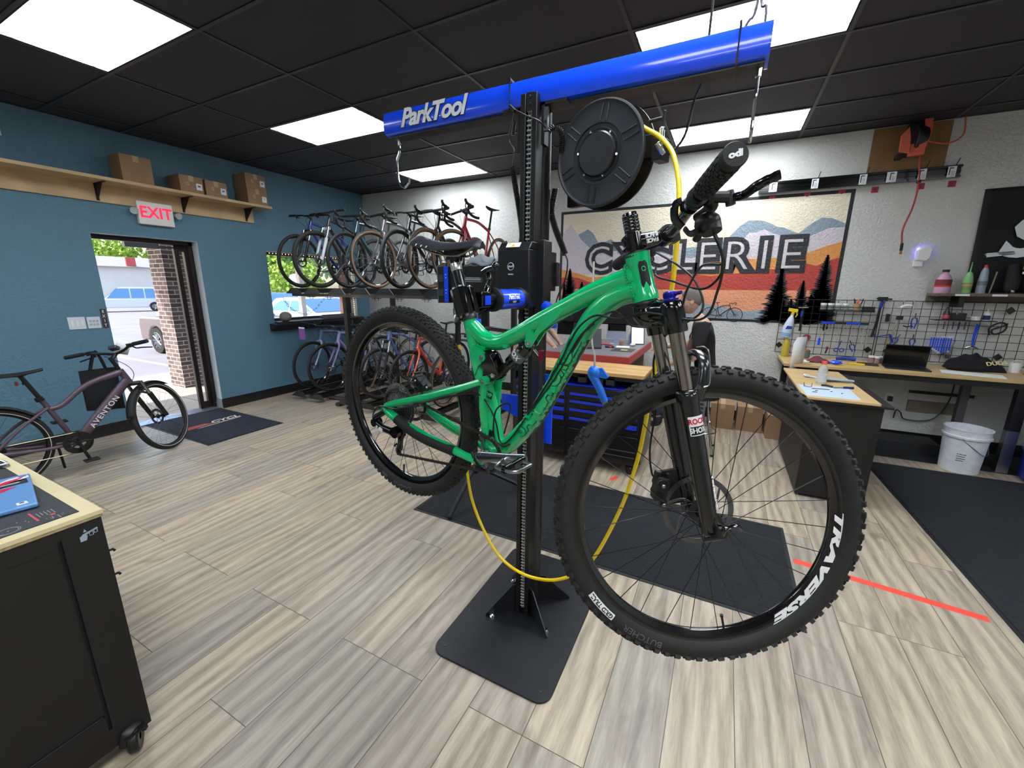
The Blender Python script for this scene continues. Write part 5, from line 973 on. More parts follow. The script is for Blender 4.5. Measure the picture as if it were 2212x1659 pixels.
# ================================================================= BIKES ON THE RACK
def col(h, r=.3): return pm('bike_'+h, h, r, coat=.5)
TAN = pm('tan_sidewall', '8d6f55', .7); WC = {}
def gwheel(par, M, R, tr, tan, ns=28, front=True, rimcol=None):
    key = (R, tr, ns, front)
    if key not in WC:
        a = MB().lathe([(R-tr*1.1, -.011), (R-tr*1.1-.02, -.010), (R-tr*1.1-.028, 0), (R-tr*1.1-.02, .010), (R-tr*1.1, .011)], (0,0,0), (0,1,0), 56)
        b = MB().lathe([(R-tr+tr*cos(radians(x)), tr*sin(radians(x))) for x in range(-60, 61, 20)], (0,0,0), (0,1,0), 56); 
        for i in range(56):
            for s in (-1, 1): an = 2*pi*i/56; b.add([Vector(((R-tr*.35+h_)*cos(an+da), s*tr*(.60-.15*e), (R-tr*.35+h_)*sin(an+da)))+Vector((0, s*y_, 0)) for h_, e in ((-.003, 0), (.004, 1)) for da, y_ in ((-.02, -.003), (.02, -.003), (.02, .003), (-.02, .003))], [(4,5,6,7),(0,1,5,4),(1,2,6,5),(2,3,7,6),(3,0,4,7)])
        c = MB()
        for s in (-1, 1): c.lathe([(R-tr*1.95, s*.009)] + [(R-tr+tr*cos(radians(x)), s*tr*sin(radians(x))) for x in (165, 140, 115, 90, 60)], (0,0,0), (0,1,0), 56)
        d = MB()
        for i in range(ns): an = 2*pi*i/ns; t_ = (.9 if i % 4 < 2 else -.9); s = 1 if i % 2 else -1; d.tube([(.02*cos(an+t_), s*.028, .02*sin(an+t_)), ((R-tr*1.1-.026)*cos(an), 0, (R-tr*1.1-.026)*sin(an))], .0011, 4)
        e = MB().lathe([(0,-.05),(.009,-.05),(.010,-.034),(.022,-.03),(.022,-.026),(.012,-.02),(.012,.02),(.022,.026),(.022,.03),(.010,.034),(.009,.05),(0,.05)], (0,0,0), (0,1,0), 18)
        f = MB().lathe([(.055,.036),(.08,.036),(.08,.038),(.055,.038),(.055,.036)], (0,0,0), (0,1,0), 36); [f.tube([(0,.037,0),(.06*cos(i*pi/3),.037,.06*sin(i*pi/3))], .003, 4) for i in range(6)]
        WC[key] = [x.build(n, mt, None) for x, n, mt in ((a, 'wheel', BLKG), (b, 'tyre', RUB), (c, 'sidewall', RUB), (d, 'spokes', DSTEEL), (e, 'hub', BLK), (f, 'brake_disc', SILV))]
        for o in WC[key]: COL.objects.unlink(o)
    A = WC[key]; w = A[0].copy(); COL.objects.link(w); w.parent = par; w.matrix_local = M
    for o in A[1:]:
        c = o.copy(); COL.objects.link(c); c.parent = w
        if o.name.startswith('sidewall') and tan: c.data = c.data.copy(); c.data.materials[0] = TAN
    return w
def gbike(label, fc, M, bars='flat', tan=False, susp=False, steer=0., R=.35, tr=.021, forkc=None, group=None, name='bicycle', sad_h=.97, tubes=.017, light=True, cat='bicycle', stemup=.0):
    b = thing(name, label, cat, M=M, group=group); C_ = col(fc); FC = col(forkc) if forkc else C_
    RA, FA, BB_ = Vector((0,0,R)), Vector((1.05,0,R)), Vector((.43,0,.285)); s = Vector((-.326,0,.946)); pp = Vector((.946,0,.326))
    fl = .47 if susp else .39; HB = FA-pp*.045+s*fl; HT = HB+s*(.12 if susp else .15); ST = BB_+Vector((-.284,0,.959))*(.46 if bars == 'flat' else .50)
    q = MB(); q.tube([BB_, ST], .0155, 10); q.tube(cr([ST-Vector((-.284,0,.959))*.03, (ST+HT)/2+Vector((0,0,.008)), HT-s*.025], 4), tubes, 10); q.tube(cr([BB_, (BB_+HB)/2+Vector((.01,0,-.01)), HB+s*.03], 4), tubes*1.35, 12); q.lathe([(0,0),(.024,0),(.021,.02),(.021,.10),(.023,(HT-HB).length),(0,(HT-HB).length)], HB, s, 16)
    for y in (-1, 1): q.tube(cr([BB_+Vector((-.02,y*.025,0)), BB_+Vector((-.10,y*.04,.015)), RA+Vector((.0,y*.065,0))], 4), .009, 8); q.tube(cr([ST+Vector((.01,y*.012,-.05)), (ST+RA)/2+Vector((0,y*.045,0)), RA+Vector((0,y*.065,0))], 4), .0075, 8)
    q.cyl(BB_-Vector((0,.038,0)), BB_+Vector((0,.038,0)), .021, n=14); q.build('frame', C_, b)
    gwheel(b, Matrix.Translation(RA), R, tr, tan, front=False)
    # steering group
    A = HB; Rs = Matrix.Rotation(steer, 3, s); G = Matrix.Translation(A) @ Rs.to_4x4() @ Matrix.Translation(-A)
    q = MB(G)
    if susp:
        q.tube([HB+Vector((0,-.06,0))+pp*.02-s*.03, HB-s*.015, HB+Vector((0,.06,0))+pp*.02-s*.03], .021, 10)
        for y in (-1, 1): o_ = Vector((0,y*.062,0))+pp*.03; q.cyl(HB+o_-s*.02, HB+o_-s*.18, .0155, m=1, n=12); q.tube([HB+o_-s*.17, FA+Vector((0,y*.062,0))-pp*.01], [.021,.016], 12)
        q.tube(cr([HB+Vector((0,-.062,0))+pp*.03-s*.18, HB+pp*-.005-s*.12, HB+Vector((0,.062,0))+pp*.03-s*.18], 5), .009, 8)
    else:
        for y in (-1, 1): q.tube(cr([HB+Vector((0,0,0))-s*.005, HB+Vector((0,y*.036,0))-s*.035, HB+Vector((0,y*.048,0))-s*.12, FA+Vector((0,y*.055,0))], 4), [.017,.017,.0165,.016,.016,.015,.0145,.014,.013,.012,.011,.010,.010], 10)
    q.build('fork', [BLK if susp and not forkc else FC, STEEL], b)
    gwheel(b, G @ Matrix.Translation(FA), R, tr, tan)
    q = MB(G); SB_ = HT+s*(.035+stemup); BC = SB_+pp*.075+s*.005; q.cyl(HT, SB_+s*.02, .016, n=12); q.tube([SB_, BC], .015, 10)
    st_ = q.build('stem', BLK, b); q = MB(G); g_ = MB(G)
    if bars == 'flat':
        P = [BC+Vector((-.03, y, .012*(abs(y) > .1))) if abs(y) > .05 else BC+Vector((0,y,0)) for y in (-.34,-.22,-.12,-.04,0,.04,.12,.22,.34)]; q.tube(cr(P, 4), .011, 10)
        for y in (-1, 1):
            g1 = MB(G); g1.tube([BC+Vector((-.03, y*.235, .012)), BC+Vector((-.031, y*.355, .013))], .0155, 12); g1.build('grip', GR, b)
            g_.tube(cr([BC+Vector((-.02, y*.205, .010)), BC+Vector((.012, y*.20, 0)), BC+Vector((.026, y*.24, -.006)), BC+Vector((.03, y*.31, -.008))], 4), .0065, 8); g_.cb(BC+Vector((-.015, y*.19, -.012)), (.035,.035,.03)); g_.build('brake_lever', BLK, b); g_ = MB(G)
    else:
        for y in (-1, 1):
            P = [BC, BC+Vector((0,y*.10,0)), BC+Vector((0,y*.20,.0)), BC+Vector((.05,y*.212,.002)), BC+Vector((.085,y*.214,-.02)), BC+Vector((.09,y*.22,-.065)), BC+Vector((.055,y*.228,-.105)), BC+Vector((.0,y*.236,-.125)), BC+Vector((-.04,y*.24,-.128))]
            q.tube(cr(P, 4), .0150, 10); g_.tube(cr([BC+Vector((.045,y*.212,.01)), BC+Vector((.09,y*.213,.022)), BC+Vector((.115,y*.214,.05)), BC+Vector((.112,y*.214,.066))], 4), lambda t: .0165-.002*t, 10); g_.tube(cr([BC+Vector((.115,y*.214,.03)), BC+Vector((.128,y*.218,-.01)), BC+Vector((.120,y*.222,-.075))], 4), .006, 8); g_.build('shift_lever', BLK, b); g_ = MB(G)
    q.build('handlebar', BLK, b)
    q = MB(G); q.tube(cr([BC+Vector((.02,-.18,0)), BC+Vector((.09,-.10,-.05)), HB+Vector((.06,-.03,.05)), HB+Vector((.0,-.02,-.02))], 6), .0025, 6); q.tube(cr([BC+Vector((.02,.18,0)), BC+Vector((.10,.08,-.06)), HB+Vector((.05,.03,.03)), FA+Vector((-.05,.05,.1))], 6), .0025, 6); q.build('cable', CAB, b)
    SD = BB_+Vector((-.284,0,.959))*((sad_h-.285)/.959); q = MB(); q.tube([ST, SD], .0135, 10); q.cyl(ST-Vector((0,.0,.01)), ST+Vector((-.004,0,.014)), .02, n=12); q.build('seatpost', BLK, b)
    q = MB()
    def sf(u, v):
        a = v*2*pi; hw = .068*(1-u)**1.1*min(1, .6+u*8)+.017*min(1, u*3)*(1-.4*max(0, u-.9)*10); return Vector((SD.x-.13+.27*u, hw*sin(a), SD.z+.035+.008*u-.012*sin(pi*u)-.016*(1-cos(a))*.5-.008*sin(a)**2))
    q.grid(sf, 12, 12); q.tube([SD+Vector((-.08,.02,.012)), SD+Vector((0,.02,0)), SD+Vector((.09,.012,.018))], .0035, 6); q.tube([SD+Vector((-.08,-.02,.012)), SD+Vector((0,-.02,0)), SD+Vector((.09,-.012,.018))], .0035, 6); q.build('saddle', BLKM, b, smooth=60)
    q = MB(); q.lathe([(.05,-.052),(.080,-.052),(.080,-.050),(.05,-.050),(.05,-.052)], BB_, (0,1,0), 36); [q.tube([BB_+Vector((0,-.051,0)), BB_+Vector((.07*cos(i*pi/2+.3),-.051,.07*sin(i*pi/2+.3)))], .006, 6) for i in range(4)]; a1 = Vector((.95,0,-.31))*.17
    q.tube([BB_+Vector((0,-.06,0)), BB_+a1+Vector((0,-.072,0))], .010, 8); q.tube([BB_+Vector((0,.06,0)), BB_-a1+Vector((0,.072,0))], .010, 8); q.cyl(BB_+Vector((0,-.065,0)), BB_+Vector((0,.065,0)), .012); q.build('crankset', BLK, b)
    for k, a in ((-1, a1), (1, -a1)): q = MB(); c = BB_+a+Vector((0, k*.115, 0)); q.cb(c, (.085,.07,.012)); q.cyl(c-Vector((0,k*.045,0)), c, .007); q.build('pedal', BLK, b, bev=.003)
    q = MB(); [q.lathe([(.012,-.05+.004*i),(.022+.005*i,-.05+.004*i),(.022+.005*i,-.048+.004*i),(.012,-.048+.004*i)], RA, (0,1,0), 22) for i in range(8)]; q.build('cassette', DSTEEL, b)
    q = MB(); q.tube([RA+Vector((-.01,-.075,-.02)), RA+Vector((.02,-.075,-.06)), RA+Vector((.04,-.065,-.07))], .012, 8); q.tube([RA+Vector((.04,-.065,-.07)), RA+Vector((.03,-.06,-.15))], .009, 8, sq=.4); q.build('rear_derailleur', BLK, b)
    q = MB(); q.tube([RA+Vector((0,-.045,.05)), BB_+Vector((0,-.051,.08))], .004, 4); q.tube([RA+Vector((.03,-.06,-.16)), BB_+Vector((0,-.051,-.08))], .004, 4); q.tube([RA+Vector((.045,-.055,-.06)), RA+Vector((.03,-.055,-.15))], .004, 4); q.build('chain', CHM, b)
    return b
def up(x, z, y=3.93, dx=0., lean=0.): # heading towards the room (-Y), contact of the front wheel at y
    return TR(x+dx, y+1.05, z, rz=-pi/2) @ Matrix.Rotation(lean, 4, 'X')
G1, G2 = 'bicycles on the upper tier of the rack', 'bicycles on the lower tier of the rack'; ZU, ZL = 1.592, .13
gbike('blue flat-bar bicycle at the far left of the upper rack tier', '1c2c8c', up(-5.22, ZU, 3.85), susp=True, group=G1, steer=.1)
gbike('black and white hardtail bicycle, second from the left on the upper rack tier', '222226', up(-4.86, ZU, 3.86), susp=True, group=G1, tr=.027, R=.365, forkc='c8ccd0', steer=-.05, tubes=.019)
gbike('dark teal drop-bar bicycle with black tyres, third from the left on the upper tier', '10404c', up(-4.40, ZU), bars='drop', group=G1, steer=.08)
gbike('grey drop-bar bicycle with tan tyres in the middle of the upper rack tier', '6c6870', up(-3.98, ZU, 3.98), bars='drop', tan=True, group=G1, steer=-.12)
gbike('black flat-bar bicycle just left of the black drop-bar one on the upper tier', '18181a', up(-3.60, ZU, 4.02), group=G1, steer=.05, tr=.024)
gbike('black drop-bar bicycle with tan tyres behind the green bike saddle', '1a1a1c', up(-3.18, ZU, 4.05), bars='drop', tan=True, group=G1, steer=-.1)
gbike('red drop-bar road bicycle at the right end of the upper rack tier', 'b01c2c', up(-2.86, ZU, 4.15), bars='drop', tan=True, group=G1, steer=-.3, tr=.017, R=.342, sad_h=1.0)
b1 = gbike('slate blue bicycle with a purple hang tag, leftmost on the lower rack tier', '54688c', up(-5.36, ZL, 3.98), group=G2, forkc='9fb4d8', steer=.1, tr=.017)
gbike('pale violet bicycle, second from the left on the lower rack tier', '9a94c8', up(-4.98, ZL, 3.98), group=G2, steer=-.1, tr=.019)
gbike('silver grey bicycle, third from the left on the lower rack tier', '8c8c96', up(-4.42, ZL, 4.02), group=G2, tan=True, steer=.12)
gbike('periwinkle blue hardtail bicycle seen through the rear wheel of the green bike', '5a76c0', up(-4.02, ZL, 3.98), group=G2, susp=True, tr=.026, steer=-.05)
gbike('bright orange bicycle on the lower rack tier, behind the green rear wheel', 'e0583a', up(-3.52, ZL, 4.0), group=G2, steer=-.08, tr=.019)
gbike('dark navy bicycle at the right end of the lower rack tier', '26304a', up(-3.04, ZL, 4.1), group=G2, steer=.1, tan=True)
o = MB().box((-5.10, 3.845, .93), (-4.98, 3.848, 1.09)).build('hang_tag', pm('tag_purple', '7a3f9c', .5)); tag(o, 'purple price tag hanging from the leftmost bike on the lower tier', 'tag'); MB().box((-5.10, 3.843, 1.075), (-4.98, 3.8445, 1.095)).build('tag_header', PAPER, o); o.location = (-.03, -.19, -.02)
# rack
t = thing('bike_rack', 'two-tier black bike rack along the wall in the far corner', 'rack', (-4.1, 4.6, 0)); X = Matrix.Translation(-t.location); RB = pm('rack_black', '161618', .45); RS = pm('rack_steel', '5c565c', .4, .7)
for z, nm in ((1.535, 'u'), (.075, 'l')):
    for y in (3.98, 4.98): MB(X).box((-5.62, y-.02, z-.06), (-2.45, y+.02, z-.022)).build('cross_rail', RS, t, smooth=0)
for z, xs in ((1.572, (-5.22,-4.86,-4.40,-3.98,-3.60,-3.18,-2.86)), (.11, (-5.36,-4.98,-4.42,-4.02,-3.52,-3.04))):
    for i, x in enumerate(xs):
        q = MB(X); q.box((x-.035, 3.72, z-.045), (x+.035, 5.30, z-.035)).box((x-.038, 3.72, z-.045), (x-.034, 5.30, z+.015)).box((x+.034, 3.72, z-.045), (x+.038, 5.30, z+.015)); q.prism([(-.17,-.055),(.15,-.055),(.08,.02),(-.05,.02)], X @ basis((x, 3.71, z), (1,0,0), (0,0,1), (0,1,0)), .012); q.build('wheel_tray', RB, t, smooth=0)
        q = MB(X); q.tube([(x-.03, 3.97, z-.03), (x-.03, 3.97, z-.13), (x+.03, 3.97, z-.13), (x+.03, 3.97, z-.03)], .004, 6); q.box((x-.06, 3.95, z-.108), (x+.06, 3.99, z-.102)); q.build('u_bolt', BLK, t)
for x in (-4.62, -2.50):
    for y in (4.04, 4.94): MB(X).box((x-.03, y-.03, 0), (x+.03, y+.03, 1.52)).build('upright', RB, t, smooth=0)
    MB(X).box((x-.04, 3.75, 0), (x+.04, 5.3, .045)).build('foot', RB, t, smooth=0)
# ================================================================= E-BIKE BY THE DOOR
EC = '5c4c58'; EF = pm('ebike_frame', EC, .4, .3, bump=(200, .05))
eb = thing('electric_bicycle', 'mauve grey electric bicycle leaning on its stand beside the front door', 'bicycle', M=TR(-4.93, .80, 0, rz=pi/2-.035) @ Matrix.Rotation(.03, 4, 'X'))
R_ = .345; RA = Vector((0,0,R_)); FA = Vector((1.10,0,R_)); BB_ = Vector((.46,0,.29)); s = Vector((-.375,0,.927)); pp = Vector((.927,0,.375)); HB = FA-pp*.05+s*.43; HT = HB+s*.15
q = MB(); ST = Vector((.335,0,.66)); q.tube([BB_, ST, ST+Vector((-.02,0,.05))], .019, 12); q.tube(cr([ST+Vector((.02,0,-.055)), ST+Vector((.10,0,-.035)), (ST+HT)/2+Vector((.02,0,.0)), HT-s*.03], 5), [.022,.021,.020,.019,.019,.019,.020,.020,.021,.021,.022,.023,.024,.026,.028,.03], 14)
q.tube(cr([BB_+Vector((.02,0,.0)), (BB_+HB)/2+Vector((-.01,0,-.0)), HB+s*.035], 5), lambda t: .036+.004*sin(pi*t), 18, sq=.85); q.lathe([(0,0),(.029,0),(.027,.03),(.026,.14),(.0,.15)], HB, s, 18); q.cyl(BB_-Vector((0,.045,0)), BB_+Vector((0,.045,0)), .034, n=18); q.tube([BB_+Vector((-.03,0,.02)), BB_+Vector((.05,0,.04))], .04, 12)
for y in (-1, 1): q.tube(cr([BB_+Vector((-.02,y*.035,-.01)), BB_+Vector((-.2,y*.055,.0)), RA+Vector((0,y*.075,-.01))], 4), .0135, 10); q.tube(cr([ST+Vector((.01,y*.014,-.04)), (ST+RA)/2+Vector((0,y*.055,.0)), RA+Vector((0,y*.075,0))], 4), .0115, 10)
q.build('frame', EF, eb)
dv = (HB+s*.035-BB_).normalized(); o_ = BB_+(HB-BB_)*.50; nv = Vector((0,-1,0)); X = basis(o_+nv*.0335-Vector((0,0,0)), dv, nv.cross(dv)*-1 if False else (-dv).cross(nv)*-1, nv)
q = MB(); q.text('AVENTON', .058, basis(o_+nv*.0345, dv, nv.cross(dv), nv), d=.001, off=.001, sx=1.05, sp=1.15); q.build('lettering', pm('ebike_letter', 'd8d4da', .4), eb)
gwheel(eb, Matrix.Translation(RA), R_, .026, False, front=False); SRm = Matrix.Rotation(.66, 3, s); G = Matrix.Translation(HB) @ SRm.to_4x4() @ Matrix.Translation(-HB)
gwheel(eb, G @ Matrix.Translation(FA), R_, .026, False)
for M_ in (Matrix.Translation(RA), G @ Matrix.Translation(FA)): q = MB(M_); [q.lathe([(R_-.034, s_*.0275), (R_-.030, s_*.0282)], (0,0,0), (0,1,0), 56) for s_ in (-1, 1)]; q.build('reflective_stripe', pm('reflective_white', 'd8d8dc', .3), eb)
q = MB(G); q.tube([HB+Vector((0,-.062,0))+pp*.025-s*.03, HB-s*.012, HB+Vector((0,.062,0))+pp*.025-s*.03], .021, 10)
for y in (-1, 1): o_ = Vector((0,y*.064,0))+pp*.035; q.cyl(HB+o_-s*.02, HB+o_-s*.17, .015, m=1, n=12); q.tube([HB+o_-s*.155, FA+Vector((0,y*.064,0))-pp*.012], [.022,.018], 12)
q.tube(cr([HB+Vector((0,-.064,0))+pp*.035-s*.16, HB+pp*-.0-s*.10, HB+Vector((0,.064,0))+pp*.035-s*.16], 5), .010, 8); q.build('fork', [BLK, SILV], eb)
q = MB(); a0_, a1_ = 60, 190
for k, (C_, G_, (a0_, a1_)) in enumerate(((RA, Matrix.Identity(4), (35, 175)), (FA, G, (55, 170)))):
    q = MB(G_); q.grid(lambda u, v: Vector((C_.x+(R_+.018-.012*(2*v-1)**2)*cos(radians(a0_+(a1_-a0_)*u)), .034*(2*v-1), C_.z+(R_+.018-.012*(2*v-1)**2)*sin(radians(a0_+(a1_-a0_)*u)))), 24, 4); o = q.build('mudguard', BLKM, eb, smooth=60); sm = o.modifiers.new('s', 'SOLIDIFY'); sm.thickness = .003
q = MB(G); q.cyl(HT, HT+s*.12, .016, n=14); q.tube([HT+s*.10, HT+s*.115+pp*.07], .017, 12); q.build('stem', BLK, eb); BC = HT+s*.12+pp*.075
q = MB(G); q.tube(cr([BC+Vector((-.07,-.34,.05)), BC+Vector((-.05,-.20,.05)), BC+Vector((-.0,-.09,.02)), BC, BC+Vector((0,.09,.02)), BC+Vector((-.05,.20,.05)), BC+Vector((-.07,.34,.05))], 5), .0115, 10); q.build('handlebar', BLK, eb)
for y in (-1, 1):
    q = MB(G); q.tube([BC+Vector((-.052,y*.22,.05)), BC+Vector((-.071,y*.355,.05))], .0175, 12); q.build('grip', GR, eb)
    q = MB(G); q.cb(BC+Vector((-.035,y*.175,.045)), (.04,.035,.035)); q.tube(cr([BC+Vector((-.02,y*.18,.035)), BC+Vector((.02,y*.18,.015)), BC+Vector((.025,y*.23,.01)), BC+Vector((.01,y*.32,-.005))], 4), .006, 8); q.build('brake_lever', BLK, eb)
q = MB(G @ Matrix.Translation(BC+Vector((.01,.0,.055))) @ Euler((0,.5,0)).to_matrix().to_4x4()); q.cb((0,0,0), (.05,.07,.035)); q.build('display', pm('display_grey', '3d4048', .3), eb, bev=.005)
q = MB(G); q.tube(cr([BC+Vector((.0,.10,.0)), BC+Vector((.12,.05,-.10)), HB+Vector((.11,.02,.08)), HB+Vector((.03,.02,-.02))], 6), .003, 6); q.build('cable', CAB, eb)
q = MB(); q.tube([ST, Vector((.245,0,.905))], .0155, 12); q.cyl((.318,0,.685), (.308,0,.715), .026, n=14); q.tube([(.34,-.012,.70), (.29,-.012,.712)], .006, 6); q.build('seatpost', BLK, eb); q = MB(); q.cb((.255,0,.845), (.02,.02,.02)); q.cb((.215,0,.85), (.014,.035,.028), m=1); q.build('rear_light', [BLK, pm('red_lens', '9c2030', .2)], eb)
q = MB(); q.grid(lambda u, v: Vector((.08+.29*u, (.085*(1-u)**1.05*min(1,.6+u*8)+.019*min(1,u*3))*sin(2*pi*v), .94+.012*u-.012*sin(pi*u)-.024*(.5-.5*cos(2*pi*v)))), 14, 14); q.tube([(.14,.02,.922),(.24,.02,.905),(.34,.01,.935)], .004, 6); q.tube([(.14,-.02,.922),(.24,-.02,.905),(.34,-.01,.935)], .004, 6); q.build('saddle', BLKM, eb, smooth=60)
q = MB(); q.lathe([(.05,-.062),(.092,-.062),(.092,-.058),(.05,-.058),(.05,-.062)], BB_, (0,1,0), 40); q.lathe([(.086,-.070),(.096,-.070),(.096,-.066),(.086,-.066)], BB_, (0,1,0), 40); [q.tube([BB_+Vector((0,-.066,0)), BB_+Vector((.088*cos(i*2*pi/5),-.066,.088*sin(i*2*pi/5)))], .008, 6) for i in range(5)]; a1 = Vector((.25,0,-.97))*.165; q.tube([BB_+Vector((0,-.075,0)), BB_+a1+Vector((0,-.085,0))], .012, 8); q.tube([BB_+Vector((0,.07,0)), BB_-a1+Vector((0,.085,0))], .012, 8); q.build('crankset', BLK, eb)
for k, a in ((-1, a1), (1, -a1)): q = MB(); c = BB_+a+Vector((0, k*.13, 0)); q.cb(c, (.095,.075,.014)); q.cyl(c-Vector((0,k*.05,0)), c, .008); q.build('pedal', BLK, eb, bev=.003)
q = MB(); q.tube([RA+Vector((0,-.06,.04)), BB_+Vector((0,-.06,.09))], .004, 4); q.tube([RA+Vector((.03,-.06,-.13)), BB_+Vector((0,-.06,-.09))], .004, 4); q.build('chain', pm('chain_gold', '8c8468', .4, .8), eb); q = MB(); q.tube([RA+Vector((0,-.08,-.02)), RA+Vector((.04,-.07,-.07)), RA+Vector((.03,-.06,-.14))], .011, 8); q.build('rear_derailleur', BLK, eb)
q = MB(); q.lathe([(0,-.04),(.07,-.04),(.075,-.03),(.075,.03),(.07,.04),(0,.04)], RA, (0,1,0), 24); q.build('hub_motor', BLK, eb); q = MB(); q.tube([(.36,.05,.25),(.40,.20,.01)], .010, 8); q.build('kickstand', BLK, eb)
t = thing('tote_bag', 'black tote bag hanging from the handlebar of the electric bicycle', 'bag', (-5.06, 1.55, .50)); BG = pm('bag_black', '0f1016', .85, bump=(150, .2)); q = MB()
q.grid(lambda u, v: Vector((.0+.055*sin(2*pi*v)*(.35+.65*(1-u)), .135*cos(2*pi*v)*(1-.03*u)-.0, .36*u-.05*(1-u)*(.5+.5*cos(2*pi*v*1+.6)))), 8, 24); q.add([(.055*sin(2*pi*j/24), .135*cos(2*pi*j/24), -.05*(.5+.5*cos(2*pi*j/24+.6))) for j in range(24)], [tuple(range(24))]); q.build('bag_body', BG, t, smooth=60)
for dx in (-.02, .02): q = MB(); q.tube(cr([(dx, -.055, .35), (dx+.01, -.025, .46), (.03, .0, .53), (dx+.01, .03, .46), (dx, .055, .35)], 5), .007, 6, sq=.35); q.build('handle', BG, t)
o = MB().add([(0,0,0),(.0,.10,.015),(.01,.09,.15),(.01,-.01,.13)], [(0,1,2,3)]).build('paper_card', PAPER, loc=(-5.0, 1.66, 1.0)); o.rotation_euler = (-.45,0,-.4); tag(o, 'white paper card clipped to the stem of the electric bicycle', 'card'); sm = o.modifiers.new('s', 'SOLIDIFY'); sm.thickness = .0006
# ================================================================= OUTSIDE
CONC = pm('concrete', 'c9bfb4', .85, var=(2.5, .1), bump=(40, .2)); ASPH = pm('asphalt', '8f8c92', .9, var=(1.2, .15), bump=(60, .4)); BRM = None
struct('ground_1', MB().add([(-9.4,-40,-.16),(-9.4,80,-.16),(-19,80,-.16),(-19,-40,-.16),(-90,80,-.85),(-90,-40,-.85),(-9.4,-40,-.5),(-9.4,80,-.5),(-90,80,-1.2),(-90,-40,-1.2)], [(0,1,2,3),(3,2,4,5),(6,9,8,7),(0,6,7,1),(5,4,8,9)]), ASPH, smooth=0); struct('ground_2', MB().box((-9.4, -30, -.30), (XL-TH, 60, -.03)).box((-9.55, -30, -.30), (-9.4, 60, -.045)), CONC, smooth=0)
m = MB(); [m.box((-9.4, y, -.0298), (XL-TH, y+.012, -.0290)) for y in (1.2, 2.5, 3.05, 4.6, 6.1, 7.6)]; m.box((-7.75, -5, -.0298), (-7.74, 30, -.029)); struct('trim_5', m, pm('joint_dark', '7d746b', .9), smooth=0)
m = MB(); [m.box((-14.6, y, -.16), (-9.9, y+.10, -.157)) for y in (1.9, 4.55, 7.2, 9.9, 12.6)]; struct('trim_6', m, pm('line_paint', 'e8e6e2', .7), smooth=0)
def brick_mat():
    m, n, b = node_mat('brick_wall'); N = n.nodes.new; Lk = n.links.new; g = N('ShaderNodeTexCoord'); s_ = N('ShaderNodeSeparateXYZ'); Lk(g.outputs['Object'], s_.inputs[0]); a = N('ShaderNodeMath'); Lk(s_.outputs[0], a.inputs[0]); Lk(s_.outputs[1], a.inputs[1]); c = N('ShaderNodeCombineXYZ'); Lk(a.outputs[0], c.inputs[0]); Lk(s_.outputs[2], c.inputs[1])
    br = N('ShaderNodeTexBrick'); Lk(c.outputs[0], br.inputs[0]); br.inputs['Scale'].default_value = 1; br.inputs['Brick Width'].default_value = .20; br.inputs['Row Height'].default_value = .067; br.inputs['Mortar Size'].default_value = .006; br.inputs['Color1'].default_value = lin('5e4a48'); br.inputs['Color2'].default_value = lin('84706c'); br.inputs['Mortar'].default_value = lin('d8cfc8'); Lk(br.outputs[0], b.inputs['Base Color']); b.inputs['Roughness'].default_value = .85; return m
o = MB().box((-8.20, 3.385, -.03), (-7.77, 3.815, 2.75)).build('brick_pillar', brick_mat(), smooth=0); tag(o, 'brown brick pillar standing outside the open front door', 'pillar')
struct('roof_porch', MB().box((-8.75, -12, 2.75), (XL-TH, 22, 2.95)).box((-8.75, -12, 2.45), (-8.6, 22, 2.75)), pm('porch_soffit', 'cfc8c0', .8), smooth=0)
t = thing('porch_post', 'slim white porch post outside the window with a hanging chain', 'post', (-8.0, 5.85, -.03)); MB().box((-.05,-.05,0),(.05,.05,2.5)).build('shaft', pm('post_white', 'e4e0dc', .7), t, smooth=0); q = MB(); q.tube([(0,0,2.2),(0,.3,2.48)], .03, 6); q.tube([(0,0,2.2),(0,-.3,2.48)], .03, 6); q.build('brace', WHITE, t)
t = thing('brown_porch_post', 'brown wooden porch post at the right edge of the window view', 'post', (-8.0, 6.95, -.03)); MB().box((-.07,-.07,0),(.07,.07,2.5)).build('shaft', pm('brown_wood', '7a5444', .7), t, smooth=0); q = MB(); q.tube([(0,0,1.7),(0,-.35,2.1)], .035, 6); q.build('brace', pm('brown_wood', '7a5444'), t)
P = cr([(-7.9,5.35,1.40),(-7.9,5.5,1.18),(-7.9,5.75,1.05),(-7.9,6.0,1.08),(-7.9,6.35,1.38)], 5); q = MB()
for i in range(len(P)-1): c = (P[i]+P[i+1])/2; d = (P[i+1]-P[i]).normalized(); q.torus(c, Vector((1,0,0)) if i % 2 else Vector((0,-d.z,d.y)), .022, .005, 12, 5)
o = q.build('chain', pm('chain_blue_grey', '4e6a8c', .4, .6)); tag(o, 'blue grey decorative chain hanging outside the window', 'chain')
LEAF = [pm('leaf_light', '8fae3c', .6), pm('leaf_mid', '5f8a3a', .6), pm('leaf_blue', '7d9c6c', .6)]; BARK = pm('bark', '5a4c40', .9)
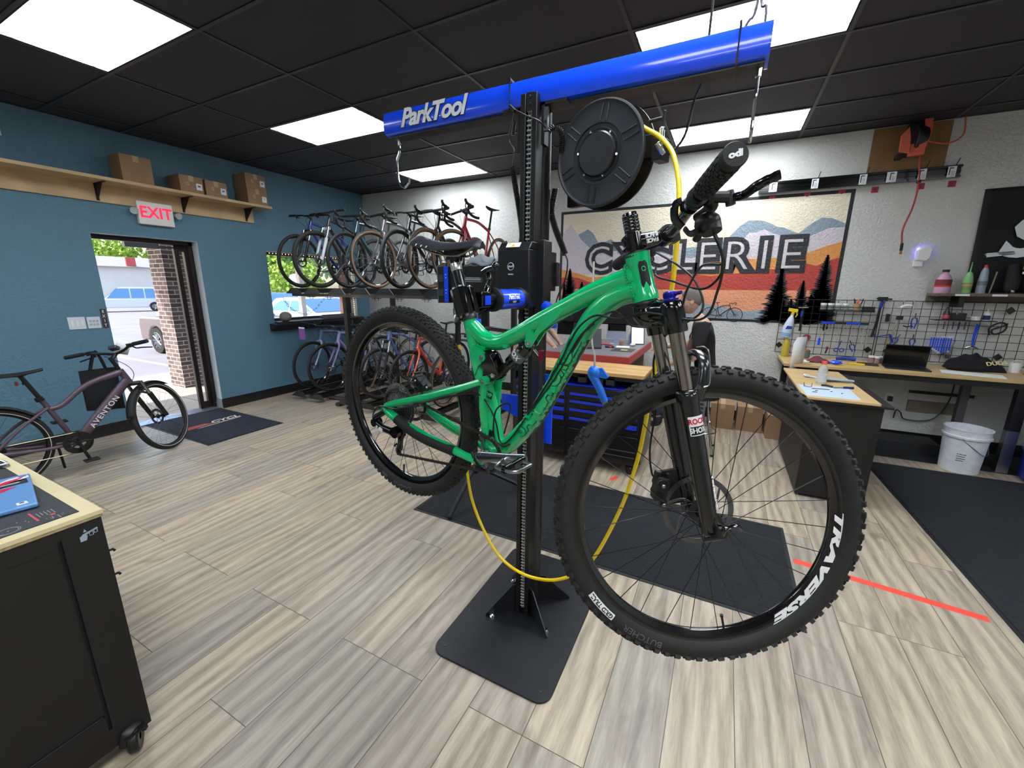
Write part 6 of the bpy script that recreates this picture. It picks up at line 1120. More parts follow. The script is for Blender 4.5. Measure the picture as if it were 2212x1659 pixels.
def tree(lab, x, y, h, r, mat, n=1500, sd=1):
    t = thing('tree', lab, 'tree', (x, y, -.3)); MB().tube([(0,0,0),(0,0,h*.6)], [.25,.12], 8).build('trunk', BARK, t); q = MB(); rr = random.Random(sd); bl = [(rr.uniform(-.6,.6)*r, rr.uniform(-.8,.8)*r, h*.65+rr.uniform(-.25,.35)*r, r*rr.uniform(.35,.6)) for _ in range(9)]; L_ = r*.085
    for _ in range(n):
        bx_, by_, bz_, br_ = rr.choice(bl); v = Vector((rr.gauss(0,1), rr.gauss(0,1), rr.gauss(0,1))).normalized()*br_*rr.uniform(.75,1.05); c = Vector((bx_,by_,bz_))+v; u = Vector((rr.gauss(0,1),rr.gauss(0,1),rr.gauss(0,1))).normalized(); w_ = u.orthogonal().normalized(); q.add([c-u*L_, c+w_*L_*.5, c+u*L_, c-w_*L_*.5], [(0,1,2,3)])
    q.build('foliage', mat, t, smooth=0)
tree('bright green tree behind the low building seen through the door, left of the two', -68, 24.5, 8.6, 3.2, LEAF[0], 1800, 1); tree('green tree behind the low building, right of the two, near the brick pillar', -68, 31.5, 8.0, 3.0, LEAF[0], 1800, 2)
tree('leafy green tree at the left of the window view', -30, 18.5, 7.2, 3.2, LEAF[1], 3000, 3); tree('pale green tree in the middle of the window view', -30, 27.5, 7.8, 3.4, LEAF[2], 3000, 4); tree('yellow green tree low in the window view behind the parked cars', -24, 17.0, 3.4, 1.7, LEAF[0], 1800, 5)
t = thing('building', 'low white building with a grey roof across the parking lot', 'building', (-56, 21.0, -.55)); MB().box((-3, -4.4, 0), (3, 9, 4.0)).build('wall', pm('bright_stucco', 'd6d0ca', .8, var=(1, .06)), t, smooth=0); MB().add([(-3.6,-4.8,3.9),(3.6,-4.8,3.9),(3.6,9.4,3.9),(-3.6,9.4,3.9),(-.5,-4.8,5.0),(-.5,9.4,5.0)], [(0,1,4),(1,2,5,4),(2,3,5),(3,0,4,5),(0,3,2,1)]).build('roof', pm('roof_grey', '9a96a0', .8), t, smooth=0)
MB().box((3.2,-1.1,4.0),(3.35,-.35,4.8)).build('roof_sign', pm('sign_red', 'c04a48', .6), t, smooth=0)
def car(lab, M, paint, L_=4.6, H=1.45, suv=False, nm='car'):
    t = thing(nm, lab, 'car', M=M); CP = pm('car_'+paint, paint, .25, .1, coat=.7); hw = .9; hh = H-.02; z0 = .28
    body = [(-L_/2, z0+.05), (-L_/2, .75), (-L_/2+.08, .95), (L_/2-1.25 if not suv else L_/2-1.15, 1.0), (L_/2-.25, .86), (L_/2, .70), (L_/2, z0+.08), (L_/2-.5, z0)]; cab = [(-L_/2+(.25 if suv else .75), .95), (-L_/2+(.45 if suv else 1.25), hh-.04), (-L_/2+(.9 if suv else 1.8), hh), (L_/2-2.15, hh-.01), (L_/2-1.2, .98)]
    arch = []
    for cx in (-L_/2+.85, L_/2-.85):
        pass
    pl = [(L_/2, z0+.08)]+body[6:7]; bot = []
    for cx in (L_/2-.85, -L_/2+.85): bot += [(cx+.38*cos(radians(a)), .33+.38*sin(radians(a))) for a in range(0, 181, 20)]
    poly = [(-L_/2, z0+.05), (-L_/2, .75), (-L_/2+.08, .95)] + body[3:6] + [(L_/2, z0+.02)] + bot
    X = basis((0, -hw, 0), (1,0,0), (0,0,1), (0,1,0)); q = MB(); q.prism(poly, X, 2*hw); q.build('body', CP, t, bev=.05, smooth=50)
    q = MB(); n_ = len(cab); vs = [(x, -hw+.06, z) if z < 1.02 else (x, -hw+.20, z) for x, z in cab]+[(x, hw-.06, z) if z < 1.02 else (x, hw-.20, z) for x, z in cab]; q.add(vs, [tuple(range(n_))[::-1], tuple(range(n_, 2*n_))]+[(i, (i+1) % n_, n_+(i+1) % n_, n_+i) for i in range(n_)]); q.build('cabin', CP, t, bev=.04, smooth=50)
    WG = pm('car_window', '5d87b0', .08, .3); xa, xb = cab[0][0]+.25, cab[-1][0]-.18; xm = (xa+xb)/2-.05
    for s_ in (-1, 1):
        ya = lambda z: s_*(hw-.06-.14*(z-.98)/(hh-1.0)+.006); wins = [(xa, xm-.62, .32), (xm-.55, xm+.2, 0), (xm+.27, xb, -.55)] if suv else [(xa+.1, xm, .45), (xm+.07, xb, -.6)]
        for a, b_, sl_ in wins: lo_, hi_ = 1.02, hh-.10; a2 = a+(sl_ if sl_ > 0 else 0); b2 = b_+(sl_ if sl_ < 0 else 0); q = MB(); q.add([(a, ya(lo_), lo_), (b_, ya(lo_), lo_), (b2, ya(hi_), hi_), (a2, ya(hi_), hi_)], [(0,1,2,3)]); q.build('side_window', WG, t, smooth=0)
    q = MB(); c4, c5 = cab[3], cab[4]; p = lambda f, y_: (c4[0]+(c5[0]-c4[0])*f+.012, y_*(.70+.12*f), c4[1]+(c5[1]-c4[1])*f+.012); q.add([p(.1,-1), p(.1,1), p(.95,1), p(.95,-1)], [(0,1,2,3)]); q.build('windscreen', WG, t, smooth=0)
    for cx in (-L_/2+.85, L_/2-.85):
        for s_ in (-1, 1):
            q = MB(); q.lathe([(.20,-.1),(.33,-.1),(.345,-.06),(.345,.06),(.33,.1),(.20,.1)], (cx, s_*(hw-.10), .345), (0,1,0), 28); w_ = q.build('tyre', RUB, t); q = MB(); q.lathe([(.19,s_*.06),(.215,s_*.10),(.205,s_*.105)], (cx, s_*(hw-.10), .345), (0,1,0), 28); [q.tube([(cx, s_*(hw-.015), .345), (cx+.2*cos(i*pi/5), s_*(hw-.005), .345+.2*sin(i*pi/5))], .022, 5) for i in range(10)]; q.build('alloy_rim', SILV, w_)
    for s_ in (-1, 1): MB().cb((L_/2-.05, s_*.62, .74), (.12,.36,.12)).build('headlight', pm('headlight', 'dfe6ee', .1), t, bev=.03)
car('white sport utility car parked far across the lot, seen through the door', TR(-41.0, 15.1, -.375, rz=radians(-112)), 'c4cad2', 4.9, 1.85, True); car('dark car parked outside, partly hidden by the brick pillar', TR(-11.85, 6.25, -.16), '6a5a58', 4.6, 1.5)
car('white car parked nearest to the shop window', TR(-12.0, 9.25, -.16), 'e4e8ea', 4.5, 1.45); car('blue car parked behind the white one in the window view', TR(-18.6, 12.3, -.16), '4a78c8', 4.4, 1.5); car('light blue car parked furthest right in the window view', TR(-12.0, 12.3, -.16), '5a8ccc', 4.4, 1.45)
t = thing('road_sign', 'round white road sign on a pole in the window view', 'sign', (-18.5, 13.3, -.2)); MB().cyl((0,0,0),(0,0,2.0), .03).build('pole', SILV, t); MB().lathe([(0,0),(.3,0),(.3,.02),(0,.02)], (0.04,-.02,2.1), (.8,-.6,0), 24).build('disc', WHITE, t)
# ================================================================= BACK WALL: MURAL
def wmat(name, h): return wall_mat(name, h)
t = thing('mural', 'painted mountain mural with CYCLERIE lettering, pines and a bicycle on the cream wall', 'mural', (-.55, YB, 1.93)); MX = Matrix.Translation(-t.location) @ wallB(0, YB, 0); INK = wmat('mural_black', '24262c')
def pan(nm, poly, hexc, z): MB().prism([(a, b) for a, b in poly], MX, .001, z0=z).build(nm, wmat('mural_'+hexc, hexc), t, smooth=0)
x0, x1, z0, z1 = -2.16, 1.07, 1.235, 2.635; L0, R0 = x0+.035, x1-.035; pan('border', [(x0,z0),(x1,z0),(x1,z1),(x0,z1)], '24262c', .0003); pan('sky', [(L0,z0+.03),(R0,z0+.03),(R0,z1-.035),(L0,z1-.035)], 'e6dcc6', .0014)
pan('blue_ridge', [(L0,1.9),(R0,1.9),(R0,2.30),(.97,2.33),(.91,2.36),(.82,2.37),(.74,2.32),(.63,2.22),(.48,2.29),(.42,2.30),(.33,2.35),(.25,2.38),(.13,2.385),(.05,2.33),(-.08,2.18),(-.3,2.12),(-.6,2.10),(-1.1,2.05),(-1.33,2.16),(-1.45,2.25),(-1.52,2.22),(-1.62,2.22),(-1.70,2.34),(-1.77,2.39),(-1.90,2.33),(-1.96,2.2),(L0,2.1)], '8b9aa8', .0025)
pan('lilac_ridge', [(L0,1.8),(R0,1.8),(R0,2.265),(.89,2.26),(.79,2.21),(.67,2.15),(.57,2.17),(.39,2.23),(.30,2.28),(.22,2.25),(.15,2.25),(.07,2.14),(-.08,2.07),(-.3,2.02),(-.45,1.98),(-.8,2.06),(-1.1,2.02),(-1.33,2.10),(-1.55,2.08),(-1.7,2.12),(-1.85,2.25),(-2.01,2.46),(L0,2.36)], 'cfc6cf', .0036)
pan('orange_hills', [(L0,1.6),(R0,1.6),(R0,2.12),(.88,2.07),(.79,2.03),(.67,1.99),(.37,1.96),(.1,1.96),(-.3,1.95),(-.6,1.86),(-.9,1.84),(-1.3,1.78),(-1.7,1.76),(-1.9,1.82),(L0,1.87)], 'dd9550', .0047)
pan('red_hills', [(L0,1.5),(R0,1.5),(R0,1.955),(.93,1.92),(.84,1.87),(.68,1.92),(.52,1.84),(.2,1.84),(.1,1.80),(-.2,1.77),(-.45,1.80),(-.8,1.82),(-1.1,1.72),(-1.5,1.66),(-1.72,1.70),(-1.9,1.76),(L0,1.76)], 'b8443a', .0058)
pan('salmon_band', [(L0,1.3),(R0,1.3),(R0,1.605),(L0,1.605)], 'e59a76', .0069); pan('blue_foreground', [(L0,z0+.03),(R0,z0+.03),(R0,1.39),(.9,1.38),(.5,1.40),(.31,1.37),(.17,1.36),(.0,1.40),(-.25,1.44),(-.5,1.46),(-.8,1.42),(-1.2,1.38),(-1.6,1.42),(L0,1.38)], '93a1ac', .008)
def letters(s, xs, xe, zc, h):
    q = MB(); cxs = (-1.60,-1.20,-.85,-.52,-.26,.05,.335,.59)
    for i, c in enumerate(s):
        X = MX @ TR(cxs[i], zc, .009); q.text(c, h*1.28, X, d=.001, off=.046, sx=1.0, m=0)
    for i, c in enumerate(s):
        X = MX @ TR(cxs[i], zc, .0102); q.text(c, h*1.28, X, d=.0005, off=-.006, sx=1.0, m=1)
    q.build('lettering', [INK, wmat('mural_letter_line', 'c9c2c6')], t, smooth=0)
letters('CYCLERIE', -1.90, .70, 1.985, .37)
rr = random.Random(5)
def pine(xc, base_, h, w_, nm='pine_tree'):
    q = MB(); q.prism([(xc-w_*.35, base_), (xc+w_*.35, base_), (xc+.006, base_+h), (xc-.006, base_+h)], MX, .0008, z0=.0092); n = int(h/.020)
    for i in range(n):
        f = (i+.5)/n; z_ = base_+f*h
        for s_ in (-1, 1):
            L_ = w_*(1-f)**.85*(.75+.5*rr.random())+.008; dz = -L_*.22-.006*rr.random(); q.prism([(xc, z_+.010), (xc+s_*L_*.6, z_+dz*.4+.008), (xc+s_*L_, z_+dz+.012), (xc+s_*L_*.72, z_+dz*.8-.004), (xc+s_*L_*.5, z_+dz-.014), (xc, z_-.016)][::s_], MX, .0006, z0=.0094)
    q.build(nm, INK, t, smooth=0)
for a in ((.53,z0+.03,.60,.19),(.93,z0+.03,.72,.17),(.75,z0+.03,.45,.12),(.66,z0+.03,.25,.10),(.84,z0+.03,.3,.1),(-2.0,1.5,.38,.12),(-1.82,1.45,.25,.09),(-2.08,1.3,.4,.05),(-1.5,1.35,.28,.1),(-1.65,z0+.03,.3,.12)): pine(*a)
q = MB(); MBX = MX @ TR(0, 0, .0095)
for cx in (-.165, .110):
    q.torus((cx, 1.312, 0), (0,0,1), .083, .004, 40, 4, X=MBX, rz=.0006); q.torus((cx, 1.312, 0), (0,0,1), .012, .003, 14, 4, X=MBX, rz=.0006)
    for i in range(16): an = pi/8*i; q.tube([(cx+.012*cos(an), 1.312+.012*sin(an), 0), (cx+.083*cos(an), 1.312+.083*sin(an), 0)], .0012, 4, X=MBX)
for P_, r_ in (([(-.165,1.312),(-.075,1.395),(-.095,1.452)], .0035), ([(-.108,1.455),(-.085,1.458),(-.065,1.455)], .004), ([(-.080,1.39),(-.03,1.42),(.045,1.428)], .0045), ([(.045,1.428),(.07,1.37),(.11,1.312)], .0045), ([(.062,1.395),(-.02,1.33),(-.05,1.295)], .0055), ([(-.085,1.40),(-.07,1.34),(-.05,1.295)], .0045), ([(-.165,1.312),(-.1,1.298),(-.05,1.295)], .004), ([(.045,1.428),(.043,1.450),(.085,1.448),(.10,1.46),(.118,1.452),(.105,1.435),(.115,1.43)], .004), ([(-.05,1.295),(-.005,1.297)], .003)): q.tube([(a, b, 0) for a, b in P_], r_, 5, X=MBX)
q.torus((-.05,1.295,0), (0,0,1), .019, .003, 20, 4, X=MBX, rz=.0006); q.build('painted_bicycle', INK, t, smooth=0)
# plywood board, cord reel, tool rail, labels, banner
o = MB().box((1.13, YB-.012, 2.76), (1.71, YB-.0005, ZC-.01)).build('plywood_board', pm('brown_ply', '8a6a42', .6, var=(7, .2), bump=(40, .1)), smooth=0); tag(o, 'brown plywood square fixed high on the cream wall behind the cord reel', 'board')
t = thing('cord_reel', 'orange and black retractable cord reel hanging on the plywood board', 'cord reel', (1.43, 5.56, 2.98)); ORG = pm('cord_orange', 'd8664e', .5); q = MB(); q.lathe([(0,-.045),(.115,-.045),(.125,-.03),(.125,.03),(.115,.045),(0,.045)], (0,0,.03), (1,.25,0), 32); q.box((-.05,.03,-.10),(.05,.128,.18)); q.cb((-.11,-.02,-.12), (.05,.05,.05)); q.build('housing', BLK, t, bev=.004)
q = MB(); q.prism([(-.13,-.09),(-.05,-.11),(-.06,.02),(-.085,.12),(-.135,.05)], basis((0,-.07,0), (1,0,0), (0,0,1), (0,-1,0)), .02); q.box((-.05,-.08,-.13),(.06,-.02,-.03)); q.build('cover', ORG, t, bev=.004); q = MB()
for k in range(5): q.tube(cr([(.02+.012*k, -.075, .17), (.03+.01*k, -.10, .05), (.0+.012*k, -.09, -.10)], 5), .006, 6)
q.build('cord_winding', ORG, t); t2 = MB(); t2.tube(cr([(1.46, 5.50, 2.88), (1.50, 5.50, 2.6), (1.50, 5.52, 2.40), (1.47, 5.55, 2.2), (1.49, 5.56, 2.05)], 8), .0075, 8, m=0); t2.sph((1.50, 5.51, 2.62), .02, 10, m=1); t2.cyl((1.49, 5.56, 2.07), (1.492, 5.56, 2.0), .012, m=1); t2.cyl((1.492, 5.56, 2.0), (1.495, 5.56, 1.965), .010, m=2); o = t2.build('drop_hose', [pm('cord_red', 'a83e36', .5), BLK, pm('brass', 'b08a3c', .3, 1.)]); tag(o, 'red hose with brass end hanging down from the ceiling cord reel', 'hose')
o = MB().tube(cr([(1.50, 5.6, 3.0), (1.60, 5.62, 2.97), (1.70, 5.63, 2.96), (1.78, 5.64, 3.02), (1.77, 5.64, 3.17)], 6), .007, 8).build('supply_hose', ORG); tag(o, 'orange hose curving from the ceiling to the side of the cord reel', 'hose')
t = thing('hanging_rail', 'long black slotted rail with white picture cards above the mural', 'rail', (1.0, YB-.013, 2.72)); X = Matrix.Translation(-Vector((1.0, YB, 2.72))); q = MB(X); q.box((.19, YB-.045, 2.655), (1.83, YB-.0005, 2.675)).box((.19, YB-.045, 2.745), (1.83, YB-.0005, 2.765)).box((.19, YB-.02, 2.675), (1.83, YB-.0005, 2.745)).box((.19, YB-.03, 2.70), (1.83, YB-.02, 2.72)); q.build('rail', BLKG, t, smooth=0)
for i, x in enumerate((.33, .70, 1.10, 1.33, 1.55, 1.76)):
    q = MB(X); q.box((x-.045 if i in (0, 3) else x-.03, YB-.048, 2.66), (x+.03, YB-.0452, 2.755), m=0); q.box((x-.02, YB-.0485, 2.68), (x-.012, YB-.0482, 2.745), m=1).box((x-.02, YB-.0485, 2.735), (x+.01, YB-.0482, 2.745), m=1); [q.box((x-.005, YB-.0485, 2.67+.012*k), (x+.022, YB-.0482, 2.673+.012*k), m=1) for k in range(4)]; q.build('picture_card', [PAPER, pm('ink_dark', '3a3f4a')], t, smooth=0)
    if i in (1, 2, 4, 5): MB(X).tube([(x+.02, YB-.03, 2.75), (x+.035, YB-.06, 2.82)], .004, 6).build('hook_pin', BLK, t)
for i, x in enumerate((.33, .655, .955, 1.225, 1.575, 1.80)):
    q = MB(wallB(x, YB, 2.61)); q.box((-.028,-.028,.0005), (.028,.028,.002), m=0); q.text(str(i+1), .05, None, d=.0005, off=.0005, z0=.002, m=1); q.v = q.v; o = q.build('number_tag', [pm('tag_red', 'b0304a', .6), pm('ink_dark', '3a3f4a')], smooth=0); tag(o, 'small red square tag numbered %d on the wall under the black rail' % (i+1), 'tag', 'red number tags under the rail')
t = thing('air_freshener', 'white plug-in air freshener on the cream wall right of the mural', 'air freshener', (1.70, YB, 1.88)); X = wallB(0, 0, 0); q = MB(X); q.prism([(-.055,.03),(.02,.02),(.045,.045),(.055,.13),(.03,.165),(-.03,.155),(-.055,.12)], None, .05, z0=.02); q.v = q.v; q.build('body', WHITE, t, bev=.008); q = MB(X); q.box((-.06,-.03,.002),(.01,.035,.035)); q.build('plug', WHITE, t, bev=.004)
q = MB(X); q.prism([(-.05,.06),(.05,.06),(.05,.15),(-.05,.15)], None, .003, z0=.014); q.build('glow', pm('violet_led', '7a6ae8', .5, em=('8478ff', 4.0)), t)
t = thing('banner', 'black fabric banner with a white brush-stroke S at the right edge of the wall', 'banner', (2.7, YB, 1.6)); q = MB(Matrix.Translation(-t.location)); q.grid(lambda u, v: Vector((2.04+.02*(1-v)+1.3*u, YB-.02-.010*sin(9*u+5*v)-.008*sin(17*u-7*v)*v, 1.60+.94*v)), 26, 20); o_ = q.build('cloth', pm('banner_black', '131317', .75), t, smooth=60); sm = o_.modifiers.new('s', 'SOLIDIFY'); sm.thickness = .002
q = MB(Matrix.Translation(-t.location) @ wallB(2.35, YB-.042, 2.085)); q.text('S', .48, None, d=.001, off=.020, shear=.25, sx=1.25); [q.prism([(-.22+.01*k,-.135-.012*k),(-.02,-.115-.012*k),(-.02,-.108-.012*k),(-.2,-.122-.012*k)], None, .001) for k in range(3)]; q.build('brush_letter', pm('banner_white', 'e8ebef', .6), t)
# wall shelf with bottles
t = thing('bottle_shelf', 'weathered wooden shelf of bottles fixed to the wall above the wire grid', 'shelf', (2.3, YB, 1.56)); X = Matrix.Translation(-t.location); MB(X).box((1.80, 5.46, 1.565), (3.0, YB-.001, 1.59)).build('board', pm('worn_wood', '6e655a', .7, var=(8, .35)), t, smooth=0); MB(X).box((1.80, YB-.03, 1.50), (3.0, YB-.001, 1.565)).build('cleat', pm('worn_wood', '6e655a'), t, smooth=0)
MB(X).box((1.98, 5.50, 1.46), (2.02, 5.68, 1.565)).build('bracket', BLK, t); [MB(X).box((a, 5.457, 1.567), (a+.1, 5.4595, 1.585)).build('shelf_label', PAPER, t, smooth=0) for a in (1.93, 2.18)]
def bottle(nm, lab, cat, loc, prof, mat, parts=(), group=None, n=20, rz=0):
    t = thing(nm, lab, cat, loc, rz, group); MB().lathe(prof, n=n).build('body', mat, t)
    for pn, pr, mt in parts: MB().lathe(pr, n=n).build(pn, mt, t)
    return t
PK = pm('pink_fluid', 'd9a8c8', .25, alpha=.9); GRN = pm('green_bottle', '7fbf7a', .3); GRY = pm('grey_bottle', '8d98a8', .35)
bottle('brake_fluid_jug', 'jug of pink fluid with dark cap standing left on the bottle shelf', 'bottle', (1.86, 5.56, 1.59), [(0,0),(.055,0),(.06,.01),(.058,.12),(.04,.17),(.022,.185),(.022,.2),(0,.2)], PK, [('label', [(.0595,.075),(.0595,.13)], pm('label_darkred', '7a2c30', .5)), ('stripe', [(.0605,.06),(.0605,.075)], pm('label_red', 'd83a2c', .5)), ('cap', [(0,.2),(.026,.2),(.026,.222),(0,.222)], BLK)])
bottle('drip_bottle', 'green squeeze bottle with a long thin nozzle on the bottle shelf', 'bottle', (2.03, 5.56, 1.59), [(0,0),(.035,0),(.036,.12),(.028,.16),(.02,.19),(.006,.2),(.003,.29),(0,.29)], GRN, [('label', [(.0366,.03),(.0366,.10)], pm('label_olive', '7a9a52', .5)), ('stripe', [(.037,.07),(.037,.085)], pm('label_salmon', 'd08a7a', .5))])
bottle('sealant_bottle', 'grey bottle with a red tip standing on the bottle shelf', 'bottle', (2.13, 5.56, 1.59), [(0,0),(.033,0),(.034,.13),(.03,.15),(.026,.2),(.015,.235),(0,.235)], GRY, [('label', [(.0346,.075),(.0346,.115)], pm('label_grey', '6a7078', .5)), ('cap', [(0,.235),(.014,.235),(.010,.262),(0,.262)], pm('cap_red', 'c8283a', .5))])
o = MB().cyl((2.19, 5.55, 1.592), (2.215, 5.57, 1.79), .006, n=8).build('wooden_stick', pm('stick_wood', '8f8a74', .6)); tag(o, 'thin pale stick leaning beside the grey bottle on the shelf', 'stick')
t = thing('glove_pair', 'black work gloves with silver tips and yellow tag at the right edge', 'gloves', (2.38, 5.56, 1.59)); q = MB()
for dx in (-.06, .055): q.tube(cr([(dx, -.03, .03), (dx+.005, 0, .12), (dx+.0, .02, .26)], 4), lambda t: .045+.006*sin(4*t), 12); q.sph((dx-.01, -.05, .03), .035, 12, sc=(1,1.2,.7))
q.build('gloves', pm('glove_black', '15151a', .8, bump=(80, .4)), t); q = MB(); q.sph((-.07,-.085,.022), .016, 10); q.sph((.045,-.085,.022), .016, 10); q.build('silver_tip', SILV, t); q = MB(); q.box((-.03,-.06,.215),(.045,-.055,.27), m=0).box((-.028,-.06,.175),(.035,-.055,.195), m=1); q.build('tag', [pm('tag_amber', 'e0a020', .5), PAPER], t)
# wire grid panels
GW = pm('grid_wire_black', '1a1a1c', .5)
for k, (a, b, lab) in enumerate(((.575, 1.455, 'left black wire grid panel of hanging tools above the bench'), (1.475, 2.75, 'right black wire grid panel of hanging tools above the bench'))):
    t = thing('wire_grid', lab, 'grid panel', (a, YB-.05, .905), 0, 'wire grid panels'); n = round((b-a)/.0765)
    q = MB(); w_ = b-a; h_ = .603
    for i in range(n+1): x = w_*i/n; q.tube([(x,0,0),(x,0,h_)], .0028 if 0 < i < n else .004, 5)
    for j in range(9): z = h_*j/8; q.tube([(0,.003,z),(w_,.003,z)], .0028 if 0 < j < 8 else .004, 5)
    q.build('wires', GW, t)
    for x, z in (((.03,.085),(.43,.30),(.84,.085)) if k == 0 else ((.10,.085),(.93,.085),(.93,.53))): q = MB(Matrix.Translation((x, -.004, z)) @ Euler((0,pi/4,0)).to_matrix().to_4x4()); q.cb((0,0,0), (.052,.008,.052)); q.build('clip', BLK, t, bev=.003)
GYp = 5.632
def hung(nm, lab, cat, x, z, parts, group=None, rz=0.):
    t = thing(nm, lab, cat, (x, GYp, z), 0, group); t.rotation_euler = (0, rz, 0)
    for pn, q, mt in parts: q.build(pn, mt, t)
    return t
def T_(pts, r, n=8, **k): return MB().tube(cr([(a, 0, b) if len((a, b)) == 2 else a for a, b in pts], 4), r, n, **k)
BP = pm('tool_handle_blue', '1c3f9e', .4)
def pliers(lab, x, z, h, rz, c1=None): return hung('pliers', lab, 'pliers', x, z, [('handle', T_([(.012,0),(.022,-h*.35),(.014,-h*.75),(.01,-h)], .006), c1 or BP), ('handle', T_([(-.012,0),(-.022,-h*.35),(-.014,-h*.75),(-.01,-h)], .006), c1 or BP), ('jaws', T_([(0,-.01),(.0,.02),(.0,.045)], .008, sq=.6), DSTEEL)], rz=rz)
pliers('blue handled cable cutters hanging open high on the right grid panel', 1.735, 1.345, .11, 0); pliers('blue handled pliers hanging above the left edge of the bench laptop', 1.63, 1.13, .09, .5); pliers('small blue pliers hanging on the left grid panel beside the blue scissors', 1.265, 1.04, .08, -.4)
pliers('blue and yellow handled pliers hanging low above the bench laptop', 1.585, 1.12, .10, .2, pm('tool_yellow', 'b89a2c', .4)); pliers('pair of blue handled pliers hanging just right of the bench laptop hinge', 1.755, 1.13, .07, .0)
hung('scissors', 'blue handled scissors hanging on the left grid panel', 'scissors', 1.165, 1.02, [('handle', MB().torus((-.025,0,-.05),(0,1,0),.018,.005,20,6), BP), ('handle', MB().torus((.025,0,-.05),(0,1,0),.018,.005,20,6), BP), ('blades', T_([(-.012,-.035),(.0,.01),(.008,.055)], .005), BP)])
hung('caliper_tool', 'blue C-shaped spoke wheel tool hanging beside the shop laptop', 'tool', 1.52, 1.09, [('body', T_([(-.09,.14),(-.08,.06),(-.06,.045),(.05,.075)], .011, sq=.5), BP), ('handle', T_([(.05,.07),(.065,.03),(.08,-.01)], .012), BP)])
hung('chain_whip', 'large blue handled hammer-like tool hanging head down on the right grid panel', 'tool', 2.205, 1.30, [('handle', T_([(0,0),(.0,-.12),(.01,-.21)], .019, sq=.5), BBL), ('head', T_([(-.035,-.235),(.01,-.215),(.055,-.235)], .009), CHROME)], rz=.05)
hung('grease_gun', 'black ratcheting torque tool hanging diagonally on the left grid panel', 'tool', 1.45, 1.53, [('head', MB().cb((0,0,.0),(.075,.03,.035)).tube([(-.05,0,.0),(.075,0,-.005)], .008, 8), BLK), ('shaft', T_([(0,0),(-.008,-.12),(-.012,-.26),(-.03,-.40)], .012), BLK), ('grip', T_([(0,-.03),(-.004,-.09)], .016), BP)])
hung('mallet', 'black and blue handled hammer hanging over the mural pines', 'hammer', .775, 1.42, [('head', MB().cyl((-.045,0,.0),(.05,0,.005), .010), CHROME), ('handle', T_([(0,0),(.0,-.12),(.005,-.26)], .010), BLK), ('band', T_([(0,-.04),(.0,-.10)], .013), BP)])
hung('tyre_lever_strap', 'tangled black pump strap hanging at the right on the grid', 'strap', 2.35, 1.27, [('strap', T_([(-.05,-.07),(-.06,.0),(.0,.05),(.05,.03),(.04,-.03),(-.02,-.06),(-.04,-.02),(.03,.02),(.055,.045)], .008), BLK)])
hung('bleed_kit', 'white and clear plastic fittings on a tube hanging from the grid top', 'tool', 1.64, 1.46, [('fittings', T_([(-.035,-.02),(-.01,.0),(.02,.005),(.05,.0)], .013), WHITE), ('hose', T_([(-.05,-.02),(-.02,.05),(.06,.05),(.09,.0),(.05,-.04)], .003), pm('clear_line', 'b5b0a8'))])
hung('wood_hammer', 'hammer with a pale wooden handle hanging low beside the laptop', 'hammer', 1.60, 1.33, [('handle', T_([(.01,0),(-.005,-.10),(-.012,-.20)], .009), pm('pale_handle', 'a09484', .5)), ('head', MB().cb((.015,0,.01),(.05,.03,.04)), BLK)])
hung('spoke_key_set', 'coiled navy hex key tool hanging under the white fittings', 'tool', 1.70, 1.26, [('keys', T_([(-.045,.0),(-.01,-.01),(.02,.0),(.03,-.01)], .006), NAVY)])
hung('utility_knife', 'slim blue utility knife hanging on the left grid panel', 'knife', .975, 1.085, [('body', MB().cb((0,0,-.035),(.022,.012,.075)), BBL), ('blade', MB().cb((0,0,.015),(.01,.003,.03)), SILV)])
hung('tape_roll', 'roll of dark red tape hanging beside the white sheet', 'tape', .855, 1.09, [('roll', MB().torus((0,0,0),(0,1,0),.026,.012,24,8), pm('tape_darkred', '8a3038', .5)), ('loop', MB().torus((0,0,-.055),(0,1,0),.028,.003,20,6), pm('tape_cream', 'c8bca0', .5))])
hung('digital_gauge', 'dark blue and red screwdriver bit hanging on the left grid panel', 'screwdriver', 1.06, 1.0, [('grip', T_([(.0,0),(.0,-.03)], .013), pm('grip_red', '8a2434', .4)), ('shaft', T_([(0,-.03),(-.01,-.075)], .008), NAVY)])
hung('black_holder', 'small black holder clipped to the grid right of the laptop', 'holder', 1.83, .995, [('body', MB().cb((0,0,0),(.03,.02,.08)).tube([(.02,-.01,.02),(.035,-.02,.0),(.03,-.02,.03)], .003, 6), BLK)])
hung('black_clip', 'small black rectangular holder hanging high near the cable cutters', 'holder', 1.52, 1.335, [('body', MB().cb((0,0,0),(.032,.02,.08)), BLK)])
for i in range(4): hung('tyre_lever', 'slate blue tyre lever hanging in the row under the small black ledge', 'tyre lever', (1.965, 2.03, 2.075, 2.115)[i], 1.285, [('lever', MB().tube([(0,0,.03),(0,0,-.045)], .009, 8, sq=.4), pm('lever_slate', '4a6290', .4))], 'tyre levers under the ledge')
nw = 9
for i in range(nw):
    x = 1.895+.0185*i; h = .085+.012*(6-abs(i-5.5)); hung('cone_wrench', 'blue handled cone wrench hanging in the tight row on the right grid panel', 'wrench', x, 1.155, [('handle', MB().tube([(0,0,0),(0,0,-h)], .0085, 8, sq=.5), BBL), ('jaw', MB().cb((0,0,-h-.010),(.020,.004,.018)).cb((0,0,.008),(.012,.004,.012)), CHROME)], 'cone wrenches in a row')
hung('steel_wrench', 'plain silver wrench hanging at the right end of the cone wrenches', 'wrench', 2.075, 1.13, [('handle', T_([(0,0),(-.02,-.10),(-.03,-.155)], .009, sq=.5), SILV), ('jaw', MB().cb((-.032,0,-.165),(.035,.006,.03)), SILV)])
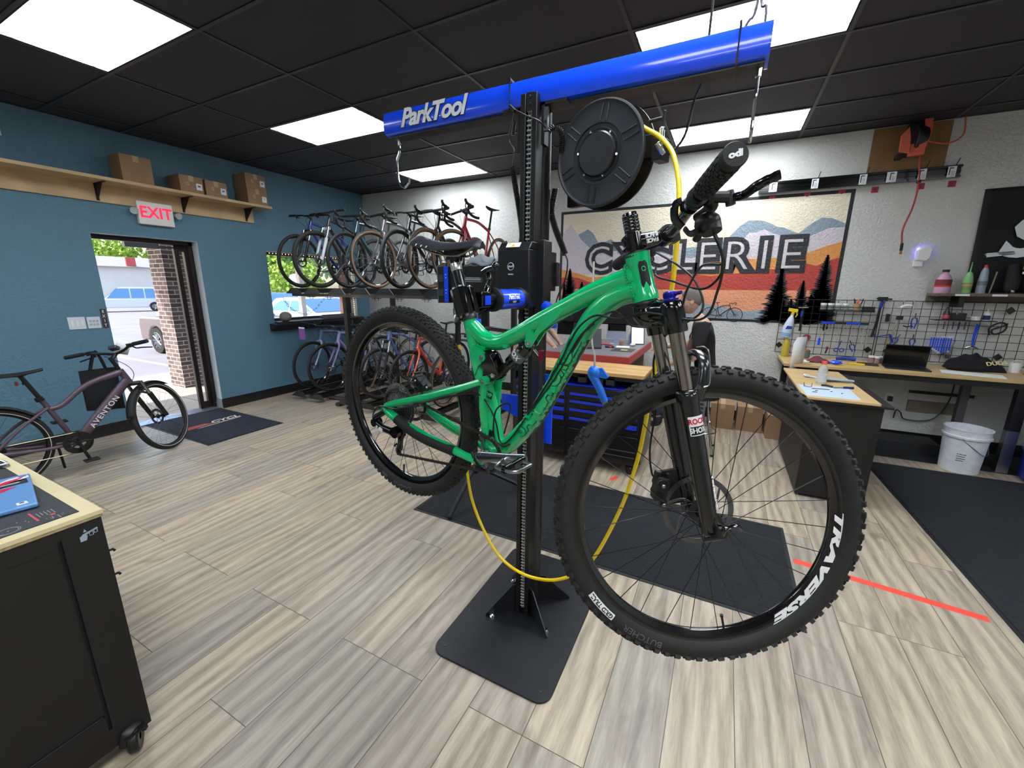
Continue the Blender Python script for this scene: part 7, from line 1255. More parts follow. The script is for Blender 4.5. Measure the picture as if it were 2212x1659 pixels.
for k, (x0_, n_) in enumerate(((.945, 7), (1.165, 7))):
    t = hung('tool_holder', ('left' if k == 0 else 'right')+' blue and black bar holding a row of silver hex wrenches', 'holder', x0_+.085, 1.265, [('bar', MB().box((-.10,-.03,-.010),(.12,.0,.012)), BLK), ('badge', MB().box((-.07,-.033,-.008),(.05,-.0305,.012)), BBL)])
    for i in range(n_):
        x = x0_+.003+.029*i+(.0 if k == 0 else .006*i); h = (.09,.085,.09,.10,.15,.16,.17)[i] if k == 0 else (.10,.095,.12,.15,.16,.20,.21)[i]; blue = k == 1 and i > 3
        hung('hex_wrench', 'silver T-handle hex wrench hanging from the '+('left' if k == 0 else 'right')+' blue holder bar', 'wrench', x, 1.25, [('shaft', MB().tube([(0,-.02,0),(0,-.02,-h)], .0036 if not blue else .005, 6), pm('wrench_bright', 'c9cdd2', .35, .5)), ('handle', MB().tube([(-.012,-.02,.0),(.012,-.02,.0)], .004, 6), pm('bright_sky', '2a9ad8', .4) if blue else CHROME)], 'hex wrenches on the %s holder bar' % ('left' if k == 0 else 'right'))
for i in range(4): bottle('parts_jar', 'white-lidded jar in the row of four on top of the wire grid', 'jar', (.955+.065*i, 5.60, 1.405), [(0,0),(.026,0),(.028,.01),(.028,.05),(0,.05)], pm('jar_clear', 'a8adb0', .15, alpha=.55), [('lid', [(0,.05),(.029,.05),(.029,.07),(0,.07)], WHITE)], 'jars in the row of four')
for i, x in enumerate((1.43, 1.475, 1.52)): bottle('parts_jar', 'white-lidded jar on the bench just left of the laptop screen', 'jar', (x, 5.52-.03*(i % 2), .872), [(0,0),(.024,0),(.026,.01),(.026,.055),(0,.055)], pm('jar_pinkish', 'a88c90', .2, alpha=.7), [('lid', [(0,.055),(.027,.055),(.027,.072),(0,.072)], WHITE)], 'jars beside the laptop')
t = bottle('pen_pot', 'tan pot of orange scissors and pens on top of the wire grid', 'pot', (1.245, 5.60, 1.40), [(0,0),(.03,0),(.034,.075),(.030,.075),(.028,.01)], pm('pot_tan', 'a88c64', .6)); MB().tube(cr([(-.01,0,.05),(.0,-.0,.10),(.012,0,.12)], 4), .009, 8).build('scissors_handle', pm('handle_orange', 'e8602c', .4), t); [MB().cyl((a,0,.04),(a*1.8,0,.125), .005).build('pen', BLK, t) for a in (-.02, .022)]
t = thing('grid_basket', 'black wire basket tray hooked on top of the left grid panel', 'basket', (1.13, 5.60, 1.39)); q = MB(); q.box((-.21,-.05,.0),(.26,.045,.004)); [q.tube([(-.21,-.05,z),(.26,-.05,z),(.26,.045,z),(-.21,.045,z)], .003, 5, closed=True) for z in (.015,.045)]; q.build('basket', BLK, t); q = MB(); q.box((.165,-.045,.005),(.255,.04,.055)); q.build('parts_box', pm('box_dark', '26282c', .6), t)
t = thing('small_ledge', 'narrow black ledge of small bottles hooked on the right grid panel', 'shelf', (2.07, 5.59, 1.33)); MB().box((-.22,-.06,0),(.22,.05,.008)).build('ledge', BLK, t)
bottle('oil_bottle', 'dark oil bottle with a red foot at the left end of the small ledge', 'bottle', (1.945, 5.58, 1.339), [(0,0),(.024,0),(.024,.07),(.012,.09),(.012,.12),(0,.12)], pm('oil_dark', '241c1e', .3), [('label', [(.0246,.01),(.0246,.045)], pm('label_rose', 'c04a5a', .5))])
t = thing('parts_bin', 'small black open bin with loose parts on the small ledge', 'bin', (2.03, 5.58, 1.339)); MB().box((-.05,-.03,0),(.05,.03,.065)).build('bin', BLK, t, bev=.003); MB().sph((-.02,-.02,.062),.016,8).sph((.02,-.01,.062),.014,8).build('loose_parts', SILV, t)
bottle('grease_tub', 'low white grease tub on the small black ledge', 'tub', (2.15, 5.57, 1.339), [(0,0),(.032,0),(.035,.03),(.036,.038),(0,.038)], WHITE); bottle('white_bottle', 'white bottle with navy label at the right end of the small ledge', 'bottle', (2.225, 5.57, 1.339), [(0,0),(.024,0),(.025,.07),(.014,.085),(.005,.09),(.004,.11),(0,.11)], WHITE, [('label', [(.0256,.008),(.0256,.05)], NAVY)])
# ================================================================= BENCHES
t = thing('workbench', 'long birch plywood workbench along the wall under the tool grid', 'workbench', (1.9, 5.36, 0)); X = Matrix.Translation(-t.location); BZ = .87
MB(X).box((.61, 5.02, BZ-.028), (3.2, 5.69, BZ)).build('worktop', [pm('bench_ply', 'c8aa78', .45, var=(6, .12))], t, smooth=0, bev=.002); MB(X).box((.66, 5.06, BZ-.085), (3.2, 5.10, BZ-.028)).build('apron', BLK, t, smooth=0)
for x in (.69, 2.14): MB(X).box((x-.03, 5.56 if x < 1 else 5.36, 0), (x+.03, 5.62 if x < 1 else 5.42, BZ-.03)).build('leg', BLK if x < 1 else pm('leg_grey', '46474c', .5), t, smooth=0)
MB(X).box((2.36, 5.10, 0), (2.44, 5.16, .40)).build('leg', SILV, t, smooth=0); MB(X).box((2.36, 5.1, .40), (2.44, 5.16, BZ-.03)).build('leg', BLK, t, smooth=0)
q = MB(); q.box((1.85, YB-.02, .36), (2.30, YB-.0005, .48)); o = q.build('wood_strip', pm('pale_batten', '8a7f70', .7, var=(6, .2)), smooth=0); tag(o, 'pale wooden batten fixed to the wall under the workbench', 'batten'); o = MB().box((1.84, YB-.012, .555), (2.34, YB-.0005, .585)).build('dark_strip', pm('dark_batten', '3a342e', .7), smooth=0); tag(o, 'thin dark strip fixed to the wall under the workbench', 'batten')
t = thing('wall_outlet', 'white wall outlet with a black plug under the workbench', 'outlet', (1.69, YB, .42)); MB().box((-.035,-.008,0),(.035,-.0005,.115)).build('plate', WHITE, t); MB().box((-.012,-.05,.03),(.022,-.008,.08)).build('plug', BLK, t)
o = MB().tube(cr([(2.16, 5.66, .75), (2.15, 5.66, .5), (2.05, 5.65, .30), (1.85, 5.66, .27), (1.80, 5.66, .34), (1.76, 5.66, .36), (1.75, 5.65, .27)], 6), .006, 6).build('power_cable', CAB); tag(o, 'black cable drooping along the wall under the workbench', 'cable')
o = MB().box((1.1, 5.30, .0), (2.05, 5.60, .12)).build('power_box', pm('under_box', '1d1e22', .6), bev=.005); tag(o, 'long low black case on the floor under the workbench', 'case')
t = thing('side_bench', 'narrow birch plywood side bench on a black cabinet, jutting from the long workbench', 'workbench', (.83, 4.3, 0)); X = Matrix.Translation(-t.location); MB(X).box((.605, 3.67, .812), (1.06, 4.98, .83)).build('worktop', pm('bench_ply', 'c8aa78'), t, smooth=0, bev=.002); MB(X).box((.66, 3.73, .02), (1.10, 4.95, .79)).build('cabinet', CB, t, smooth=0, bev=.006); MB(X).box((.63, 3.69, .79), (1.14, 4.98, .812)).build('rim', BLK, t, smooth=0, bev=.004); [MB(X).box((x-.02, 3.75, 0), (x+.02, 3.80, .02)).build('foot', BLK, t) for x in (.72, 1.03)]
def slab(nm, lab, cat, lo, hi, mat, bev=.0, rz=0): c = ((lo[0]+hi[0])/2, (lo[1]+hi[1])/2, lo[2]); o = MB().box([lo[i]-c[i] for i in range(3)], [hi[i]-c[i] for i in range(3)]).build(nm, mat, bev=bev, smooth=0, loc=c); o.rotation_euler.z = rz; return tag(o, lab, cat)
q = MB(); q.prism([(-.17,-.21),(.16,-.2),(.17,.2),(-.18,.205)], None, .0015); o = q.build('blue_paper', pm('paper_blue', 'b4c4d4', .7), loc=(.80, 3.93, .830)); tag(o, 'pale blue paper sheet with small parts lying on the side bench', 'paper')
for i, (x, y, l, a) in enumerate(((.76,4.0,.12,.1),(.72,3.92,.02,.5),(.88,3.9,.015,1.3),(.82,3.94,.012,.2),(.70,3.86,.03,.0))): o = MB().tube([(-l/2,0,0),(0,.004,0),(l/2,0,0)], .003, 6).build('small_part', BLK, loc=(x, y, .8335)); o.rotation_euler.z = a; tag(o, 'tiny black bike part scattered on the pale blue paper sheet', 'bike part', 'small parts on the paper')
bottle('clear_bottle', 'clear plastic bottle with an orange red cap on the side bench', 'bottle', (.80, 4.25, .831), [(0,0),(.034,0),(.036,.01),(.036,.11),(.030,.14),(.016,.165),(.016,.17),(0,.17)], pm('clear_plastic', 'd8dcdc', .1, alpha=.45), [('label', [(.0365,.02),(.0365,.095)], pm('label_pale', 'd0d2d4', .6, alpha=.8)), ('cap', [(0,.17),(.02,.17),(.02,.195),(0,.195)], pm('cap_coral', 'e8604c', .5))])
t = thing('bike_saddle', 'grey and black bicycle saddle lying on the side bench', 'saddle', (.93, 4.42, .835)); q = MB(); q.grid(lambda u, v: Vector((-.13+.26*u, (.065*(1-u)**1.1*min(1,.6+u*8)+.018*min(1,u*3))*sin(2*pi*v), .022+.01*(1-u)-.02*(.5-.5*cos(2*pi*v)))), 14, 14); q.build('shell', pm('saddle_grey', '9aa4b0', .5), t, smooth=60); MB().tube([(-.1,.02,.01),(.0,.02,.004),(.11,.0,.012)], .004, 6).build('rail', BLK, t)
o = MB().grid(lambda u, v: Vector((.17*u, .10*v, .006+.014*sin(7*u+1)*sin(5*v+.5)**2)), 12, 8).build('white_rag', pm('rag_white', 'b9bfc6', .8), smooth=60, loc=(.72, 4.50, .832)); tag(o, 'crumpled pale rag behind the clear bottle on the side bench', 'rag'); sm = o.modifiers.new('s', 'SOLIDIFY'); sm.thickness = .003
t = thing('folding_knife', 'dark blue handled knife lying on the side bench', 'knife', (.93, 4.12, .838)); MB().tube([(0,0,0),(.07,.02,0)], .011, 10, sq=.5).build('handle', NAVY, t); MB().tube([(-.07,-.03,0),(0,0,0)], .005, 6, sq=.3).build('blade', SILV, t)
o = MB().tube(cr([(-.03,.02,0),(0,0,.004),(.04,-.015,0)], 4), .008, 8).build('brake_pad', BLK, loc=(.82, 4.13, .839)); tag(o, 'small black curved part in front of the clear bottle on the side bench', 'bike part')
o = MB().tube(cr([(-.025,.0,0),(-.028,.01,.03),(-.02,-.01,.006),(.02,-.01,.006),(.028,.01,.03),(.025,0,0)], 4), .003, 6).build('metal_clip', SILV, loc=(.68, 4.05, .834)); tag(o, 'small U-shaped metal clip on the side bench near the paper', 'clip')
t = thing('spray_bottle', 'white spray bottle with yellow trigger hanging at the left of the tool grid', 'spray bottle', (.645, 5.58, 1.09)); t.rotation_euler = (0, .14, 0); MB().lathe([(0,0),(.045,0),(.05,.01),(.05,.12),(.035,.19),(.016,.24),(.016,.26),(0,.26)], n=24).build('body', pm('spray_white', 'c8cfe4', .35), t); MB().lathe([(.0506,.012),(.0506,.05)], n=24).build('liquid_band', pm('spray_blue', '86aede', .3), t); q = MB(wallB(0,-.0515,.10)); q.text('SWIFT', .026, None, d=.001, off=.001) if False else q.prism([(-.03,-.012),(.034,.0),(.03,.03),(-.02,.028)], None, .001); q.build('label_mark', BP, t)
q = MB(); q.cyl((0,0,.255),(0,0,.285), .018); q.box((-.05,-.018,.285),(.04,.018,.32)); q.tube([(.03,0,.29),(.045,0,.26),(.035,0,.23)], .007, 8); q.build('trigger', pm('trigger_yellow', 'e8c824', .4), t, bev=.003)
bottle('soap_bottle', 'yellow bottle standing at the left end of the long workbench', 'bottle', (.665, 5.56, .871), [(0,0),(.036,0),(.038,.15),(.022,.19),(.012,.2),(.012,.225),(0,.225)], pm('soap_yellow', 'b8a038', .4), [('cap', [(0,.225),(.01,.225),(.006,.25),(0,.25)], WHITE)])
o = MB().add([(0,0,-.10),(.13,.16,-.0),(.13,.16,.27),(.03,.03,.27),(.0,.0,.2)], [(0,1,2,3,4)]).build('white_sheet', PAPER, loc=(.655, 4.98, .875)); sm = o.modifiers.new('s', 'SOLIDIFY'); sm.thickness = .002; tag(o, 'large white paper sheet standing folded at the left end of the workbench', 'paper')
o = MB().grid(lambda u, v: Vector((.20*(u-.5), .12*(v-.5), .004+.055*sin(pi*u)*sin(pi*v)+.008*sin(11*u+6*v))), 16, 12).build('maroon_cloth', pm('maroon_cloth', '6c2a3c', .8), smooth=60, loc=(.93, 5.27, .874)); tag(o, 'crumpled maroon cloth on the long workbench', 'cloth'); sm = o.modifiers.new('s', 'SOLIDIFY'); sm.thickness = .003
o = MB().grid(lambda u, v: Vector((.16*(u-.5), .10*(v-.5), .004+.05*sin(pi*u)*sin(pi*v))), 12, 10).build('tan_cloth', pm('tan_cloth', 'a89c86', .8), smooth=60, loc=(.96, 5.46, .874)); tag(o, 'tan rag heaped behind the maroon cloth on the workbench', 'cloth'); sm = o.modifiers.new('s', 'SOLIDIFY'); sm.thickness = .003
o = MB().tube(cr([(-.07,0,0),(-.03,.03,0),(.03,.03,.0),(.06,0,0),(.03,-.03,0),(-.03,-.03,0)], 4, True), .007, 8, closed=True).build('white_loop', WHITE, loc=(.79, 5.22, .878)); tag(o, 'white oval strap loop beside the standing white sheet', 'strap')
o = MB().sph((0,0,0), .03, 12, sc=(1.8,1.2,.7)).tube([(-.05,0,0),(.06,.01,.0)], .012, 8).build('blue_tool', BBL, loc=(1.07, 5.20, .892)); tag(o, 'bright blue tool lying on the workbench right of the maroon cloth', 'tool')
o = MB().tube(cr([(-.09,0,0),(.0,.01,.008),(.08,.0,0)], 4), .02, 10, sq=.6).build('blue_tray', BP, loc=(1.23, 5.55, .886)); tag(o, 'dark blue curved tray at the back of the workbench', 'tray')
o = MB().tube(cr([(-.07,0,0),(.0,.015,.0),(.07,0,0)], 4), .012, 8, sq=.6).build('yellow_tool', pm('yellow_tool', 'e0c030', .4), loc=(1.25, 5.25, .879)); tag(o, 'yellow curved tool lying on the workbench between blue tool and laptop', 'tool')
slab('yellow_tape', 'flat yellow tape measure strip at the front edge of the workbench', 'tape', (1.04,5.03,.8705), (1.16,5.055,.876), pm('yellow_tool', 'e0c030')); slab('black_pad', 'thin black pad lying on the workbench in front of the jars', 'pad', (1.28,5.28,.8705), (1.45,5.44,.878), BLK, rz=-.2)
o = MB().cyl((0,0,0),(0,0,.09), .035, n=18, m=0).cyl((0,0,.06),(.0,0,.10), .02, m=1).build('parts_cup', [pm('cup_green', '5c6a58', .4), pm('cup_orange', 'd8602c', .4)], loc=(.86, 5.52, .871)); tag(o, 'dark cup with orange part at the back of the workbench', 'cup')
def laptop(lab, loc, rz, w_=.33, d_=.23, ang=100, scr=None): # hinge at the back, opens toward -y
    t = thing('laptop', lab, 'laptop', loc, rz); LD = pm('laptop_dark', '2c2c34', .4, .4); MB().box((-w_/2,-d_,0),(w_/2,0,.012)).build('base', LD, t, bev=.003); q = MB(); [q.box((-w_/2+.02+.022*i, -d_*.62+.022*j, .0121), (-w_/2+.038+.022*i, -d_*.62+.018+.022*j, .0135)) for i in range(int((w_-.04)/.022)) for j in range(5)]; k = q.build('keyboard', BLK, t, smooth=0)
    X = Matrix.Translation((0,0,.012)) @ Euler((radians(90-ang)*-1+0, 0, 0)).to_matrix().to_4x4(); MB(X).box((-w_/2,-.003,0),(w_/2,.004,d_*.92)).build('lid', LD, t, bev=.002); MB(X).box((-w_/2+.008,-.0042,.01),(w_/2-.008,-.0031,d_*.92-.008)).build('screen', pm('screen_black', '050507', .12), t, smooth=0); return t
laptop('open dark laptop with a black screen standing on the long workbench', (1.65, 5.38, .8705), -.12)
t = thing('hooded_jacket', 'black hooded sweatshirt with pale lettering heaped on the workbench', 'clothing', (2.2, 5.5, .872)); HB_ = pm('hoodie_black', '101016', .9, bump=(60, .5)); q = MB(); q.grid(lambda u, v: Vector((.20*(u*2-1), .11*(v*2-1)*(.75+.25*sin(pi*u)), .004+(.165-.07*u)*(sin(pi*u)**.35)*(sin(pi*v)**.4)+.020*sin(11*u+5*v)*sin(pi*u)*sin(pi*v)+.012*sin(25*u-9*v)*sin(pi*u)*sin(pi*v))), 26, 18); q.build('body', HB_, t, smooth=70); q = MB(); q.tube(cr([(-.18,-.06,.03),(-.21,-.10,.03),(-.12,-.13,.025),(.02,-.12,.02)], 5), .03, 12, sq=.7); q.build('sleeve', HB_, t)
def hood(v): return Vector((.11+v.x*.8, -.085+v.y*.5, .075+v.y*.75+.012))+Vector((0,-.02,0))
q = MB(basis((.105,-.10,.085), (.93,.05,.18), (-.2,.55,.78), (0,-.8,.6))); q.text('DUDS', .055, None, d=.003, off=.001); q.build('lettering', pm('hood_letters', 'd8cf90', .7), t)
slab('white_papers', 'loose white papers lying on the workbench in front of the black jacket', 'paper', (1.88,5.10,.8705), (2.28,5.30,.874), PAPER, rz=-.25)
t = bottle('white_mug', 'white mug at the right end of the workbench beside the black jacket', 'mug', (2.475, 5.50, .871), [(0,0),(.036,0),(.04,.09),(.036,.09),(.033,.008)], WHITE); MB().tube(cr([(-.036,-.0,.08),(-.02,-.02,.115),(.02,-.02,.115),(.03,0,.085)], 4), .004, 6).build('handle', WHITE, t)
slab('phone', 'dark blue phone lying on the workbench near the white mug', 'phone', (2.50,5.36,.8705), (2.62,5.42,.879), NAVY)
t = bottle('plastic_bucket', 'white plastic bucket with printed label on the floor by the right mat', 'bucket', (2.085, 5.03, 0.0), [(0,0),(.128,0),(.132,.004),(.150,.325),(.162,.327),(.163,.345),(.152,.347),(.154,.40),(.160,.402),(.160,.41),(.150,.41),(.147,.35),(.125,.01),(0,.008)], pm('bucket_white', 'dfe2ea', .4, var=(25, .10)), (), None, 40)
def onb(v): a = v.x/.143-pi/2-.38; r = .1345+.05*(v.y+.20)*.5+v.z; return Vector((r*cos(a), r*sin(a), v.y+.20))
q = MB(); [q.grid(lambda u, w__, b=b: onb(Vector((b[0]+(b[2]-b[0])*u, b[1]+(b[3]-b[1])*w__, .003))), 3, 1) for b in ((-.03,.055,.03,.075),(-.02,.0,.022,.045),(-.03,-.02,.03,-.013),(-.03,-.04,.025,-.034),(-.03,-.06,.03,-.054),(-.03,-.08,.02,-.074))]; q.build('label_print', pm('ink_dark', '3a3f4a'), t, smooth=0); q = MB(); q.tube(cr([(-.08,-.135,.33),(.0,-.15,.26),(.08,-.145,.20),(.14,-.07,.20),(.155,.0,.27)], 5), .003, 6); q.build('handle', SILV, t)
t = bottle('blue_barrel', 'blue plastic barrel at the right edge under the workbench', 'barrel', (2.72, 4.98, 0), [(0,0),(.22,0),(.25,.02),(.26,.25),(.27,.27),(.26,.29),(.265,.52),(.27,.54),(.26,.56),(.25,.75),(.23,.78),(0,.78)], pm('barrel_blue', '0a2a9c', .35, coat=.3), (), None, 36)
# floor boxes and computer tower
for a, lo, hi, mk in (('kraft box on the floor nearest the computer tower', (-.02,5.26,0), (.23,5.56,.30), 'FRAGILE'), ('middle kraft box of the three on the floor by the wall', (.26,5.28,0), (.52,5.58,.29), None), ('rightmost kraft box on the floor, with a small winged mark', (.55,5.12,0), (.90,5.50,.27), 'W')): carton(a, lo, hi, face='y')
t = thing('computer_tower', 'grey computer tower with side grilles standing on the floor', 'computer', (-.17, 5.42, 0)); MB().box((-.09,-.2,.0),(.09,.2,.42)).build('case', pm('tower_grey', '8c929a', .4, .5), t, bev=.004); q = MB(); [q.box((-.07,-.2015,.06+.05*i),(.07,-.200,.09+.05*i)) for i in range(7)]; q.build('drive_bays', pm('tower_dark', '3c4048', .5), t, smooth=0)
# ================================================================= RIGHT-HAND TRAY AND SECOND ARM OF THE STAND
t = thing('tool_tray', 'black plastic tool tray behind the green top tube, right of the stand post', 'tray', (-.45, 1.86, 1.46)); X = Matrix.Translation(-t.location); q = MB(X)
q.box((-.655,1.80,1.46),(-.30,1.804,1.585)).box((-.655,1.96,1.46),(-.30,1.964,1.585)).box((-.655,1.80,1.46),(-.30,1.964,1.465)).box((-.655,1.80,1.46),(-.651,1.964,1.585)).box((-.304,1.80,1.46),(-.30,1.964,1.585)); q.build('tray', BLKM, t, smooth=0, bev=.001); q = MB(X); q.box((-.70,1.84,1.40),(-.62,1.90,1.47)); q.build('tray_arm', BLK, t)
q = MB(SX); q.cyl((-.66,1.60,1.535),(-.585,1.50,1.515), .026, n=24, m=0); q.cyl((-.60,1.52,1.46),(-.60,1.52,1.51), .022, n=20, m=0); q.cyl((-.585,1.50,1.515),(-.565,1.475,1.51), .030, n=20, m=1); q.tube([(-.565,1.475,1.51),(-.50,1.46,1.51)], .014, 10, m=1); q.build('second_arm', [BBL, BLK], st)
q = MB(SX @ basis((-.835,1.745,1.0), (1,0,0), (0,0,1), (0,-1,0))); q.prism([(-.11,.02),(-.11,.10),(-.02,.10),(.0,.22),(.19,.22),(.19,.13),(.16,.10),(.16,-.12),(.02,-.12),(.0,-.02)], None, .006); q.build('blue_bracket', BBL, st)
# ================================================================= TOOL CHEST
KB = pm('chest_black', '131316', .3, coat=.2); KBL = pm('chest_blue', '1838d8', .35, coat=.3); BLOCK = pm('butcher_block', 'd0a870', .45, var=(9, .18))
t = thing('tool_chest', 'black rolling tool chest with blue drawer pulls and a butcher block top', 'tool chest', (-1.12, 3.64, 0)); X = Matrix.Translation(-t.location); a0, a1, f0, f1 = -1.74, -.505, 3.43, 3.88
q = MB(X); q.box((a0,f0,.13),(a1,f1,.76)).box((a0,f0+.32,.76),(a1,f1,.885)).box((a0,f0,.76),(a0+.03,f1,.885)).box((a1-.03,f0,.76),(a1,f1,.885)).box((a0,f0,.845),(a1,f0+.03,.885)); q.build('body', KB, t, bev=.004)
for x in range(6): MB(X).box((a0,f0-.025+.08*x,.887),(a1-.02,f0+.055+.08*x,.915)).build('block_strip', pm('butcher_block_%d' % (x % 2), ('d0a870','c39a62')[x % 2], .45, var=(7, .15)), t, smooth=0)
q = MB(X); q.text('KOBALT', .045, X @ wallB(-.70, f0-.001, .866) if False else wallB(-.70, f0-.001, .866), d=.001, off=.0016, sx=1.1); q.build('lettering', pm('kobalt_silver', 'd0d0d2', .3), t)
for x, w_ in ((-1.45,.50),(-.855,.62)):
    for z_, h_ in ((.675,.06),(.60,.07),(.52,.075),(.435,.08),(.30,.13),(.17,.12)):
        d_ = MB(X).box((x-w_/2,f0-.012,z_-h_/2),(x+w_/2,f0,z_+h_/2)).build('drawer', KB, t, bev=.002)
        if z_ > .4: q = MB(X @ basis((x,f0-.012,z_+h_/2-.022), (1,0,0), (0,0,1), (0,-1,0))); q.prism([(-w_/2+.01,.0),(w_*.12,.0),(w_*.18,-.014),(w_/2-.01,-.014),(w_/2-.01,.018),(-w_/2+.01,.018)], None, .014); q.build('drawer_pull', KBL, d_)
for x in (-1.05,-.90,-.80): MB(X).box((x-.045,f0+.0,.80),(x+.03,f0+.06,.868)).build('socket_rail', pm('rail_dark', '2a2a2e', .4), t, bev=.003)
MB(X).box((a0+.03,f0+.02,.762),(a1-.03,f0+.30,.772)).build('tray_liner', KBL, t, smooth=0)
for z_ in (.185,.235): MB(X).tube([(-.95,f0-.018,z_),(-.56,f0-.018,z_)], .006, 8).build('trim_bar', DSTEEL, t)
for x in (a0+.08, a1-.10):
    for y in (f0+.06, f1-.08): q = MB(X); q.lathe([(.012,-.016),(.045,-.018),(.052,-.010),(.052,.010),(.045,.018),(.012,.016)], (x,y,.052), (.9,.4,0), 24); q.box((x-.035,y-.035,.105),(x+.035,y+.035,.13)); q.tube([(x,y,.11),(x+.02,y+.0,.055)], .02, 8); c = q.build('caster', BLK, t); q = MB(X); q.lathe([(0,-.019),(.015,-.019),(.018,-.017)], (x,y,.052), (.9,.4,0), 14); q.build('hub', SILV, c)
# ================================================================= RED-EDGED DESK
RW = pm('desk_red', 'b04038', .55); DT = pm('desk_grey_top', '77767a', .5); t = thing('service_desk', 'counter with grey top and red painted edge behind the tool chest', 'desk', (-1.24, 4.75, 0)); X = Matrix.Translation(-t.location); d0, d1, e0, e1, DZ_ = -1.70, -.80, 4.08, 5.45, .955
MB(X).box((d0,e0,DZ_-.004),(d1,e1,DZ_)).build('top_surface', DT, t, smooth=0); MB(X).box((d0-.012,e0-.012,DZ_-.085),(d1+.012,e1+.012,DZ_-.004)).build('red_edge', RW, t, smooth=0, bev=.003); MB(X).box((d0+.08,e0+.05,0),(d1-.06,e1-.05,DZ_-.085)).build('cabinet', pm('desk_brown', '54402e', .7, var=(12,.2)), t, smooth=0)
DZ0 = DZ_+.0005
laptop('open grey laptop on the red-edged desk, seen from behind', (-1.33, 4.42, DZ0), radians(205), .34, .24, 112)
t = thing('desktop_computer', 'silver all-in-one desktop computer on the red-edged desk', 'computer', (-1.13, 4.98, DZ0), radians(8)); AL = pm('alu_silver', 'b8c6e0', .3, .6); q = MB(); q.box((-.115,-.008,.07),(.115,.0,.50)); q.build('casing', AL, t, bev=.003); MB().box((-.105,-.0095,.16),(.105,-.0082,.492)).build('screen', pm('screen_black', '050507'), t, smooth=0); q = MB(); q.box((-.03,-.0,.0),(.03,.012,.10)); q.box((-.07,-.06,0),(.07,.08,.006)); q.build('stand', AL, t)
t = thing('tablet', 'black framed tablet tilted on the desk beside the computer', 'tablet', (-.90, 5.05, DZ0+.004)); X = Euler((-.35,0,.35)).to_matrix().to_4x4(); MB(X).box((-.07,-.004,0),(.09,.004,.22)).build('frame', BLK, t, bev=.003); MB(X).box((-.06,-.0055,.01),(.08,-.0042,.21)).build('screen', pm('tablet_screen', 'dcdce8', .3, em=('d8d8ea', .5)), t, smooth=0)
bottle('glass_bottle', 'blue tinted bottle standing behind the desktop computer', 'bottle', (-.98, 5.12, DZ0), [(0,0),(.032,0),(.034,.09),(.022,.12),(.014,.13),(.014,.15),(0,.15)], pm('glass_blueish', '8fb0d8', .2, alpha=.8)); bottle('brown_jar', 'small brown jar on the desk in front of the computer', 'jar', (-1.05, 4.90, DZ0), [(0,0),(.026,0),(.03,.05),(.0,.055)], pm('jar_brown', '9a6a58', .4))
slab('note_pad', 'white note sheet lying on the red-edged desk', 'paper', (-1.08,4.72,DZ0), (-.93,4.86,DZ0+.002), PAPER, rz=.2); slab('sticky_note', 'yellow green sticky note on the red-edged desk', 'note', (-.97,4.50,DZ0), (-.90,4.57,DZ0+.002), pm('sticky_yellow', 'd0d848', .6)); slab('desk_pad', 'dark desk pad on the red-edged desk under the papers', 'pad', (-1.06,4.40,DZ0), (-.83,4.66,DZ0+.001), pm('pad_dark', '3a3c42', .6))
o = MB().sph((0,0,0), .03, 12, sc=(1.0,1.8,.6)).build('computer_mouse', WHITE, loc=(-.92, 4.92, DZ0+.018)); tag(o, 'white computer mouse on the red-edged desk', 'mouse'); o = MB().cyl((-.05,0,0),(.05,.02,0), .011, m=0).cyl((.0,.01,0),(.02,.014,0), .0118, m=1).build('marker', [NAVY, pm('label_red', 'd83a2c')], loc=(-1.12, 4.62, DZ0+.0118)); tag(o, 'navy and red marker lying beside the grey laptop', 'marker')
o = MB().tube(cr([(-.08,0,0),(-.03,.04,.004),(.04,.02,0),(.08,-.03,.003)], 5), .009, 8).build('red_cable', pm('cable_red', 'c03a3a', .4), loc=(-1.20, 4.78, DZ0+.010)); tag(o, 'short coil of red cable on the desk behind the laptop', 'cable')
# ================================================================= PEOPLE
def skin(name, V, E_, mat, parent=None, root=0, sub=2, X=None):
    me = bpy.data.meshes.new(name); bm = bmesh.new(); sk_ = bm.verts.layers.skin.verify(); vs = []
    for i, (p, r) in enumerate(V):
        v = bm.verts.new(p); v[sk_].radius = (r, r) if not isinstance(r, tuple) else r; v[sk_].use_root = (i == root); vs.append(v)
    for a, b in E_: bm.edges.new((vs[a], vs[b]))
    bm.to_mesh(me); bm.free(); o = bpy.data.objects.new(name, me); COL.objects.link(o); me.materials.append(mat)
    m1 = o.modifiers.new('skin', 'SKIN'); m1.use_smooth_shade = True; m2 = o.modifiers.new('sub', 'SUBSURF'); m2.levels = sub; m2.render_levels = sub
    if parent: o.parent = parent
    return o
SKN = pm('skin', 'c49a86', .5, var=(30,.08)); TEE = pm('tee_black', '141519', .85, bump=(60,.2)); JEAN = pm('dark_jeans', '232a3c', .85, bump=(120,.2)); HAIR = pm('hair_greying', '6a625c', .8, bump=(220,1.,.006)); SHOE = pm('shoe_dark', '1a1a1c', .6)
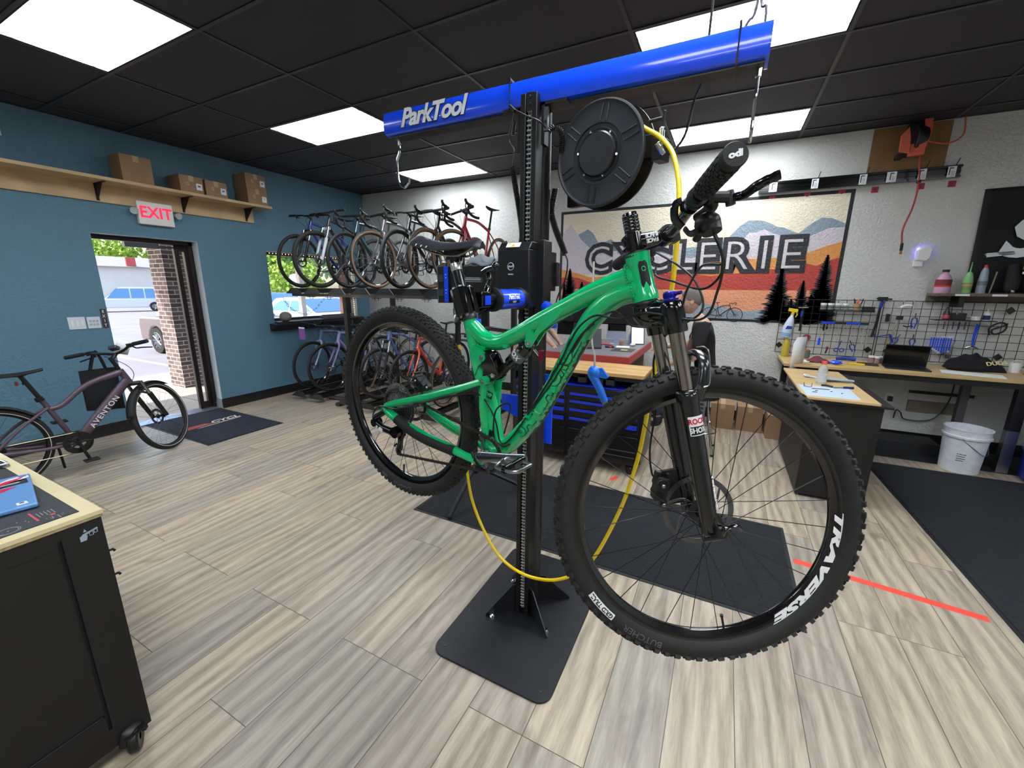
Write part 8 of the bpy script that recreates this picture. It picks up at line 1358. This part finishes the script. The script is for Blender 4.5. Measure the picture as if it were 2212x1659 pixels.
def hand(V, E_, w, d, side, up_, curl=.35, s=1.):
    """append a palm, four bent fingers of unequal length and a thumb to a skin graph; w wrist index, d pointing along the hand"""
    P0 = Vector(V[w][0]); d = Vector(d).normalized(); side = Vector(side).normalized(); up_ = Vector(up_).normalized(); pm_ = P0+d*.055*s; V.append((tuple(pm_), (.030*s,.018*s))); ip = len(V)-1; E_.append((w, ip))
    for k, (off, L_) in enumerate(((.030,.070),(.010,.080),(-.010,.074),(-.029,.058))):
        a = P0+d*.088*s+side*off*s; b = a+(d*cos(curl*.5)-up_*sin(curl*.5))*L_*.5*s; c = b+(d*cos(curl*1.6)-up_*sin(curl*1.6))*L_*.5*s
        for q_, r in ((a,.0095),(b,.0088),(c,.0070)): V.append((tuple(q_), r*s))
        n = len(V); E_ += [(ip, n-3), (n-3, n-2), (n-2, n-1)]
    a = P0+d*.030*s+side*.040*s-up_*.008; b = a+(d*.6+side*.5-up_*.3).normalized()*.038*s
    for q_, r in ((a,.011),(b,.0085)): V.append((tuple(q_), r*s))
    n = len(V); E_ += [(ip, n-2), (n-2, n-1)]
def person(label, J, f, clothes, glasses=True, hair=HAIR, apron=False, shirtmat=TEE):
    """J joints in world space, f forward direction of the head"""
    t = thing('person', label, 'person', (J['pel'][0], J['pel'][1], 0)); o = t.location; g = lambda k: Vector(J[k])-o
    V = [(g('pel'),(.125,.10)), (g('waist'),(.115,.085)), (g('chest'),(.125,.10)), (g('upch'),(.10,.075)), (g('neck'),.055), (g('neckt'),.052)]; E_ = [(0,1),(1,2),(2,3),(3,4),(4,5)]
    V = [(tuple(a), b) for a, b in V]
    for s_ in 'LR':
        n = len(V); V += [(tuple(g('sh'+s_)), .052), (tuple(g('el'+s_)), .040), (tuple((g('el'+s_)*.4+g('wr'+s_)*.6)), .036), (tuple(g('wr'+s_)), (.027,.022))]; E_ += [(3,n),(n,n+1),(n+1,n+2),(n+2,n+3)]; d = g('wr'+s_)-g('el'+s_); sd_ = d.cross(Vector((0,0,1))); sd_ = -sd_ if s_ == 'L' else sd_; hand(V, E_, n+3, d+Vector((0,0,-.02)), sd_, Vector((0,0,1)), .7)
        n = len(V); V += [(tuple(g('hip'+s_)), .085), (tuple((g('hip'+s_)+g('kn'+s_))/2), .075), (tuple(g('kn'+s_)), .056), (tuple((g('kn'+s_)*.6+g('an'+s_)*.4)), .052), (tuple(g('an'+s_)), .036), (tuple(g('an'+s_)+Vector(J['toe'])*.12+Vector((0,0,-.045))), (.036,.03))]; E_ += [(0,n),(n,n+1),(n+1,n+2),(n+2,n+3),(n+3,n+4),(n+4,n+5)]
    body = skin('body', V, E_, SKN, t)
    # clothes follow the same joints, a little larger
    Vs = [(g('pel')+Vector((0,0,.03)),(.142,.112)), (g('waist'),(.135,.105)), (g('chest'),(.150,.118)), (g('upch'),(.130,.100)), (g('upch').lerp(g('neck'),.72),(.085,.078))]; Es = [(0,1),(1,2),(2,3),(3,4)]; Vs = [(tuple(a), b) for a, b in Vs]
    for s_ in 'LR': n = len(Vs); Vs += [(tuple(g('sh'+s_)+Vector((0,0,.008))), .080), (tuple(g('sh'+s_).lerp(g('el'+s_),.45)), .064), (tuple(g('sh'+s_).lerp(g('el'+s_),.80)), .062)]; Es += [(3,n),(n,n+1),(n+1,n+2)]
    skin('t_shirt', Vs, Es, shirtmat, t, 1)
    Vp = [(tuple(g('pel')+Vector((0,0,.06))), (.130,.105)), (tuple(g('pel')), (.138,.112))]; Ep = [(0,1)]
    for s_ in 'LR': n = len(Vp); Vp += [(tuple(g('hip'+s_)), .096), (tuple((g('hip'+s_)+g('kn'+s_))/2), .085), (tuple(g('kn'+s_)), .068), (tuple(g('kn'+s_).lerp(g('an'+s_),.5)), .060), (tuple(g('kn'+s_).lerp(g('an'+s_),.93)), .054)]; Ep += [(1,n),(n,n+1),(n+1,n+2),(n+2,n+3),(n+3,n+4)]
    skin('trousers', Vp, Ep, JEAN, t, 1)
    for s_ in 'LR': a = g('an'+s_); q = MB(); q.tube(cr([a+Vector((0,0,.03)), a+Vector((0,0,-.03)), a+Vector(J['toe'])*.08+Vector((0,0,-.05)), a+Vector(J['toe'])*.17+Vector((0,0,-.058))], 4), lambda t_: .048-.008*t_, 12); q.build('shoe', SHOE, t)
    # head
    c = g('head'); f = Vector(f).normalized(); l = Vector((0,0,1)).cross(f).normalized(); u = f.cross(l); HXm = basis(c, f, l, u)   # x forward, y left, z up
    def hp(v):  # unit direction -> head surface
        x, y, z = v; r = Vector((x*.094, y*.073, z*.118)); 
        if z < 0: r.y *= 1-.30*(-z)**1.3; r.x *= (1-.12*(-z)) if x > 0 else (1-.38*(-z)**1.2); r.x += .012*(-z)*(x > 0)
        if x > .5 and -.25 < z < .35: r.x -= .006*(1-abs(y)*1.5)*0
        if x > .75 and .05 < z < .30: r.x += .004
        if x > .6 and .0 < z+.02 < .2 and .25 < abs(y) < .6: r.x -= .008
        return r
    q = MB(HXm); n = 28; vs = []
    for i in range(n+1):
        for j in range(n): a = pi*i/n; b = 2*pi*j/n; vs.append(hp((sin(a)*cos(b), sin(a)*sin(b), cos(a))))
    q.add(vs, [(i*n+j, (i+1)*n+j, (i+1)*n+(j+1) % n, i*n+(j+1) % n) for i in range(n) for j in range(n)])
    q.tube(cr([(.088,0,.030), (.100,0,.002), (.112,0,-.022), (.094,0,-.034)], 4), [.008,.009,.010,.011,.012,.0125,.013,.013,.012,.011,.010,.009,.008], 10)
    for s_ in (-1, 1): q.lathe([(0,-.006),(.016,-.006),(.020,.0),(.018,.006),(.010,.003),(0,.003)], (-.006, s_*.075, .0), (0,s_,.0), 14); q.sph((.0,s_*.072,-.02), .009, 8)
    hd = q.build('head', SKN, t, smooth=70)
    for s_ in (-1, 1): q = MB(HXm); q.sph((.078, s_*.029, .018), .0115, 12, m=0); q.sph((.0875, s_*.029, .018), .0042, 8, m=1); q.build('eye', [WHITE, BLK], hd)
    MB(HXm).tube(cr([(.086,.022,-.058),(.096,.008,-.056),(.096,-.008,-.056),(.086,-.022,-.058)], 4), .0035, 6).build('mouth', pm('lip', '9c5f58', .5), hd)
    q = MB(HXm); vs = []; fs = []; n1 = 16; n2 = 32      # hair cap, lower at the back and sides
    for i in range(n1+1):
        for j in range(n2):
            b = 2*pi*j/n2; lim = 1.02+.95*(.5-.5*cos(b))**.8; a = lim*i/n1; v = hp((sin(a)*cos(b), sin(a)*sin(b), cos(a))); vs.append(v*(1.075-.05*(i == n1))+Vector((0,0,.002)))
    q.add(vs, [(i*n2+j, (i+1)*n2+j, (i+1)*n2+(j+1) % n2, i*n2+(j+1) % n2) for i in range(n1) for j in range(n2)]); q.build('hair', hair, t, smooth=70)
    q = MB(HXm); q.grid(lambda a, b: hp(Vector((cos((b-.5)*2.6)*sin(1.85+a*.9), sin((b-.5)*2.6)*sin(1.85+a*.9), cos(1.85+a*.9))))*1.02, 8, 18); q.build('beard', pm('beard_grey', 'a08c80', .85, bump=(260,.8,.004)), hd, smooth=70)
    q = MB(HXm)
    for s_ in (-1, 1): q.tube([(.094, s_*.010, .026), (.090, s_*.052, .024), (.087, s_*.052, .002), (.092, s_*.012, .002)], .0022, 6, closed=True); q.tube([(.090, s_*.052, .020), (.03, s_*.078, .016), (-.006, s_*.080, .012)], .002, 6)
    q.tube([(.094,.010,.020),(.098,0,.022),(.094,-.010,.020)], .0022, 6)
    if glasses: q.build('glasses', BLK, t)
    return t, g
y0 = 4.42
J = dict(pel=(-.10,y0,.74), waist=(-.12,y0,.93), chest=(-.15,y0,1.10), upch=(-.175,y0,1.24), neck=(-.205,y0,1.325), neckt=(-.245,y0,1.385), head=(-.305,y0,1.495), shL=(-.17,y0-.185,1.255), shR=(-.17,y0+.185,1.255), elL=(-.20,y0-.23,.985), elR=(-.30,y0+.24,1.03), wrL=(-.43,y0-.15,.895), wrR=(-.52,y0+.14,1.03), hipL=(-.13,y0-.095,.71), hipR=(-.13,y0+.095,.71), knL=(-.56,y0-.14,.70), knR=(-.56,y0+.14,.70), anL=(-.50,y0-.12,.30), anR=(-.50,y0+.12,.30), toe=(-1,0,0))
pt, g = person('grey-haired person with glasses and black t-shirt sitting on a stool at the desk', J, (-1,-.12,-.05), None)
LEA = pm('apron_leather', '6a4038', .6); q = MB(); o_ = pt.location
q.grid(lambda u, v: Vector((-.255-.03*sin(pi*v)-.05*v+.02*(2*u-1)**2*3, y0-.13+.26*u, 1.22-.50*v))-o_, 10, 12); ap = q.build('apron', LEA, pt, smooth=60); sm = ap.modifiers.new('s', 'SOLIDIFY'); sm.thickness = .004
q = MB(basis(Vector((-.225,y0-.155,1.185))-o_, (.75,-.6,0), (0,0,1), (-.6,-.75,0))); q.box((-.02,-.012,0),(.03,.004,.002)); q.box((-.045,-.01,0),(-.028,.01,.002)); q.build('shirt_print', WHITE, pt)
q = MB(); q.lathe([(.038,-.012),(.042,0),(.038,.012),(.034,0),(.038,-.012)], Vector(J['wrR'])-o_, (-.9,-.4,0), 16); q.build('wristband', BLK, pt)
t = thing('stool', 'shop stool with black seat and chrome legs under the seated person', 'stool', (-.12, y0, 0)); MB().lathe([(0,.555),(.17,.555),(.185,.575),(.185,.60),(.17,.615),(0,.615)], n=32).build('seat', BLK, t)
for k in range(4): a = pi/4+pi/2*k; q = MB(); q.tube(cr([(.10*cos(a),.10*sin(a),.555),(.13*cos(a),.13*sin(a),.35),(.23*cos(a),.23*sin(a),.015)], 5), .012, 10); l_ = q.build('leg', CHROME, t); MB().sph((.23*cos(a),.23*sin(a),.016), .016, 8).build('foot', BLK, l_)
MB().torus((0,0,.22),(0,0,1), .175, .009, 32, 8).build('foot_ring', CHROME, t)
J = dict(pel=(-2.13,4.45,.92), waist=(-2.10,4.45,1.08), chest=(-2.06,4.45,1.22), upch=(-2.02,4.45,1.34), neck=(-1.99,4.45,1.42), neckt=(-1.97,4.45,1.47), head=(-1.95,4.45,1.56), shL=(-2.0,4.62,1.32), shR=(-2.0,4.27,1.32), elL=(-1.86,4.66,1.12), elR=(-1.84,4.28,1.13), wrL=(-1.74,4.62,1.0), wrR=(-1.70,4.32,.995), hipL=(-2.14,4.53,.88), hipR=(-2.14,4.36,.88), knL=(-2.10,4.54,.50), knR=(-2.10,4.36,.50), anL=(-2.16,4.54,.09), anR=(-2.16,4.36,.09), toe=(1,0,0))
person('person in dark clothes behind the stand post, one bare forearm resting on the desk', J, (1,.1,-.35), None, glasses=False, shirtmat=pm('tee_navy', '1c2436', .85))
